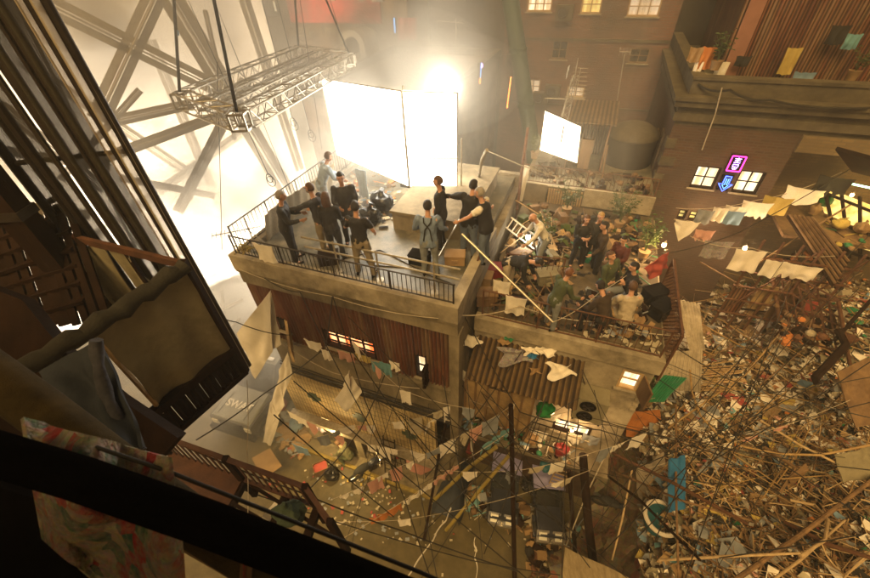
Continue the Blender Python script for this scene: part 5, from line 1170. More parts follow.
# tarpaulin covered cart, motorcycle, umbrella
m = MB(); c = at(453,492,0)
m.solidgrid(lambda u,v: c+Matrix.Rotation(R(-20),3,'Z')@V((.5*math.cos(PI*u)*(1+.1*math.sin(v*9)), -1.0+2.0*v, .95*math.sin(PI*u)**.6*(.55+.45*math.sin(PI*min(1,max(0,v))))+.05*noise.noise(V((u*6,v*6,2))))), 26, 26, .02); single('covered_cart', m, M['denim'], 'low cart covered by a blue grey sheet at the edge of the lane', 'cart')
def motorcycle(lab, pos, yaw):
    t = thing('motorcycle', lab, 'motorcycle', pos); X = Matrix.Translation(pos) @ Matrix.Rotation(R(-yaw),4,'Z') @ Matrix.Rotation(R(8),4,'Y')
    for y in (-.62,.62):
        wh = MB(X @ Matrix.Translation((0,y,.3)) @ Matrix.Rotation(PI/2,4,'Y')); wh.path([(.27*math.cos(k*PI/10),.27*math.sin(k*PI/10),0) for k in range(21)], .045, 8); w_ = part('wheel', wh, M['rubber'], t)
        wh = MB(X @ Matrix.Translation((0,y,.3)) @ Matrix.Rotation(PI/2,4,'Y'))
        for k in range(8): wh.tube((0,0,0),(.24*math.cos(k*PI/4),.24*math.sin(k*PI/4),0),.008,n=5)
        part('spoke', wh, M['chrome'], w_)
    m = MB(X); m.path([(0,-.62,.3),(0,-.1,.35),(0,.35,.75),(0,.05,.72),(0,-.62,.62)], .028, 7); m.box(-.12,.12,-.12,.2,.28,.55); part('frame', m, M['iron'], t)
    m = MB(X); m.ell((0,.16,.76),(.14,.26,.13),14,9); part('tank', m, M['carblack'], t); m = MB(X); m.ell((0,-.32,.74),(.15,.36,.07),14,8); part('seat', m, M['rubber'], t)
    m = MB(X); m.tube((-.06,.36,.85),(-.06,.64,.3),.022,n=7); m.tube((.06,.36,.85),(.06,.64,.3),.022,n=7); part('fork', m, M['chrome'], t)
    m = MB(X); m.path([(-.36,.22,.98),(-.2,.34,.96),(0,.36,.9),(.2,.34,.96),(.36,.22,.98)], .014, 7); part('handlebar', m, M['chrome'], t); m = MB(X); m.ell((0,.46,.80),(.085,.06,.085),12,8); part('headlight', m, M['lens'], t)
motorcycle('black motorcycle leaning in the lane at the foot of the debris', at(616,512,0.2), 120)
motorcycle('dark motorcycle parked by the kerb in front of the tiled shop', at(372,470,0), 60)
t = thing('umbrella', 'faded pink umbrella open on the pavement under the tiled wall', 'umbrella', at(421,462,0)); c = at(421,460,1.55)
m = MB(); k8 = 8
vs = []; 
for j in range(7):
    f = j/6; 
    for i in range(32):
        a = 2*PI*i/32; sc_ = 1-.07*abs(math.sin(a*4))*f; vs.append(c+V((.52*f*sc_*math.cos(a), .52*f*sc_*math.sin(a), .26*(1-f**1.7)+.02*abs(math.sin(a*4))*f)))
m.add(vs, [(j*32+i, j*32+(i+1)%32, (j+1)*32+(i+1)%32, (j+1)*32+i) for j in range(6) for i in range(32)]); part('canopy', m, mat('faded pink umbrella cloth', (.36,.17,.13), (.26,.12,.09), 3), t)
m = MB(); m.tube(c+V((0,0,.3)), c-V((0,0,1.0)), .012, n=6); part('shaft', m, M['iron'], t)
m = MB()
for i in range(8): a = 2*PI*i/8; m.tube(c+V((0,0,.24)), c+V((.5*math.cos(a),.5*math.sin(a),.0)), .005, n=4)
part('rib', m, M['iron'], t)
# posts and pipes
def pole(name, lab, cat, P, r, m, group=None, n=9):
    mb = MB(); mb.path(P, r, n); return single(name, mb, M[m], lab, cat, group)
pole('yellow_pipe', 'upper of two fat yellow pipes slanting over the lane', 'pipe', [at(434,500,1.2), at(468,468,3.0), at(496,447,4.4)], .06, 'yellow', n=14)
pole('yellow_pipe', 'lower of two fat yellow pipes slanting over the lane', 'pipe', [at(446,530,.8), at(478,492,2.4), at(511,453,4.0)], .055, 'yellow', n=14)
pole('timber_post', 'tall dark post standing between the two jeeps', 'post', [at(515,590,0), at(513,500,3.2), at(511,405,6.9)], [.07,.065,.06], 'wooddark')
pole('timber_post', 'dark thick post beside the lane right of the jeeps', 'post', [at(598,600,0), at(588,520,2.4), at(583,455,4.6)], [.13,.12,.11], 'wooddark')
pole('timber_post', 'second dark post close to the thick one beside the lane', 'post', [at(578,590,.2), at(572,510,2.2), at(569,470,4.2)], [.07,.06,.06], 'wooddark')
pole('timber_post', 'slim dark post against the column of the concrete house', 'post', [at(424,540,0), at(440,450,3), at(452,395,5.8)], [.05,.045,.045], 'wooddark')
pole('metal_pole', 'thin pale pole leaning from the canvas corner up across the lane', 'pole', [at(566,546,2.0), at(586,495,3.2), at(604,458,4.0)], .018, 'ironpale')
quadsheet('canvas_awning', 'beige patterned canvas awning corner at the bottom edge of the picture', 'awning', [at(565,547,3.2), at(655,590,3.2), at(700,640,3.0), at(556,640,3.0)], mat('beige leaf print canvas', (.27,.21,.12), (.13,.095,.05), 9, .9, .2, stretch=(1,.3,1)), .02, .05)
# junk in the lane: crates, bags, barrels
def crate(lab, p, rz, s, m='wood', group=None):
    t = thing('crate', lab, 'crate', p, group); X = Matrix.Translation(p) @ Matrix.Rotation(rz,4,'Z'); b = MB(X); w_, d_, h_ = s
    for k in range(4):
        z = h_*(k+.12)/4; b.box(-w_/2,w_/2,-d_/2,-d_/2+.02,z,z+h_*.19); b.box(-w_/2,w_/2,d_/2-.02,d_/2,z,z+h_*.19); b.box(-w_/2,-w_/2+.02,-d_/2+.021,d_/2-.021,z,z+h_*.19); b.box(w_/2-.02,w_/2,-d_/2+.021,d_/2-.021,z,z+h_*.19)
    part('slat', b, M[m], t); b = MB(X); b.box(-w_/2+.02,w_/2-.02,-d_/2+.02,d_/2-.02,.01,h_*.75); part('contents', b, M[random.choice(['card','clothred','clothgrey','leaf','tarp'])], t)
    b = MB(X)
    for sx in (-1,1):
        for sy in (-1,1): b.box(sx*(w_/2-.04)-.018,sx*(w_/2-.04)+.018,sy*(d_/2-.04)-.018,sy*(d_/2-.04)+.018,0,h_)
    part('corner_post', b, M[m], t); return t
def sack(name, lab, p, r, m, cat='bag', group=None, seed=0):
    b = MB(); b.ell(V(p)+V((0,0,r*.72)), (r,r*.85,r*.75), 20, 14); b.path([V(p)+V((0,0,r*1.35)), V(p)+V((.02,0,r*1.6)), V(p)+V((.05,0,r*1.8))], [r*.3,r*.12,r*.22], 10)
    for i, q in enumerate(b.v): b.v[i] = q + (q-V(p)).normalized()*r*(.5*noise.noise(q*1.1/r+V((seed,0,0)))+.22*noise.noise(q*3.2/r+V((0,seed,0))))
    return single(name, b, M[m], lab, cat, group)
crate('slatted crate standing beside the crouching figure in front of the shop', at(322,470,0), .4, (.55,.4,.35))
crate('slatted crate by the grille of the tiled shop', at(404,458,.1), .2, (.5,.4,.4))
crate('broken crate under the balcony cage of the terrace house', at(470,452,0), .6, (.6,.5,.45))
crate('crate against the wall behind the violet jeep', at(525,468,0), -.3, (.6,.45,.5), 'woodpale')
sack('bin_bag', 'black bin bag slumped next to the crouching figure', at(333,476,0), .28, 'bag', seed=1)
sack('bin_bag', 'glossy green bin bag held in the balcony cage under the awning', B(2.35,.75,5.35), .26, 'baggreen', seed=2)
sack('bin_bag', 'black bin bag between the two jeeps', at(527,488,0), .25, 'bag', seed=3)
sack('bin_bag', 'large dark bin bag on the roof among the litter', at(383,210,RZ), .36, 'bag', seed=4)
sack('bin_bag', 'dark bin bag lying nearer the plinth on the roof', at(372,221,RZ), .30, 'bag', seed=5)
for k,(u,v,z,mm,lab) in enumerate(((290,418,.0,'clothgrey','grey bundle in the trash corner left of the tiled wall'),(282,408,.0,'clothred','dull red bundle in the trash corner left of the tiled wall'),(298,428,0,'clothblue','blue bundle in the trash corner left of the tiled wall'),(306,440,0,'card','cardboard bundle at the foot of the shop pier'),(277,425,0,'bag','black bundle beside the hanging white banners'),(560,452,3.42,'red','bright red bundle on the ledge under the lit shop opening'),(546,468,2.6,'teal','teal bundle on the low shelf under the cage'),(575,462,2.6,'clothgreen','dark green bundle below the blue grey cloth'),(530,440,3.42,'card','cardboard box heap on the ledge under the cage'),(505,425,3.42,'clothorange','orange cloth heap on the ledge at the left'),(488,418,3.42,'card','tan carton heap beside the column on the ledge'))):
    sack('bundle', lab, at(u,v,z), .24 if z else .32, mm, 'bundle', seed=k*1.3)
def boxes(lab, p, rz, s, m): 
    b = MB(Matrix.Translation(p) @ Matrix.Rotation(rz,4,'Z')); w_,d_,h_ = s; b.box(-w_/2,w_/2,-d_/2,d_/2,0,h_); b.hexa([V(q) for q in ((-w_/2,d_/2,h_),(w_/2,d_/2,h_),(w_/2,d_/2+.1,h_-.06),(-w_/2,d_/2+.1,h_-.06))],[V(q) for q in ((-w_/2,d_/2+.01,h_+.01),(w_/2,d_/2+.01,h_+.01),(w_/2,d_/2+.11,h_-.05),(-w_/2,d_/2+.11,h_-.05))]); return single('carton', b, M[m], lab, 'carton')
boxes('open carton with tan flap by the slim post', at(452,440,0), .5, (.6,.5,.5), 'card'); boxes('orange carton beside the concrete column', at(477,430,2.0), .2, (.55,.4,.4), 'clothorange')
# air of the lane: cable drum, ladder, white ladder on the terrace
def ladder(lab, p, q, w_, n, m, side):
    t = thing('ladder', lab, 'ladder', p); s = V(side).normalized()*w_/2; b = MB(); b.bar(p-s,q-s,.035); b.bar(p+s,q+s,.035); part('rail', b, M[m], t); 
    for i in range(n): c = V(p).lerp(V(q),(i+.5)/n); b = MB(); b.bar(c-s,c+s,.025); part('rung', b, M[m], t)
ladder('white ladder lying across the back of the terrace beside the white shirted man', at(508,222,8.6), at(545,250,8.1), .38, 8, 'cloth', (.5,.6,.35))
ladder('dark ladder leaning on the tiled wall of the shop', B(-2.2,-.75,.1), B(-2.2,-.25,2.9), .42, 9, 'iron', E1)
ladder('pale ladder leaning at the rear of the terrace house', B(3.3,1.0,0.2), B(3.3,.58,3.3), .4, 9, 'woodpale', E1)
# ------------------------------------------------------------------ rubble field on the right
def ss(a, b, x): t = min(1, max(0, (x-a)/(b-a))); return t*t*(3-2*t)
def hgt(x, y):
    l = lc(V((x,y,0))); lx = l.x
    z = .25 + 2.9*ss(4.6,7.0,lx)*1.0 + 1.5*ss(8,13,lx)
    z += 1.0*ss(4.5,1.0,y)*ss(4.0,7.5,x)
    return z + .38*noise.noise(V((x*.55,y*.55,1.3))) + .20*noise.noise(V((x*1.7,y*1.7,4.1))) + .08*noise.noise(V((x*5,y*5,2)))
def hit(u, v):
    "where the ray of a pixel meets the rubble"
    r = ray(u,v); z = 4.0; p = at(u,v,z)
    for _ in range(14): p = at(u,v,(hgt(p.x,p.y)+z)/2); z = (hgt(p.x,p.y)+z)/2
    return p
SCR = [(.42,.35,.24),(.10,.06,.035),(.28,.19,.10),(.07,.045,.03),(.40,.33,.23),(.16,.10,.055),(.30,.08,.05),(.20,.19,.16),(.12,.075,.04),(.36,.25,.13)]
m = MB(); nx, ny = 150, 130; X0_, X1_, Y0_, Y1_ = 3.2, 24, -4, 15
vs = []; 
for j in range(ny+1):
    for i in range(nx+1):
        x = X0_+(X1_-X0_)*i/nx; y = Y0_+(Y1_-Y0_)*j/ny; vs.append((x,y,hgt(x,y) if lc(V((x,y,0))).x > 4.62 or lc(V((x,y,0))).y < .3 else -.05))
m.add(vs, [(j*(nx+1)+i, j*(nx+1)+i+1, (j+1)*(nx+1)+i+1, (j+1)*(nx+1)+i) for j in range(ny) for i in range(nx)])
single('rubble', m, litter_mat('rubble and scraps', SCR, 3.2, (.27,.19,.10), .5), kind='stuff')
def scatter(name, matl, n, size, zoff, asp, seed, flat=True, uv=((640,870),(235,578))):
    rnd = random.Random(seed); b = MB()
    for _ in range(n):
        u = rnd.uniform(*uv[0]); v = rnd.uniform(*uv[1]); p = hit(u,v)
        if lc(p).x < 4.8 and lc(p).y > .2: continue
        s = size*rnd.uniform(.5,1.5); R3 = Matrix.Rotation(rnd.uniform(0,6.28),3,'Z') @ Matrix.Rotation(rnd.gauss(0,.45),3,'X') @ Matrix.Rotation(rnd.gauss(0,.45),3,'Y')
        c = p+V((0,0,zoff+rnd.uniform(0,.10)))
        if flat:
            k = rnd.uniform(.2,.9); b.add([c+R3@V(q) for q in ((-s,-s*asp,0),(s*k,-s*asp*.8,.1*s),(s,s*asp*k,-.05*s),(-s*.6,s*asp,.25*s),(0,0,.35*s*rnd.uniform(-1,1)))], [(0,1,4),(1,2,4),(2,3,4),(3,0,4)])
        else: b.obox(c, (s*2, s*2*asp, s*asp*rnd.uniform(.3,1.2)), R3)
    return single(name, b, M[matl], kind='stuff', smooth=False)
scatter('paper_litter', 'cloth', 800, .065, .10, .8, 21); scatter('paper_litter', 'paper', 900, .09, .05, .8, 1)
scatter('rag_litter', 'clothgrey', 260, .16, .05, .7, 2); scatter('rag_litter', 'clothred', 90, .13, .05, .7, 3); scatter('rag_litter', 'clothblack', 200, .14, .04, .7, 4); scatter('rag_litter', 'tarp', 220, .18, .05, .7, 5)
scatter('timber_litter', 'wood', 380, .22, .05, .13, 6, False); scatter('timber_litter', 'woodpale', 420, .16, .09, .07, 7, False); scatter('timber_litter', 'wooddark', 300, .16, .05, .16, 8, False); scatter('card_litter', 'card', 260, .15, .05, .8, 9)
scatter('timber_litter', 'woodpale', 220, .10, .16, .09, 10, False, ((690,870),(420,578))); scatter('timber_litter', 'stick', 900, .17, .16, .07, 12, False, ((680,872),(420,580))); scatter('timber_litter', 'stickpale', 300, .12, .12, .08, 13, False); scatter('plaster_litter', 'concrete_pale', 420, .05, .06, .8, 16, False); scatter('plaster_litter', 'concrete', 300, .07, .05, .7, 17, False); scatter('rag_litter', 'cloth', 420, .10, .12, .7, 18, True, ((650,860),(270,450))); scatter('rag_litter', 'clothorange', 120, .08, .1, .7, 19); scatter('rag_litter', 'clothgreen', 60, .09, .1, .7, 20); scatter('rag_litter', 'clothblack', 240, .13, .10, .8, 22, True, ((690,872),(430,580))); scatter('rag_litter', 'clothpink', 120, .09, .08, .7, 14); scatter('rag_litter', 'clothteal', 60, .09, .08, .7, 15)
scatter('rag_litter', 'cloth', 110, .20, .12, .7, 31); scatter('rag_litter', 'clothblue', 40, .2, .12, .7, 32); scatter('rag_litter', 'clothyellow', 40, .2, .12, .7, 33); scatter('rag_litter', 'clothgrey', 60, .24, .12, .7, 34); scatter('card_litter', 'ply', 60, .3, .1, .6, 35)
# larger pale rags, each one where the photograph shows it
RAGS = [(687,345,.30,'cloth','crumpled white rag beside the mesh screen'),(680,358,.26,'cloth','white rag caught at the foot of the mesh screen'),(726,310,.28,'cloth','long white rag on the rubble behind the mesh screen'),(741,313,.2,'cloth','small white rag by the long white one'),(757,324,.16,'cloth','lone small pale rag in the middle of the rubble'),(777,352,.26,'cloth','white rag lying alone right of the long pale pole'),(780,395,.26,'cloth','white rag at the left of the pale heap'),(790,398,.24,'cloth','white rag in the middle of the pale heap'),(797,402,.22,'cloth','white rag at the right of the pale heap'),(786,408,.2,'card','tan rag below the pale heap'),(809,427,.22,'cloth','white rag on the right slope above the plywood'),(818,440,.28,'cloth','large white rag low on the right slope'),(700,437,.2,'cloth','small white rag next to the yellow spotted one'),(740,372,.3,'denim','dark blue rag on the rubble by the yellow crate'),(735,402,.3,'clothred','dark red rag half buried in the rubble'),(712,385,.26,'clothyellow','yellow rag by the pile of pale planks'),(727,492,.26,'yellow','bright yellow plastic scrap among the dark sticks'),(746,512,.18,'yellow','small yellow plastic scrap lower among the sticks'),(719,468,.16,'red','bright red plastic scrap among the sticks'),(858,318,.40,'clothgreen','green rag bundle high on the right edge'),(850,300,.30,'clothred','red rag above the green bundle on the right edge'),(722,280,.3,'cloth','white rag under the patterned washing'),(672,437,.24,'cloth','pale torn rag above the blue plastic chute'),(693,430,.22,'cloth','white rag between the green tarpaulin and the blue chute')]
for k,(u,v,s,mm,lab) in enumerate(RAGS):
    p = hit(u,v); b = MB(); b.solidgrid(lambda a,c: p+V(((a-.5)*s*2.2*(1+.3*math.sin(c*7+k)),(c-.5)*s*1.8*(1+.3*math.sin(a*5+k)), .12+.28*s*noise.noise(V((a*3+k,c*3,k)))*2)), 12, 12, .012); single('rag', b, M[mm], lab, 'rag')
# sticks
rnd = random.Random(5)
for k in range(46):
    u = rnd.uniform(665,860); v = rnd.uniform(285,520); p = hit(u,v); a = rnd.choice((rnd.gauss(.45,.25), rnd.gauss(2.5,.35))); L = rnd.uniform(1.8,4.2); d = V((math.cos(a),math.sin(a),rnd.gauss(.08,.14))).normalized(); c = p+V((0,0,.35+rnd.uniform(0,.5)))
    if lc(c-d*L/2).x < 5 or lc(c+d*L/2).x < 5: c = c+E1*1.6
    b = MB(); b.path([c-d*L/2, c+V((0,0,rnd.gauss(0,.12))), c+d*L/2], [.015,.014,.011], 6); single('bamboo_pole', b, M['bamboo'], 'long thin bamboo pole lying across the rubble', 'pole', 'long thin bamboo poles across the rubble')
G1 = 'loose sticks tangled over the rubble'
for k in range(250):
    if k < 115: u = rnd.uniform(690,880); v = rnd.uniform(425,600)
    else: u = rnd.uniform(650,875); v = rnd.uniform(270,470); 
    p = hit(u,v); L = rnd.uniform(.5,1.9) if k < 115 else rnd.uniform(1.2,3.8); 
    if lc(p).x < 5.2 and lc(p).y > .2: p = p + E1*1.2
    a = rnd.choice((rnd.gauss(.35,.35), rnd.gauss(2.3,.5), rnd.uniform(0,3.14))); el = rnd.gauss(.10,.22); d = V((math.cos(a)*math.cos(el), math.sin(a)*math.cos(el), math.sin(el)))
    c = p+V((0,0,.18+rnd.uniform(0,.55 if k < 120 else .25))); r_ = rnd.uniform(.006,.015) if k >= 115 else rnd.choice((rnd.uniform(.007,.016), rnd.uniform(.01,.026))); bend = V((rnd.gauss(0,.08),rnd.gauss(0,.08),rnd.gauss(0,.08)))*L
    b = MB(); b.path([c-d*L/2, c+bend*.6, c+bend*.7+d*L*.25, c+d*L/2], [r_,r_*.95,r_*.85,r_*.7], 6)
    pale = rnd.random() < .45
    single('loose_stick', b, M['stickpale' if pale else 'stick'], 'pale bare stick tangled over the rubble' if pale else 'brown stick tangled over the rubble', 'stick', 'pale sticks tangled over the rubble' if pale else 'brown sticks tangled over the rubble')
# individual long poles
def hz(u, v, dz): p = hit(u,v); return at(u,v,p.z+dz)
LONG = [((668,428),(745,375),(822,283),1.6,.026,'bamboo','long pale bamboo pole slanting up across the middle of the rubble'),((660,292),(725,322),(795,372),.5,.028,'bamboo','upper of two parallel pale poles behind the mesh screen'),((665,303),(730,340),(800,378),.45,.024,'bamboo','lower of two parallel pale poles behind the mesh screen'),((640,286),(720,306),(800,316),.4,.05,'wooddark','dark beam lying behind the parallel pale poles'),((592,443),(668,480),(748,524),2.3,.045,'ironrust','long dark rusty pole crossing in front of the blue chute'),((612,470),(680,500),(750,520),2.0,.03,'stick','brown pole just under the dark rusty one'),((576,452),(640,500),(700,560),1.8,.035,'wooddark','dark leaning pole above the motorcycle'),((676,405),(676,490),(679,600),1.6,.03,'stick','upright brown pole beside the blue chute'),((632,470),(622,520),(612,560),1.6,.028,'stickpale','pale upright stick by the motorcycle'),((706,600),(800,535),(885,470),1.0,.05,'stick','thick brown branch slanting up to the right edge at the bottom'),((785,522),(830,545),(885,562),.9,.05,'ironrust','red brown branch running to the lower right edge'),((745,600),(800,560),(845,520),.8,.03,'stickpale','pale stick parallel to the thick brown branch'),((760,385),(815,340),(880,300),.9,.02,'stick','brown stick rising to the right edge above the plywood'),((700,360),(760,335),(800,330),.5,.022,'stick','dark bent stick in the middle of the rubble'),((660,560),(730,556),(800,553),1.2,.03,'stickpale','level pale stick above the bottom edge'),((640,430),(720,455),(790,500),1.3,.016,'cable','dark hose sagging over the rubble slope')]
for (a,b_,c,dz,r_,mm,lab) in LONG:
    b = MB(); b.path([hz(*a,dz), hz(*b_,dz), hz(*c,dz)], [r_,r_,r_*.8], 8); single('long_pole', b, M[mm], lab, 'pole')
hoop = [(690,370),(692,392),(700,415),(718,435),(745,447),(780,454),(820,455),(875,444)]
b = MB(); b.path([hz(u,v,1.5) for u,v in hoop], .028, 8); single('bent_pipe', b, M['bamboo'], 'pale bent pipe curving in a long arc over the rubble', 'pipe')
b = MB(); b.path([hz(u,v,.9) for u,v in ((790,500),(815,505),(828,520),(825,540),(800,556))], .035, 8); single('bent_pipe', b, M['stickpale'], 'short pale hooked pipe among the sticks at the lower right', 'pipe')
# planks pile, corrugated sheets, panels
t = thing('plank_pile', 'fanned pile of pale cut planks on the rubble', 'plank pile', hit(720,372))
for k in range(12):
    a = hz(702+random.uniform(-4,4),366+k*2.2,.25+.02*k); c = hz(738+random.uniform(-6,10),362+k*2.4+random.uniform(-5,5),.28+.02*k); b = MB(); b.bar(a,c,.05,.02); part('plank', b, M['woodpale'], t)
def csheet(lab, P, m, pitch=.14, nu=70):
    a, b, c, d = [V(p) for p in P]; n = (b-a).cross(d-a).normalized(); L = (b-a).length; mb = MB(); mb.solidgrid(lambda u,v: a.lerp(b,u).lerp(d.lerp(c,u),v)+n*.025*math.sin(2*PI*u*L/pitch)+n*.06*noise.noise(V((u*2,v*2,L))), nu, 4, .012); single('roof_sheet', mb, M[m], lab, 'roof sheet')
csheet('pale corrugated roof sheet lying beside the mesh screen', [at(678,300,4.9),at(700,304,4.7),at(706,350,4.2),at(690,352,4.3)], 'concrete_pale')
csheet('second pale roof sheet just in front of the first', [at(664,352,4.6),at(702,350,4.4),at(700,392,3.9),at(652,388,4.2)], 'concrete_pale')
csheet('bright green plastic roof sheet at the corner of the terrace house', [at(664,375,5.2),at(688,378,5.0),at(664,402,4.6),at(643,402,5.0)], 'clothgreen', .10, 40)
quadsheet('plywood_panel', 'weathered tan plywood panel leaning at the right edge', 'panel', [at(836,372,6.0),at(885,350,6.4),at(885,420,5.4),at(856,428,5.2)], 'wood', .03, .04, seed=5)
quadsheet('canvas_sheet', 'small olive canvas sheet at the far right under the plywood', 'canvas', [at(835,455,5.2),at(875,445,5.5),at(880,478,5.0),at(842,482,4.8)], 'tarp', .02, .08, seed=7)
b = MB(); b.path([at(838,330,6.2), at(846,345,6.1), at(815,378,5.7), at(818,384,5.6)], .10, 8); single('dark_beam', b, M['wooddark'], 'kinked dark timber beam above the plywood panels', 'beam')
t = thing('table', 'overturned brown table frame lying on the rubble', 'table', hit(790,462))
b = MB(); b.hexa([hz(u,v,.9) for u,v in ((788,478),(806,463),(809,470),(792,486))],[hz(u,v,.95) for u,v in ((788,478),(806,463),(809,470),(792,486))]); part('top', b, M['wood'], t); b = MB(); b.bar(hz(764,447,.8),hz(796,468,.9),.08,.05); part('leg', b, M['wood'], t); b = MB(); b.bar(hz(796,468,.9),hz(780,492,.7),.06); part('leg', b, M['wood'], t)
# blue chute, tub
q5 = hit(676,500)
quadsheet('plastic_chute', 'bright blue plastic chute standing in the lane among sticks', 'chute', [at(669,460,q5.z+1.9),at(685,455,q5.z+2.0),at(685,508,q5.z+.5),at(668,512,q5.z+.4)], 'blue', .03, .03)
q6 = hit(660,520)
t = thing('tub', 'white rimmed teal tub in the lane at the foot of the blue chute', 'tub', at(660,520,q6.z)); c = at(660,520,q6.z+.45)
b = MB(); b.lathe(c,[(.30,-.4),(.38,-.1),(.42,.15),(.38,.15),(.34,-.3)],22); part('bowl', b, M['teal'], t); b = MB(); b.path([c+V((.43*math.cos(k*PI/12),.43*math.sin(k*PI/12),.17)) for k in range(25)], .06, 8); part('rim', b, M['tub'], t)
quadsheet('plastic_film', 'sheet of cloudy plastic stretched behind the blue chute', 'plastic sheet', [at(636,470,2.6),at(664,452,3.2),at(668,500,1.8),at(640,510,1.2)], 'plastic', .01, .08)
quadsheet('orange_panel', 'orange lit plywood panel under the tilted window of the terrace house', 'panel', [at(627,412,2.6),at(660,410,3.0),at(664,440,1.6),at(626,436,1.6)], 'clothorange', .02, .03)
# rusty cage and dark awning below the lit balcony
t = thing('rusty_cage', 'rusty barred frame standing in the rubble below the dark awning', 'frame', at(800,330,4.5))
b = MB(); G = [at(772,262,6.6), at(838,300,6.9), at(846,352,5.2), at(783,338,5.0)]
for f in [i/7 for i in range(8)]: b.bar(G[0].lerp(G[1],f),G[3].lerp(G[2],f),.045)
for f in [i/6 for i in range(7)]: b.bar(G[0].lerp(G[3],f),G[1].lerp(G[2],f),.04)
part('bar', b, M['ironrust'], t)
t = thing('dark_awning', 'dark sloping slatted awning under the lit balcony on the right', 'awning', at(815,250,7.2))
P = [at(786,217,8.2),at(812,220,8.3),at(848,262,7.6),at(832,288,6.9)]; b = MB(); b.hexa(P,[p+V((0,0,.07)) for p in P]); part('sheet', b, M['wooddark'], t)
b = MB()
for k in range(6): f = (k+.5)/6; b.bar(P[0].lerp(P[1],f)+V((0,0,.1)),P[3].lerp(P[2],f)+V((0,0,.1)),.05)
part('batten', b, M['wood'], t)
# lit cluttered balcony at the right edge
t = thing('lit_balcony', 'cluttered balcony glowing yellow at the right edge', 'balcony', B(9.6,6.2,6))
pa, pb, pc_, pd = at(818,190,8.2), at(880,215,8.2), at(880,262,6.9), at(842,250,6.9)
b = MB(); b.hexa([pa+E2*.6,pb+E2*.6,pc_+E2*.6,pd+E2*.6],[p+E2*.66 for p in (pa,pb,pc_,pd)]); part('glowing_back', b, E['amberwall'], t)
b = MB()
for f in (0,.3,.6,1.0): b.bar(pa.lerp(pb,f)+V((0,0,.3)),pd.lerp(pc_,f)-V((0,0,.2)),.07)
for f in (0,.5,1.0): b.bar(pa.lerp(pd,f),pb.lerp(pc_,f),.07)
part('frame', b, M['wooddark'], t)
b = MB(FB); b.box(8.6,13,8.6,11.2,7.40,7.5); part('floor', b, M['wood'], t)
pg, ph = at(838,181,8.9), at(880,190,8.9); b = MB(); b.tube(pg,ph,.03,n=8); part('tube_lamp', b, E['greentube'], t)
b = MB(); b.box(0,.01,0,.01,0,.01) if False else None
P = [at(835,150,10.2),at(890,165,10.2),at(890,182,9.6),at(852,172,9.6)]; b = MB(); b.hexa(P,[p+V((0,0,.1)) for p in P]); part('roof', b, M['wooddark'], t)
for k,(u,v,z,mm,lab) in enumerate(((823,206,7.75,'baggreen','small green bag on the lit balcony'),(812,214,7.6,'card','cardboard heap by the green bag'),(838,228,7.6,'clothyellow','yellow bundle in the lit balcony'),(858,232,7.6,'card','tan heap deep in the lit balcony'))): sack('bundle', lab, at(u,v,z), .22, mm, 'bundle', seed=k)
# litter on roof and street
def litter(name, m, pts, size, seed, kind='stuff'):
    rnd = random.Random(seed); b = MB()
    for p in pts:
        s = size*rnd.uniform(.5,1.5); R3 = Matrix.Rotation(rnd.uniform(0,6.28),3,'Z')@Matrix.Rotation(rnd.gauss(0,.15),3,'X'); c = V(p)+V((0,0,.02+rnd.uniform(0,.03)))
        b.add([c+R3@V(q) for q in ((-s,-s*.7,0),(s,-s*.7,.04*s),(s,s*.7,0),(-s,s*.7,.15*s),(0,0,.12*s))], [(0,1,4),(1,2,4),(2,3,4),(3,0,4)])
    return single(name, b, M[m], kind=kind, smooth=False)
rnd = random.Random(8)
def cl(n, u, v, su, sv, z): return [at(rnd.gauss(u,su), rnd.gauss(v,sv), z) for _ in range(n)]
litter('paper_litter','paper', cl(70,375,497,22,18,.01)+cl(40,330,470,20,8,.01)+cl(14,440,530,40,20,.01)+cl(24,500,520,60,30,.01), .042, 1)
litter('paper_litter','clothyellow', cl(60,385,472,22,5,.01), .05, 2); litter('rag_litter','clothgrey', cl(60,390,500,60,25,.01), .05, 3); litter('rag_litter','clothred', cl(40,360,500,60,30,.01), .05, 4)
litter('paper_litter','paper', cl(90,372,208,18,8,RZ), .08, 5); litter('rag_litter','clothblue', cl(30,372,208,18,8,RZ), .08, 6); litter('rag_litter','clothorange', cl(30,380,206,18,8,RZ), .07, 7); litter('rag_litter','clothblack', cl(70,368,212,18,8,RZ), .12, 8)
litter('rag_litter','clothgrey', cl(70,285,420,9,12,.05), .16, 9); litter('rag_litter','card', cl(60,290,425,10,12,.1), .16, 10)
litter('paper_litter','paper', [B(rnd.uniform(2.8,4.4),rnd.uniform(1.4,3.4),TZ+.02) for _ in range(120)], .055, 11); litter('rag_litter','clothblack', [B(rnd.uniform(.4,4.2),rnd.uniform(1.5,4),TZ+.02) for _ in range(150)], .07, 12); litter('card_litter','card', [B(rnd.uniform(.4,4.2),rnd.uniform(1.5,6.5),TZ+.02) for _ in range(60)], .10, 13)
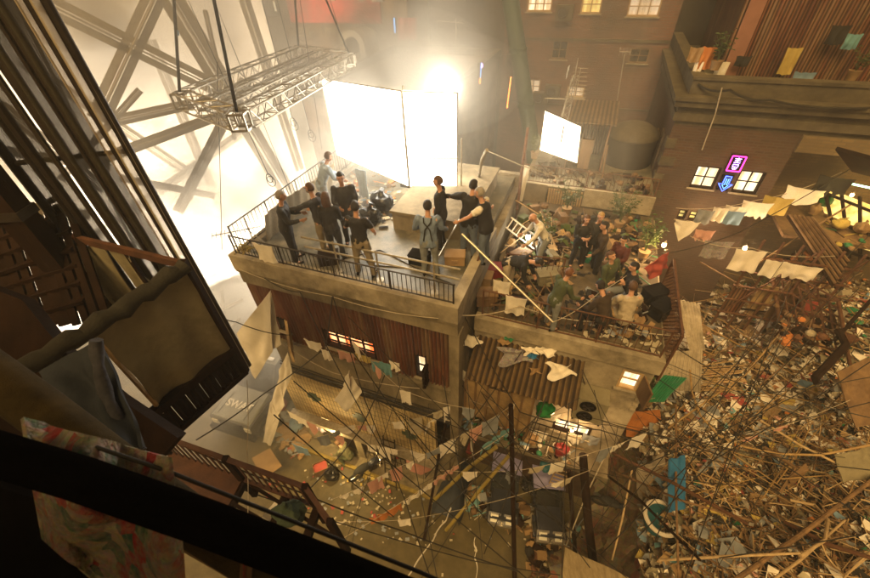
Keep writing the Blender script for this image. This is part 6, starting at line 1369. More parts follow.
# ------------------------------------------------------------------ clothes lines and washing
def line(name, lab, P, r=.008, m='rope', sag=.15, cat='line', n=18):
    P = [V(p) for p in P]; pts = []
    for a, b in zip(P, P[1:]):
        for i in range(n): f = i/n; pts.append(a.lerp(b,f)-V((0,0,sag*4*f*(1-f))))
    pts.append(P[-1]); b = MB(); b.path(pts, r, 6); return single(name, b, M[m], lab, cat)
SX = (RT*_rt.x + UP*_dn.x).normalized()
def wash(u, v, z, w_, hh, m, lab, ang=-12, name='washing', cat='washing', **k):
    p = at(u,v,z); d = Matrix.Rotation(R(ang),3,'Z')@V((1,0,0)); return hangsheet(name, lab, cat, p-d*w_/2, p+d*w_/2, hh, m, .012, .05, 2, seed=u*.37, nu=14, nv=9, **k)
line('clothes_line','long line of washing from the terrace corner to the lit balcony', [at(676,208,8.3), at(758,200,8.5), at(842,172,9.2)], .009)
for a in ((688,221,8.0,.75,.8,'cloth','white cloth at the left end of the long line',-20,dict(tri=.8)),(707,210,8.2,.5,.5,'clothgrey','grey cloth second on the long line',-20,{}),(722,208,8.25,.45,.5,'cloth','narrow white cloth third on the long line',-20,{}),(737,206,8.3,.62,.35,'cloth','white top half of the navy cloth on the long line',-20,{}),(736,211,8.2,.62,.5,'clothblue','navy cloth hanging under the white strip on the long line',-20,{}),(759,202,8.5,.85,.6,'cloth','white T-shirt on the long line right of the navy cloth',-22,dict(ragged=.25)),(780,197,8.7,.8,.6,'clothyellow','ochre cloth on the long line',-24,{}),(807,188,8.9,1.0,.6,'cloth','wide white skirt on the long line',-28,dict(tri=.3)),(838,177,9.2,.9,.7,'clothblack','black shirt at the right end of the long line',-30,dict(ragged=.45)),(706,230,7.7,.6,.45,'clothpink','pink cloth below the grey cloth',-15,dict(ragged=.3)),(720,241,7.6,.85,.65,'patch','patterned grey and violet cloth below the pink one',-15,{}),(752,250,7.6,.85,.8,'cloth','large white sheet on the lower line',-18,{}),(777,261,7.5,.55,.6,'cloth','smaller white sheet beside the large one on the lower line',-20,{}),(803,265,7.5,1.0,.6,'cloth','torn white sheet at the right end of the lower line',-24,dict(ragged=.35))):
    wash(*a[:7], ang=a[7], **a[8])
line('clothes_line','lower line of white sheets over the rubble', [at(690,236,7.7), at(752,248,7.6), at(835,256,7.7)], .009)
# big white cloths left of the house
def strip(lab, P, m, name='banner', cat='banner', th=.012, fold=.04, seed=0): return quadsheet(name, lab, cat, P, m, th, fold, 10, 14, seed)
def oy(u, v, y=-.9): return onY(u,v,y)
strip('big white sheet with a dark fold hanging off the left corner of the house', [oy(236,334),oy(271,290),oy(272,352),oy(256,378)], 'cloth', fold=.06, seed=1)
strip('second white sheet hanging beside the big one', [oy(258,318,-.8),oy(272,292,-.8),oy(281,345,-.8),oy(268,352,-.8)], 'cloth', fold=.05, seed=2)
strip('white pennant banner, uppermost of the column left of the tiles', [oy(279,370),oy(288,352),oy(292,374),oy(283,398)], 'cloth', seed=3)
strip('white pennant banner, middle of the column left of the tiles', [oy(270,405),oy(279,378),oy(285,405),oy(272,424)], 'cloth', seed=4)
strip('white pennant banner, lowest of the column left of the tiles', [oy(261,452),oy(270,402),oy(280,418),oy(268,455)], 'cloth', seed=5)
strip('beige board lying at the foot of the white banners', [at(252,458,.6),at(270,448,.6),at(282,466,.5),at(262,480,.5)], 'card', 'tan_board', 'board', .02, .01)
line('clothes_line','line of washing strung along the corrugated wall of the house', [B(-5.3,-.35,6.75), B(-3.4,-.5,6.2), B(-.8,-.35,6.5)], .008, sag=.1)
for u,v,w_,hh,m_,lab,kw in ((312,341,.55,.45,'cloth','pale pointed cloth on the wall line left of the orange window',dict(tri=.6)),(325,350,.3,.4,'cloth','narrow pale cloth on the wall line under the orange window',{}),(345,352,.5,.35,'clothpink','pink cloth under the orange window',{}),(362,355,.5,.25,'clothyellow','ochre cloth under the orange window',{}),(376,362,.32,.45,'clothteal','teal cloth on the wall line, left of a pair',{}),(385,363,.32,.5,'clothteal','teal cloth on the wall line, right of a pair',{}),(394,362,.28,.32,'cloth','small white cloth beside the teal pair',{})):
    p = onY(u,v,-.42); hangsheet('washing', lab, 'washing', p-E1*w_/2, p+E1*w_/2, hh, m_, .012, .04, 2, seed=u, nu=12, nv=8, **kw)
p = onY(349,378,-.9); strip('white sheet draped from a stick over the tiled wall', [onY(352,376,-.7),onY(362,392,-.7),onY(347,412,-1.1),onY(334,400,-1.1)], 'cloth', 'washing', 'washing', seed=7)
strip('narrow white cloth hanging beside the draped sheet', [onY(345,378,-.8),onY(350,370,-.8),onY(349,392,-.9),onY(344,390,-.9)], 'cloth', 'washing', 'washing', seed=8)
for u,v,z,w_,hh,m_,lab in ((316,424,2.0,.55,.5,'clothlilac','lilac cloth hung in front of the tiled wall'),(325,418,2.1,.3,.5,'cloth','pale cloth beside the lilac one'),(299,446,1.4,.7,.6,'clothblue','pale blue cloth hung low beside the shop pier'),(407,432,2.6,.32,1.0,'clothlilac','lilac cloth hanging near the third cross emblem'),(412,428,2.6,.2,.8,'cloth','narrow pale cloth right of the lilac one'),(539,431,4.0,.55,.5,'cloth','cream cloth under the green bag cage'),(575,434,4.0,.4,.5,'cloth','pale cloth left of the blue grey square'),(592,436,4.2,.5,.45,'clothgrey','blue grey square cloth under the air conditioner'),(546,402,5.3,.4,.35,'cloth','cream cloth draped over the green bag cage'),(468,372,6.6,.38,.42,'cloth','round white cloth caught on the house column')):
    wash(u,v,z,w_,hh,m_,lab, ang=-22)
# bunting and streamers over the lane
def streamer(lab, P, w0, m, seed=0):
    P = [V(p) for p in P]; b = MB()
    def fn(u, v):
        x = u*(len(P)-1); i = min(int(x), len(P)-2); p = P[i].lerp(P[i+1], x-i)
        return p+V((.03*math.sin(u*19+seed),.02*math.cos(u*23), -v*w0*(.65+.5*abs(math.sin(u*9+seed)))))
    b.solidgrid(fn, 40, 4, .01); return single('streamer', b, M[m], lab, 'streamer')
streamer('long ragged white streamer sloping down left of the house column', [at(455,390,5.6), at(440,410,5.0), at(424,430,4.4)], .28, 'cloth', 1)
streamer('white streamer hanging straight down in front of the dark cage', [at(471,374,6.2), at(470,415,4.6), at(473,460,3.0)], .16, 'cloth', 2)
streamer('thin white streamer low over the lane left of the jeeps', [at(475,538,3), at(476,560,2.6), at(478,600,2.2)], .16, 'cloth', 3)
streamer('pale streamer running down toward the bottom edge', [at(452,508,3.2), at(432,540,2.6), at(404,580,2.0)], .14, 'cloth', 4)
line('clothes_line','line of coloured cloth strips slanting over the lane', [at(340,540,3.2), at(400,503,3.4), at(456,466,3.8), at(515,428,5.0)], .008, sag=.03)
streamer('orange fringe cloth at the lower end of the slanting line', [at(370,519,3.3), at(386,512,3.35), at(402,503,3.4)], .42, 'clothorange', 5)
streamer('white cloth strip in the middle of the slanting line', [at(403,502,3.4), at(418,492,3.5), at(432,482,3.6)], .30, 'cloth', 6)
streamer('salmon pink cloth strip near the upper end of the slanting line', [at(433,481,3.6), at(446,472,3.7), at(458,464,3.8)], .32, 'clothpink', 7)
streamer('twisted teal towel at the top of the slanting line', [at(480,448,4.3), at(494,438,4.6), at(508,428,4.9)], .42, 'clothteal', 8)
# white cloths on the terrace and rear railing
hangsheet('washing','white sheet hung over the front railing of the terrace', 'washing', B(.85,1.30,TZ+.86), B(1.35,1.30,TZ+.86), .55, 'cloth', .015, .04, 2, seed=5)
hangsheet('washing','white sheet folded on the left part of the terrace railing', 'washing', B(.4,1.9,TZ+.75), B(.85,1.9,TZ+.75), .4, 'cloth', .015, .04, 2, seed=6)
strip('long white cloth hanging from the barred rear railing beside the ladder', [B(-.1,7.66,9.25),B(.2,7.66,9.2),B(.1,7.5,7.9),B(-.15,7.5,8.0)], 'cloth', 'washing', 'washing', seed=9)
hangsheet('washing','pale blue garment hanging on the rear railing of the flat roof', 'washing', at(355,168,RZ+.95), at(366,171,RZ+.95), .9, 'f_sky', .015, .07, 2, seed=8)
hangsheet('washing','white cloth hung on the front railing of the flat roof by the yellow flowers', 'washing', B(-5.02,-.03,9.93), B(-4.45,-.03,9.93), .5, 'cloth', .012, .03, 2, seed=9)
m = MB(); rr_ = random.Random(3); c = B(-5.25,-.08,9.75)
for k in range(60): q = c+V((rr_.gauss(0,.10),rr_.gauss(0,.06),rr_.gauss(0,.06))); m.ell(q,(.028,.028,.02),6,4)
single('flower_bunch', m, M['yellow'], 'bunch of yellow flowers tied to the front railing of the flat roof', 'flowers')
quadsheet('red_cloth','dull red cloth thrown over the frame at the terrace end', 'cloth', [at(644,268,8.7),at(668,252,8.9),at(668,268,8.3),at(650,280,8.2)], 'clothred', .015, .08, seed=3)
# long pole held by the vest man, terrace furniture
m = MB(); m.tube(at(462,234,10.0), at(553,322,8.75), .032, n=9); single('aluminium_pole', m, M['alu'], 'long shiny pole slanting from the roof corner down to the terrace railing', 'pole')
m = MB(); m.tube(at(436,262,9.6), at(462,215,10.0), .022, n=8); single('aluminium_pole', m, M['alu'], 'short pale pole in the hand of the man with braces', 'pole')
t = thing('table', 'low plywood table at the terrace railing', 'table', B(3.15,1.85,TZ)); m = MB(FB); m.box(2.75,3.65,1.62,2.0,TZ+.62,TZ+.66); part('top', m, M['ply'], t)
for x in (2.8,3.6):
    for y in (1.66,1.96): m = MB(FB); m.box(x-.02,x+.02,y-.02,y+.02,TZ,TZ+.62); part('leg', m, M['wood'], t)
for k,(x,y,lab) in enumerate(((3.45,2.55,'stool under the seated man with his hand to his face'),(3.5,1.98,'stool under the seated man in beige'),(2.75,2.0,'stool under the hunched seated man'))):
    pass
for k,(u,v,mm,lab) in enumerate(((482,284,'card','white lidded carton at the left end of the terrace'),(494,276,'red','red brown cool box on the terrace'),(486,302,'wood','stack of wooden slats at the terrace corner'),(545,282,'tarp','olive kit bag by the red haired man'),(652,300,'bag','black kit bag behind the seated men'),(660,315,'bag','black gear bag by the mesh screen'),(520,262,'wood','dark wooden crate beside the bending man'))):
    p = at(u,v,TZ+.02); b = MB(Matrix.Translation(p)@Matrix.Rotation(R(-20+k*9),4,'Z')); b.box(-.26,.26,-.18,.18,0,.34); b.box(-.28,.28,-.20,.20,.341,.37); b.box(-.08,.08,-.21,-.185,.2,.28); single('equipment_case', b, M[mm], lab, 'case')
def plant(lab, p, h, n, seed, sp=.3):
    t = thing('potted_plant', lab, 'plant', p); r_ = random.Random(seed); b = MB(); b.lathe(p,[(.12,0),(.16,.24),(.17,.26),(.14,.25)],14); part('pot', b, M['card'], t); b = MB(); f = MB()
    for k in range(n):
        a = r_.uniform(0,6.28); d = V((math.cos(a),math.sin(a),0)); tip = p+V((0,0,.25+h*r_.uniform(.5,1)))+d*sp*r_.uniform(.3,1); b.path([p+V((0,0,.22)), p+V((0,0,.25+h*.4))+d*sp*.2, tip], .007, 5)
        for q in range(14):
            c = (p+V((0,0,.3))).lerp(tip, r_.uniform(.3,1.05))+V((r_.gauss(0,.06),r_.gauss(0,.06),r_.gauss(0,.06))); R3 = Matrix.Rotation(r_.uniform(0,6.28),3,'Z')@Matrix.Rotation(r_.gauss(0,.7),3,'X'); s = r_.uniform(.035,.08)
            f.add([c+R3@V(x) for x in ((-s,0,0),(0,s*.4,.01),(s*1.2,0,-.02),(0,-s*.4,.01))],[(0,1,2,3)])
    part('stem', b, M['leaf'], t); part('foliage', f, M['leaf'], t, smooth=False); return t
plant('leafy green potted plant among the people at the terrace end', at(642,258,TZ), 1.1, 16, 1, .45)
plant('small potted plant by the railing on the rear roof', at(534,158,8.42), .7, 9, 2)
plant('straggling plant on the rubble behind the mesh screen', hit(752,300), 1.1, 12, 3, .5)
plant('green plant on the brick building cornice among rags', onY(714,70,10.1), .7, 9, 4)
plant('dry plant tied to a pole below the tilted window', at(645,405,3.6), 1.2, 14, 5, .5)
plant('withered plant at the right end of the rooftop room', onY(850,80,11.0), .6, 8, 6)
# washing on the rooftop room
for u,v,w_,hh,mm,lab in ((796,48,.42,.75,'clothyellow','pale trousers hung on the corrugated rooftop room'),(843,25,.5,.5,'clothblack','black cloth hung high on the corrugated rooftop room'),(856,34,.4,.4,'clothteal','dark teal cloth beside the black one on the rooftop room'),(806,72,.6,.5,'clothblue','dark blue cloth low on the rooftop room wall'),(745,56,.45,.3,'clothblack','dark patch of cloth on the left part of the rooftop room'),(698,47,.4,.4,'card','tan cloth on the cornice corner'),(711,47,.4,.6,'clothorange','orange cloth on the cornice corner'),(700,62,.25,.7,'cloth','pale rag hanging at the cornice corner'),(724,62,.35,.7,'cloth','white rag draped by the cornice plant')):
    p = onY(u,v,11.9 if u > 730 else 10.3); hangsheet('washing', lab, 'washing', p-E1*w_/2, p+E1*w_/2, hh, mm, .012, .05, 2, seed=u*.3, nu=12, nv=8)
line('hose','dark hose drooping over the stone cornice', [onY(698,84,9.6), onY(730,90,9.3), onY(770,100,9.15), onY(870,108,9.2)], .035, 'cable', .1)
line('cable','pale cable hanging down the brick wall from the cornice', [onY(722,88,9.15), onY(715,115,9.3), onY(702,150,9.4)], .018, 'rope', 0)
# rags on the awning
for k,(u,v,mm,lab,s) in enumerate(((472,342,'cloth','white rag at the left end of the corrugated awning',.22),(514,357,'patch','large mottled rag in the middle of the corrugated awning',.34),(530,352,'cloth','small white rag by the blue scrap on the awning',.16),(532,357,'blue','blue plastic scrap on the corrugated awning',.13),(546,352,'cloth','torn white rag at the right of the awning',.22),(505,342,'card','tan scrap under the terrace coping',.16),(510,339,'clothgreen','dark green scrap under the terrace coping',.13),(560,372,'cloth','pale plastic bag at the right end of the awning',.28),(535,372,'card','tan scrap at the lower edge of the awning',.12))):
    l = lc(onY(u,v,.7)); 
    zz = 6.98; p = at(u,v,zz); ly = lc(p).y; zz = 7.22-.48*(1.28-ly)/1.12+.04; p = at(u,v,zz); b = MB(); b.solidgrid(lambda a,c: p+V(((a-.5)*s*2*(1+.3*math.sin(c*6+k)),(c-.5)*s*1.5*(1+.3*math.sin(a*5+k)),.05+.1*noise.noise(V((a*3+k,c*3,k)))-.25*(.5-c)*0)), 10, 10, .01); single('rag', b, M[mm], lab, 'rag')
# ------------------------------------------------------------------ wires
def wire(lab, P, r=.012, m='cable', sag=.0): return line('cable', lab, P, r, m, sag, 'cable', 10)
W = [('black cable from the roof edge down past the orange window to the lower left',[B(-2.9,-.25,9.0),at(325,348,6.9),at(262,395,6.5),at(196,440,6.6)],.016),
('black cable from the roof edge down to the bottom across the tiled wall',[B(-2.88,-.25,9.0),at(365,400,6),at(405,500,4.6),at(438,600,3.6)],.014),
('black cable crossing the second cross emblem to the lower balcony',[at(418,285,9.0),at(396,345,7.2),at(360,430,5.2),at(300,498,4.8)],.015),
('black cable from the roof edge to the house column foot',[at(418,285,9.0),at(440,360,7.2),at(452,430,5.5),at(470,520,4)],.013),
('dark cable falling from the roof moulding over the left window',[B(-4.9,-.2,9.0),at(300,292,8.7),at(340,372,7.2),at(400,480,4.5)],.013),
('long dark cable over the bottom of the lane',[at(170,440,8.6),at(300,492,6.4),at(400,530,5),at(520,572,4)],.016),
('second long dark cable over the bottom of the lane',[at(190,470,8.2),at(330,520,6),at(470,560,4.6),at(560,575,4.2)],.012),
('dark cable from the house column over the jeeps to the rubble',[at(456,300,9),at(520,412,6.2),at(600,430,5.4),at(760,470,5.6)],.014),
('dark cable in front of the terrace wall to the green roof sheet',[at(575,352,7.4),at(600,420,5.4),at(690,440,5.4),at(870,470,6.4)],.012),
('dark cable hanging under the terrace coping',[at(566,300,8.2),at(574,350,7.2),at(590,364,7.0)],.022),
('pale cord slung along the terrace front railing',[at(454,315,9.0),at(520,306,8.6),at(600,322,8.3),at(690,336,8.2)],.012),
('pale cord from the terrace pole up to the olive jacket',[at(553,322,8.7),at(600,292,9.0),at(655,252,9.2)],.008),
('cable crossing from the air conditioner to the debris',[at(560,420,5.0),at(610,425,5),at(680,440,4.8),at(760,455,5)],.010),
('black cable slanting from the tilted window down the lane',[at(610,368,7),at(600,450,4.5),at(560,540,3)],.010),
('black cable above the white sheets on the right',[at(655,255,8.8),at(740,232,8.6),at(880,150,10)],.012),
('black cable over the lower right rubble',[at(650,330,7.8),at(730,380,6.5),at(880,420,6.8)],.012),
('brown cable slanting up to the lit balcony',[at(690,410,5.5),at(770,330,6.5),at(880,225,8)],.012),
('second brown cable slanting up to the lit balcony',[at(720,420,5.5),at(800,330,6.6),at(880,250,8)],.010),
('dark wire from the jeep post up to the awning',[at(513,425,6.4),at(490,395,6.6),at(470,372,6.9)],.010),
('dark wire from the jeep post to the thick post',[at(513,440,6.0),at(550,462,5.0),at(584,470,4.6)],.010),
('dark wire falling to the jeeps from the yellow pipes',[at(500,447,4.5),at(470,500,3.6),at(420,580,3)],.010),
('thin pale vertical cord in front of the lower balcony',[at(247,380,10),at(247,450,8.8),at(247,540,8.5)],.006),
('dark wire from the smoke past the house corner',[at(190,300,10),at(236,322,8.6),at(290,335,7.6)],.012),
('pale roof cord tied along the outside of the parapet',[B(-5.7,-.16,9.05),B(-3,-.2,8.95),B(-.3,-.16,9.05)],.008)]
for k,(lab,P,r_) in enumerate(W): wire(lab, P, r_, 'rope' if 'pale' in lab else 'cable', .12 if k%3 else .05)
t = thing('yagi_antenna','long pale aerial jutting out left of the roof corner into the smoke', 'antenna', B(-6.6,.0,9.4))
a, b = at(212,236,9.9), at(262,226,9.9); m = MB(); m.tube(a,b,.012,n=6)
for k in range(11): q = a.lerp(b,k/12); m.tube(q-V((.0,.06,.05)),q+V((0,.06,.05)),.006,n=5)
part('boom', m, M['iron'], t)
m = MB(); q = at(255,245,9.4); m.tube(q, q+V((0,0,.8)), .02, n=7); m.tube(q+V((.3,0,0)), q+V((-.05,0,.5)), .014, n=6); part('bracket', m, M['ironpale'], t)
# poles and sticks leaning on the rear of the terrace
for k,(P,r_,mm,lab) in enumerate((([at(478,180,9.6),at(482,160,10.6),at(487,150,11.0)],.05,'ironpale','bright crumpled foil covered arm beside the screen corner'),([at(480,180,9.4),at(515,200,8.8),at(540,215,8.4)],.02,'woodpale','pale stick slanting across behind the vest man'),([at(485,150,10.2),at(520,165,9.8),at(560,178,9.4)],.018,'ironpale','thin pale rail slanting behind the terrace'),([at(517,210,8.4),at(522,170,9.6),at(528,128,10.6)],.05,'ironrust','rust red post beside the long white cloth'),([at(602,178,8.8),at(605,160,9.4),at(608,145,9.9)],.03,'wood','brown stick standing by the domed tank'),([at(540,212,8.1),at(556,248,8.1)],.03,'bamboo','bamboo pole on the terrace floor'),([at(470,295,8.9),at(474,270,9.2),at(482,250,9.6)],.025,'ironrust','rusty upright at the roof corner'))):
    m = MB(); m.path(P, r_, 8); single('long_pole', m, M[mm], lab, 'pole')
# denser wires and lines of small pale cloths over the lane
rw = random.Random(21)
for k in range(34):
    if k%2: a = at(rw.uniform(250,470), rw.uniform(300,420), rw.uniform(7,9)); b_ = at(rw.uniform(330,640), rw.uniform(480,590), rw.uniform(2.5,5))
    else: a = at(rw.uniform(450,640), rw.uniform(330,420), rw.uniform(6,7.6)); b_ = at(rw.uniform(360,760), rw.uniform(470,590), rw.uniform(2.5,5.5))
    line('cable','thin dark wire criss-crossing over the lane', [a, b_], rw.choice((.006,.008,.012)), 'cable', rw.uniform(0,.35), 'cable', 14)['group'] = 'thin dark wires over the lane'
for k in range(26):
    a = at(rw.uniform(590,720), rw.uniform(330,580), rw.uniform(4.5,7)); b_ = at(rw.uniform(760,890), rw.uniform(230,540), rw.uniform(5.5,8))
    line('cable','thin dark wire slung over the rubble', [a, b_], rw.choice((.006,.008,.011)), 'cable', rw.uniform(0,.4), 'cable', 14)['group'] = 'thin dark wires over the rubble'
def bunting(lab, P, n, w_, hh, seed, mats=('cloth','cloth','cloth','clothgrey','clothpink','paper')):
    r_ = random.Random(seed); P = [V(p) for p in P]; line('clothes_line', 'cord carrying the '+lab, P, .006, sag=.12)
    for k in range(n):
        if r_.random() < .35: continue
        x = (k+.5+r_.uniform(-.4,.4))/n*(len(P)-1); i = min(int(x), len(P)-2); f = x-i; p = P[i].lerp(P[i+1], f)-V((0,0,.48*f*(1-f))); d = (P[i+1]-P[i]); d.z *= .5; d = d.normalized()*w_*r_.uniform(.5,1.2)/2
        o = hangsheet('washing', 'small cloth on the '+lab, 'washing', p-d, p+d, hh*r_.uniform(.5,1.9), r_.choice(mats), .008, .03, 1, seed=seed+k*1.7, nu=8, nv=6, ragged=.2, tri=r_.choice((0,0,.5)))
        o['group'] = lab
bunting('sagging row from the balcony to the house column', [at(300,440,4.6), at(350,425,4.9), at(405,420,5.2), at(452,405,5.6)], 12, .5, .5, 1)
bunting('row slanting over the middle of the lane', [at(330,500,4.4), at(390,470,4.6), at(450,440,5.2), at(520,400,6.2)], 12, .46, .46, 2)
bunting('row over the jeeps', [at(440,470,4.2), at(520,470,4.3), at(600,450,4.8), at(650,430,5.2)], 11, .46, .5, 3)
bunting('row from the awning to the rubble edge', [at(470,400,5.8), at(540,418,5.3), at(600,400,5.6), at(655,398,5.6)], 10, .42, .42, 4)
bunting('row hanging in front of the tiled wall', [B(-5.8,-.8,3.6), B(-3.5,-.9,3.3), B(-.8,-.8,3.9)], 10, .44, .5, 6)
bunting('row over the lower rubble', [at(640,470,4.2), at(700,450,5.0), at(770,430,5.6), at(850,400,6.4)], 9, .4, .34, 7)
bunting('row crossing low over the lane toward the posts', [at(300,520,3.6), at(400,520,3.6), at(500,500,4.0), at(590,470,4.6)], 10, .42, .4, 8)
bunting('row from the roof edge to the terrace awning', [B(-2.6,-.4,7.9), B(-1.2,-.6,6.6), B(.6,-.4,6.4)], 7, .36, .4, 9)
# ------------------------------------------------------------------ heaps nobody could count: clutter on floors and ledges
def clutter(name, mats, fn, n, size, seed):
    rnd = random.Random(seed)
    for mi, mm in enumerate(mats):
        b = MB()
        for _ in range(n):
            p = fn(rnd); s = size*rnd.uniform(.35,1.4); R3 = Matrix.Rotation(rnd.uniform(0,6.28),3,'Z')@Matrix.Rotation(rnd.gauss(0,.35),3,'X'); k = rnd.random()
            if k < .4: b.obox(V(p)+V((0,0,s*.35)), (s*rnd.uniform(.6,1.6), s*rnd.uniform(.5,1.1), s*rnd.uniform(.3,1.0)), R3)
            elif k < .7: d = R3@V((s*1.6,0,s*rnd.gauss(0,.4))); b.tube(V(p)-d+V((0,0,s*.4)), V(p)+d+V((0,0,s*.5)), s*.08, n=5)
            else:
                e = MB(); e.ell((0,0,0),(s*.6,s*.5,s*.35),8,6)
                b.add([V(p)+R3@(q*(1+.4*noise.noise(q*9+V((mi,_,0)))))+V((0,0,s*.25)) for q in e.v], e.f)
        single(name, b, M[mm], kind='stuff', smooth=False)
TC = lambda x0,x1,y0,y1,z: (lambda r: B(r.uniform(x0,x1), r.uniform(y0,y1), z))
clutter('clutter', ['wood','wooddark','clothblack','tarp','woodpale','leaf'], TC(.35,2.0,1.7,5.6,TZ), 46, .20, 1)
clutter('clutter', ['wooddark','clothblack','card','clothgrey'], TC(2.6,4.25,1.6,3.2,TZ), 26, .16, 2)
clutter('clutter', ['clothblack','wooddark','wood'], TC(2.2,4.3,5.4,7.4,TZ), 18, .18, 3)
clutter('clutter', ['wood','wooddark','clothblack','rustdark'], TC(.1,4.2,8.2,9.8,8.42), 26, .18, 4)
clutter('clutter', ['card','wooddark','clothblue','cloth','tarp','clothgreen'], TC(0,3.4,.6,1.2,3.42), 26, .15, 5)
clutter('clutter', ['card','wood','wooddark','clothgrey','paper','clothteal'], TC(.2,4.6,-.5,.5,0), 34, .20, 6)
clutter('clutter', ['wooddark','ironrust','clothblack','card'], TC(2.9,4.6,-2.4,-.5,0), 40, .22, 7)
clutter('clutter', ['card','clothgrey','cloth','clothred','wooddark'], TC(-6.9,-6.1,-.9,.6,0), 22, .18, 8)
clutter('clutter', ['paper','clothgrey','wood','clothorange'], TC(-5.4,-3.6,3.0,5.6,9.22), 16, .13, 9)
clutter('clutter', ['wooddark','paper','clothgrey'], TC(-12,-9,15.4,17,13.2), 12, .3, 10)
clutter('clutter', ['card','wood','clothyellow','clothgreen','wooddark'], lambda r: at(r.uniform(815,872), r.uniform(205,250), 7.2+.3*r.random()), 22, .16, 11)
clutter('clutter', ['ironrust','wooddark','wood','clothorange','concrete_pale'], lambda r: at(r.uniform(775,850), r.uniform(255,345), 5.2+.6*r.random()), 46, .20, 12)
# upper walls of the amber corner behind the lit balcony
t = thing('amber_house', 'ochre brick house front lit amber behind the black shirt on the line', 'house', B(9.5,11.4,0))
m = MB(FB); m.box(7.96,13.5,11.3,11.6,0,9.75); part('wall', m, M['brickyel'], t)
m = MB(FB); m.box(7.9,13.5,11.2,11.62,9.751,9.85); part('coping', m, M['stone'], t)
# scaffold poles over the right hand side, bamboo props on the terrace
for k,(P,r_,mm,lab) in enumerate((([at(770,262,6.6),at(782,338,5.0)],.05,'ironrust','rusty upright at the left of the barred frame'),([at(838,300,6.9),at(850,365,5.0)],.05,'ironrust','rusty upright at the right of the barred frame'),([at(748,270,6.8),at(800,236,7.6),at(850,205,8.3)],.03,'wood','timber rail rising toward the lit balcony'),([at(700,262,6.5),at(740,285,6.0),at(778,300,5.6)],.03,'wood','timber rail behind the patterned washing'),([at(835,340,6),at(880,290,6.6)],.05,'wooddark','dark timber at the right edge below the lit balcony'),([at(760,420,5.2),at(800,445,5.0),at(850,470,5.0)],.03,'stickpale','pale bowed lath on the right slope'))):
    m = MB(); m.path(P, r_, 8); single('long_pole', m, M[mm], lab, 'pole')
for k in range(16):
    r_ = random.Random(40+k); x = .4+1.7*r_.random(); y = 1.8+3.6*r_.random(); a = r_.uniform(0,3.1); d = V((math.cos(a),math.sin(a),0)); p = B(x,y,TZ+.1); m = MB(); m.path([p-d*.5, p+V((0,0,.5*r_.random())), p+d*.5+V((0,0,.6*r_.random()))], .014, 6); single('loose_stick', m, M['stickpale' if k%2 else 'stick'], 'stick poking out of the clutter on the left half of the terrace', 'stick', 'sticks in the terrace clutter')
rail('railing', 'low rusty railing across the middle of the terrace by the clutter', [B(.5,3.0,TZ), B(2.0,3.25,TZ)], .8, .13, m='ironrust')
clutter('clutter', ['leaf','wooddark','clothblack','wood','clothgreen','card'], TC(2.1,4.3,3.6,7.3,TZ), 22, .19, 21)
clutter('clutter', ['leaf','wooddark','wood'], TC(.4,2.1,4.0,7.3,TZ), 40, .2, 22)
clutter('clutter', ['ironrust','wood','wooddark','card'], lambda r: B(r.uniform(5.0,7.8), r.uniform(7.6,9.3), hgt(*[*(B(6,8,0))][:2])+.2), 30, .22, 23)
plant('dark bushy plant by the pale picket panel', B(1.7,7.0,TZ), 1.0, 14, 11, .45)
plant('dark bushy plant in the clutter behind the bending man', B(1.2,4.6,TZ), .9, 14, 12, .4)
plant('leafy plant behind the man in the leather coat', B(3.4,6.6,TZ), 1.1, 16, 13, .5)
# rusty stagings, boards and openings in front of the amber house
t = thing('rusty_staging', 'rusty open staging of bars and boards in front of the amber house', 'staging', B(8.6,7.6,4.5))
for k in range(6):
    x = 7.6+.5*k; m = MB(FB); m.bar((x,7.3,4.2),(x+.05,7.35,7.9),.06); part('upright', m, M['ironrust'], t)
for k in range(5):
    z = 4.9+.6*k; m = MB(FB); m.bar((7.5,7.25,z),(10.3,7.25,z+.1),.05); part('ledger', m, M['ironrust'], t)
for k in range(4):
    m = MB(FB); m.box(7.7+.62*k,8.2+.62*k,7.4,7.44,4.8+.35*(k%2),5.9+.3*(k%3)); part('board', m, M[('rust','ply','wood','clothred')[k]], t)
m = MB(FB); m.bar((7.6,7.2,4.9),(9.0,7.2,7.8),.04); m2 = MB(FB); m2.bar((9.0,7.2,4.9),(10.2,7.2,7.8),.04); part('brace', m, M['ironrust'], t); part('brace', m2, M['ironrust'], t)
t = bpy.data.objects['amber_house']
for x0_,x1_,z0_,z1_,e_ in ((8.9,9.4,8.7,9.4,'winyel'),(9.0,9.5,6.6,7.3,'win2')):
    m = MB(FB); m.box(x0_,x1_,11.24,11.29,z0_,z1_); f = part('window', m, M['wooddark'], t); m = MB(FB)
    for i in range(2):
        for j in range(2): m.box(x0_+(x1_-x0_)*(i*.5+.06),x0_+(x1_-x0_)*(i*.5+.44),11.20,11.235,z0_+(z1_-z0_)*(j*.5+.05),z0_+(z1_-z0_)*(j*.5+.45))
    part('pane', m, E[e_], f)

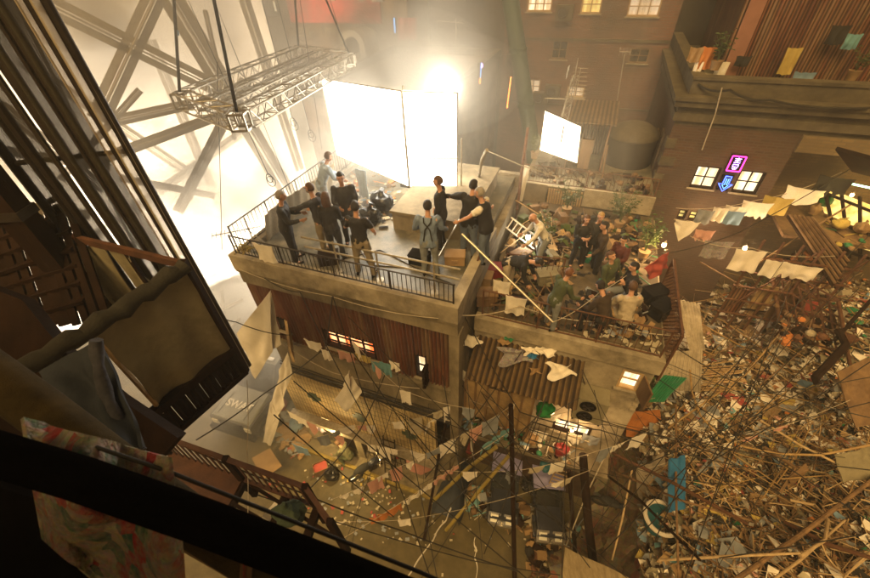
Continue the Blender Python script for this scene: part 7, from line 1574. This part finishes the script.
# film gear on the flat roof
for k,(u,v,mm,lab) in enumerate(((420,262,'black','black gear case by the feet of the man in braces'),(455,262,'card','brown gear case at the right end of the pale pipe barrier'),(330,262,'wooddark','flat dark case on the deck behind the long haired woman'))):
    p = at(u,v,9.225); b = MB(Matrix.Translation(p)@Matrix.Rotation(R(-22+15*k),4,'Z')); b.box(-.24,.24,-.16,.16,0,.24); b.box(-.25,.25,-.17,.17,.241,.27); b.box(-.07,.07,-.19,-.171,.12,.18); single('equipment_case', b, M[mm], lab, 'case')
for k,P in enumerate(([(300,250),(330,262),(380,250),(430,275)],[(350,235),(370,265),(410,268),(455,285)])):
    line('cable', ['black lamp cable snaking across the left of the roof deck','black lamp cable snaking toward the right roof corner'][k], [at(u,v,9.235) for u,v in P], .014, 'cable', 0)
# ------------------------------------------------------------------ camera, light, haze, world
cam = bpy.data.cameras.new('camera'); co = bpy.data.objects.new('camera', cam); col.objects.link(co); sc.camera = co
cam.sensor_width = 36; cam.lens = F/870*36; cam.clip_end = 600; cam.clip_start = .05
right = (RT*_rt.x + UP*_dn.x).normalized()
# image right and up vectors in the world
ir = RT*_rt.x + UP*_dn.x; iu = RT*_rt.y + UP*_dn.y
co.matrix_world = Matrix.Translation(CAM) @ Matrix((ir.normalized(), iu.normalized(), -FWD)).transposed().to_4x4()
cam.dof.use_dof = True; cam.dof.focus_distance = 11; cam.dof.aperture_fstop = 3.5
w = bpy.data.worlds.new('World'); sc.world = w; w.use_nodes = True
nt = w.node_tree; bg = nt.nodes['Background']; sky = nt.nodes.new('ShaderNodeTexSky'); sky.sky_type = 'NISHITA'; sky.sun_disc = False
SE, SR = 52, 160
sky.sun_elevation = R(4); sky.sun_rotation = R(SR); nt.links.new(sky.outputs[0], bg.inputs[0]); bg.inputs[1].default_value = .03
def lamp(name, kind, loc, power, color, target=None, **k):
    l = bpy.data.lights.new(name, kind); l.energy = power; l.color = color
    for a, b in k.items(): setattr(l, a, b)
    o = bpy.data.objects.new(name, l); col.objects.link(o); o.location = loc
    if target is not None: o.rotation_euler = (V(target)-V(loc)).to_track_quat('-Z','Y').to_euler()
    return o
# the soft amber set light that falls on everything from overhead
lamp('sun', 'SUN', (0,0,40), 5.4, (1.0,.64,.24), (10.0,26.0,0), angle=R(38))
for a in LAMPS: lamp(*a[:6], **a[6])
cy = sc.cycles
hz = MB(); hz.box(-45,45,-14,60,-1.2,34); hb = single('haze', hz, None, kind='stuff', smooth=False)
m = bpy.data.materials.new('haze'); m.use_nodes = True; nt = m.node_tree; nt.nodes.remove(nt.nodes['Principled BSDF'])
pv = nt.nodes.new('ShaderNodeVolumePrincipled'); pv.inputs['Density'].default_value = .0055; pv.inputs['Color'].default_value = (.95,.86,.70,1); pv.inputs['Anisotropy'].default_value = .25
nt.links.new(pv.outputs[0], nt.nodes['Material Output'].inputs['Volume']); hb.data.materials.append(m)
sm = MB(); c = V((-8.4,12.4,0)); d1 = dirv*8.5; d2 = nrm*6.2
sm.hexa([c-d1-d2+V((0,0,.3)),c+d1-d2+V((0,0,.3)),c+d1+d2+V((0,0,.3)),c-d1+d2+V((0,0,.3))],[c-d1-d2+V((0,0,20)),c+d1-d2+V((0,0,20)),c+d1+d2+V((0,0,20)),c-d1+d2+V((0,0,20))]); so = single('smoke', sm, None, kind='stuff', smooth=False)
m2 = m.copy(); m2.name = 'smoke'; m2.node_tree.nodes['Principled Volume'].inputs['Density'].default_value = .062; m2.node_tree.nodes['Principled Volume'].inputs['Color'].default_value = (1,.93,.82,1); so.data.materials.append(m2)
sm = MB(FB); sm.box(-12,3.2,3.4,16.9,9.35,17); so = single('smoke', sm, None, kind='stuff', smooth=False)
m3 = m.copy(); m3.name = 'thin smoke'; m3.node_tree.nodes['Principled Volume'].inputs['Density'].default_value = .026; so.data.materials.append(m3)
m4 = m2.copy(); m4.name = 'smoke puff'; m4.node_tree.nodes['Principled Volume'].inputs['Density'].default_value = .07
for (u,v,d,ra,rb,rc) in ((205,235,12.5,2.2,1.8,1.5),(225,262,11.5,1.3,1.2,1.0),(195,180,15,2.2,1.8,1.5),(255,215,12.2,1.0,.9,.7),(285,175,13.5,1.1,.9,.7),(100,40,17,2.6,2,1.4),(170,205,14,1.8,1.5,2.0),(232,290,12,1.4,1.2,.9),(130,70,16,3.0,2.2,1.6),(215,150,15,1.6,1.3,2.4),(265,185,13,1.6,1.2,1.0),(60,20,17,3,2,1.4)):
    p = atd(u,v,d)
    for k in (1.25,.95,.7,.45):
        sm = MB(); sm.ell(p+V((0,0,.2*(1-k))),(ra*k,rb*k,rc*k),22,14)
        for i, q in enumerate(sm.v): sm.v[i] = q+(q-p)*.45*noise.noise(q*.7+V((k,0,0)))
        single('smoke', sm, m4, kind='stuff')
for (u,v,d,ra,m_) in ((440,85,14.5,1.3,m4),(395,70,15.5,1.6,m4)):
    p = atd(u,v,d)
    for k in (1.7,1.3,1.0,.75): sm = MB(); sm.ell(p,(ra*1.5*k,ra*k,ra*.8*k),22,14); single('smoke', sm, m_, kind='stuff')
ev = MB(); ev.box(-8,.4,-3.4,-.5,16.5,16.62); single('shade_slab', ev, M['wooddark'], 'unseen dark timber slab added above the camera to shade the near balcony', 'roof')  # out-of-view slab, added only to keep sun off the foreground
nt2 = m2.node_tree; pv2 = nt2.nodes['Principled Volume']; tc2 = nt2.nodes.new('ShaderNodeTexCoord'); ns = nt2.nodes.new('ShaderNodeTexNoise'); ns.inputs['Scale'].default_value = .42; ns.inputs['Detail'].default_value = 3; ns.inputs['Distortion'].default_value = .8
rm = nt2.nodes.new('ShaderNodeMapRange'); rm.inputs['From Min'].default_value = .42; rm.inputs['From Max'].default_value = .72; rm.inputs['To Min'].default_value = .015; rm.inputs['To Max'].default_value = .20
nt2.links.new(tc2.outputs['Object'], ns.inputs[0]); nt2.links.new(ns.outputs['Fac'], rm.inputs[0]); nt2.links.new(rm.outputs[0], pv2.inputs['Density'])
cy.volume_step_rate = 1.0; cy.volume_max_steps = 128
vs = sc.view_settings; vs.view_transform = 'Standard'; vs.look = 'None'; vs.gamma = 1; vs.use_curve_mapping = False; vs.exposure = EXPO
cy.max_bounces = 6; cy.diffuse_bounces = 3; cy.glossy_bounces = 2; cy.transmission_bounces = 4; cy.transparent_max_bounces = 8; cy.volume_bounces = 0; cy.caustics_reflective = False; cy.caustics_refractive = False
cy.sample_clamp_indirect = 4; cy.use_denoising = True
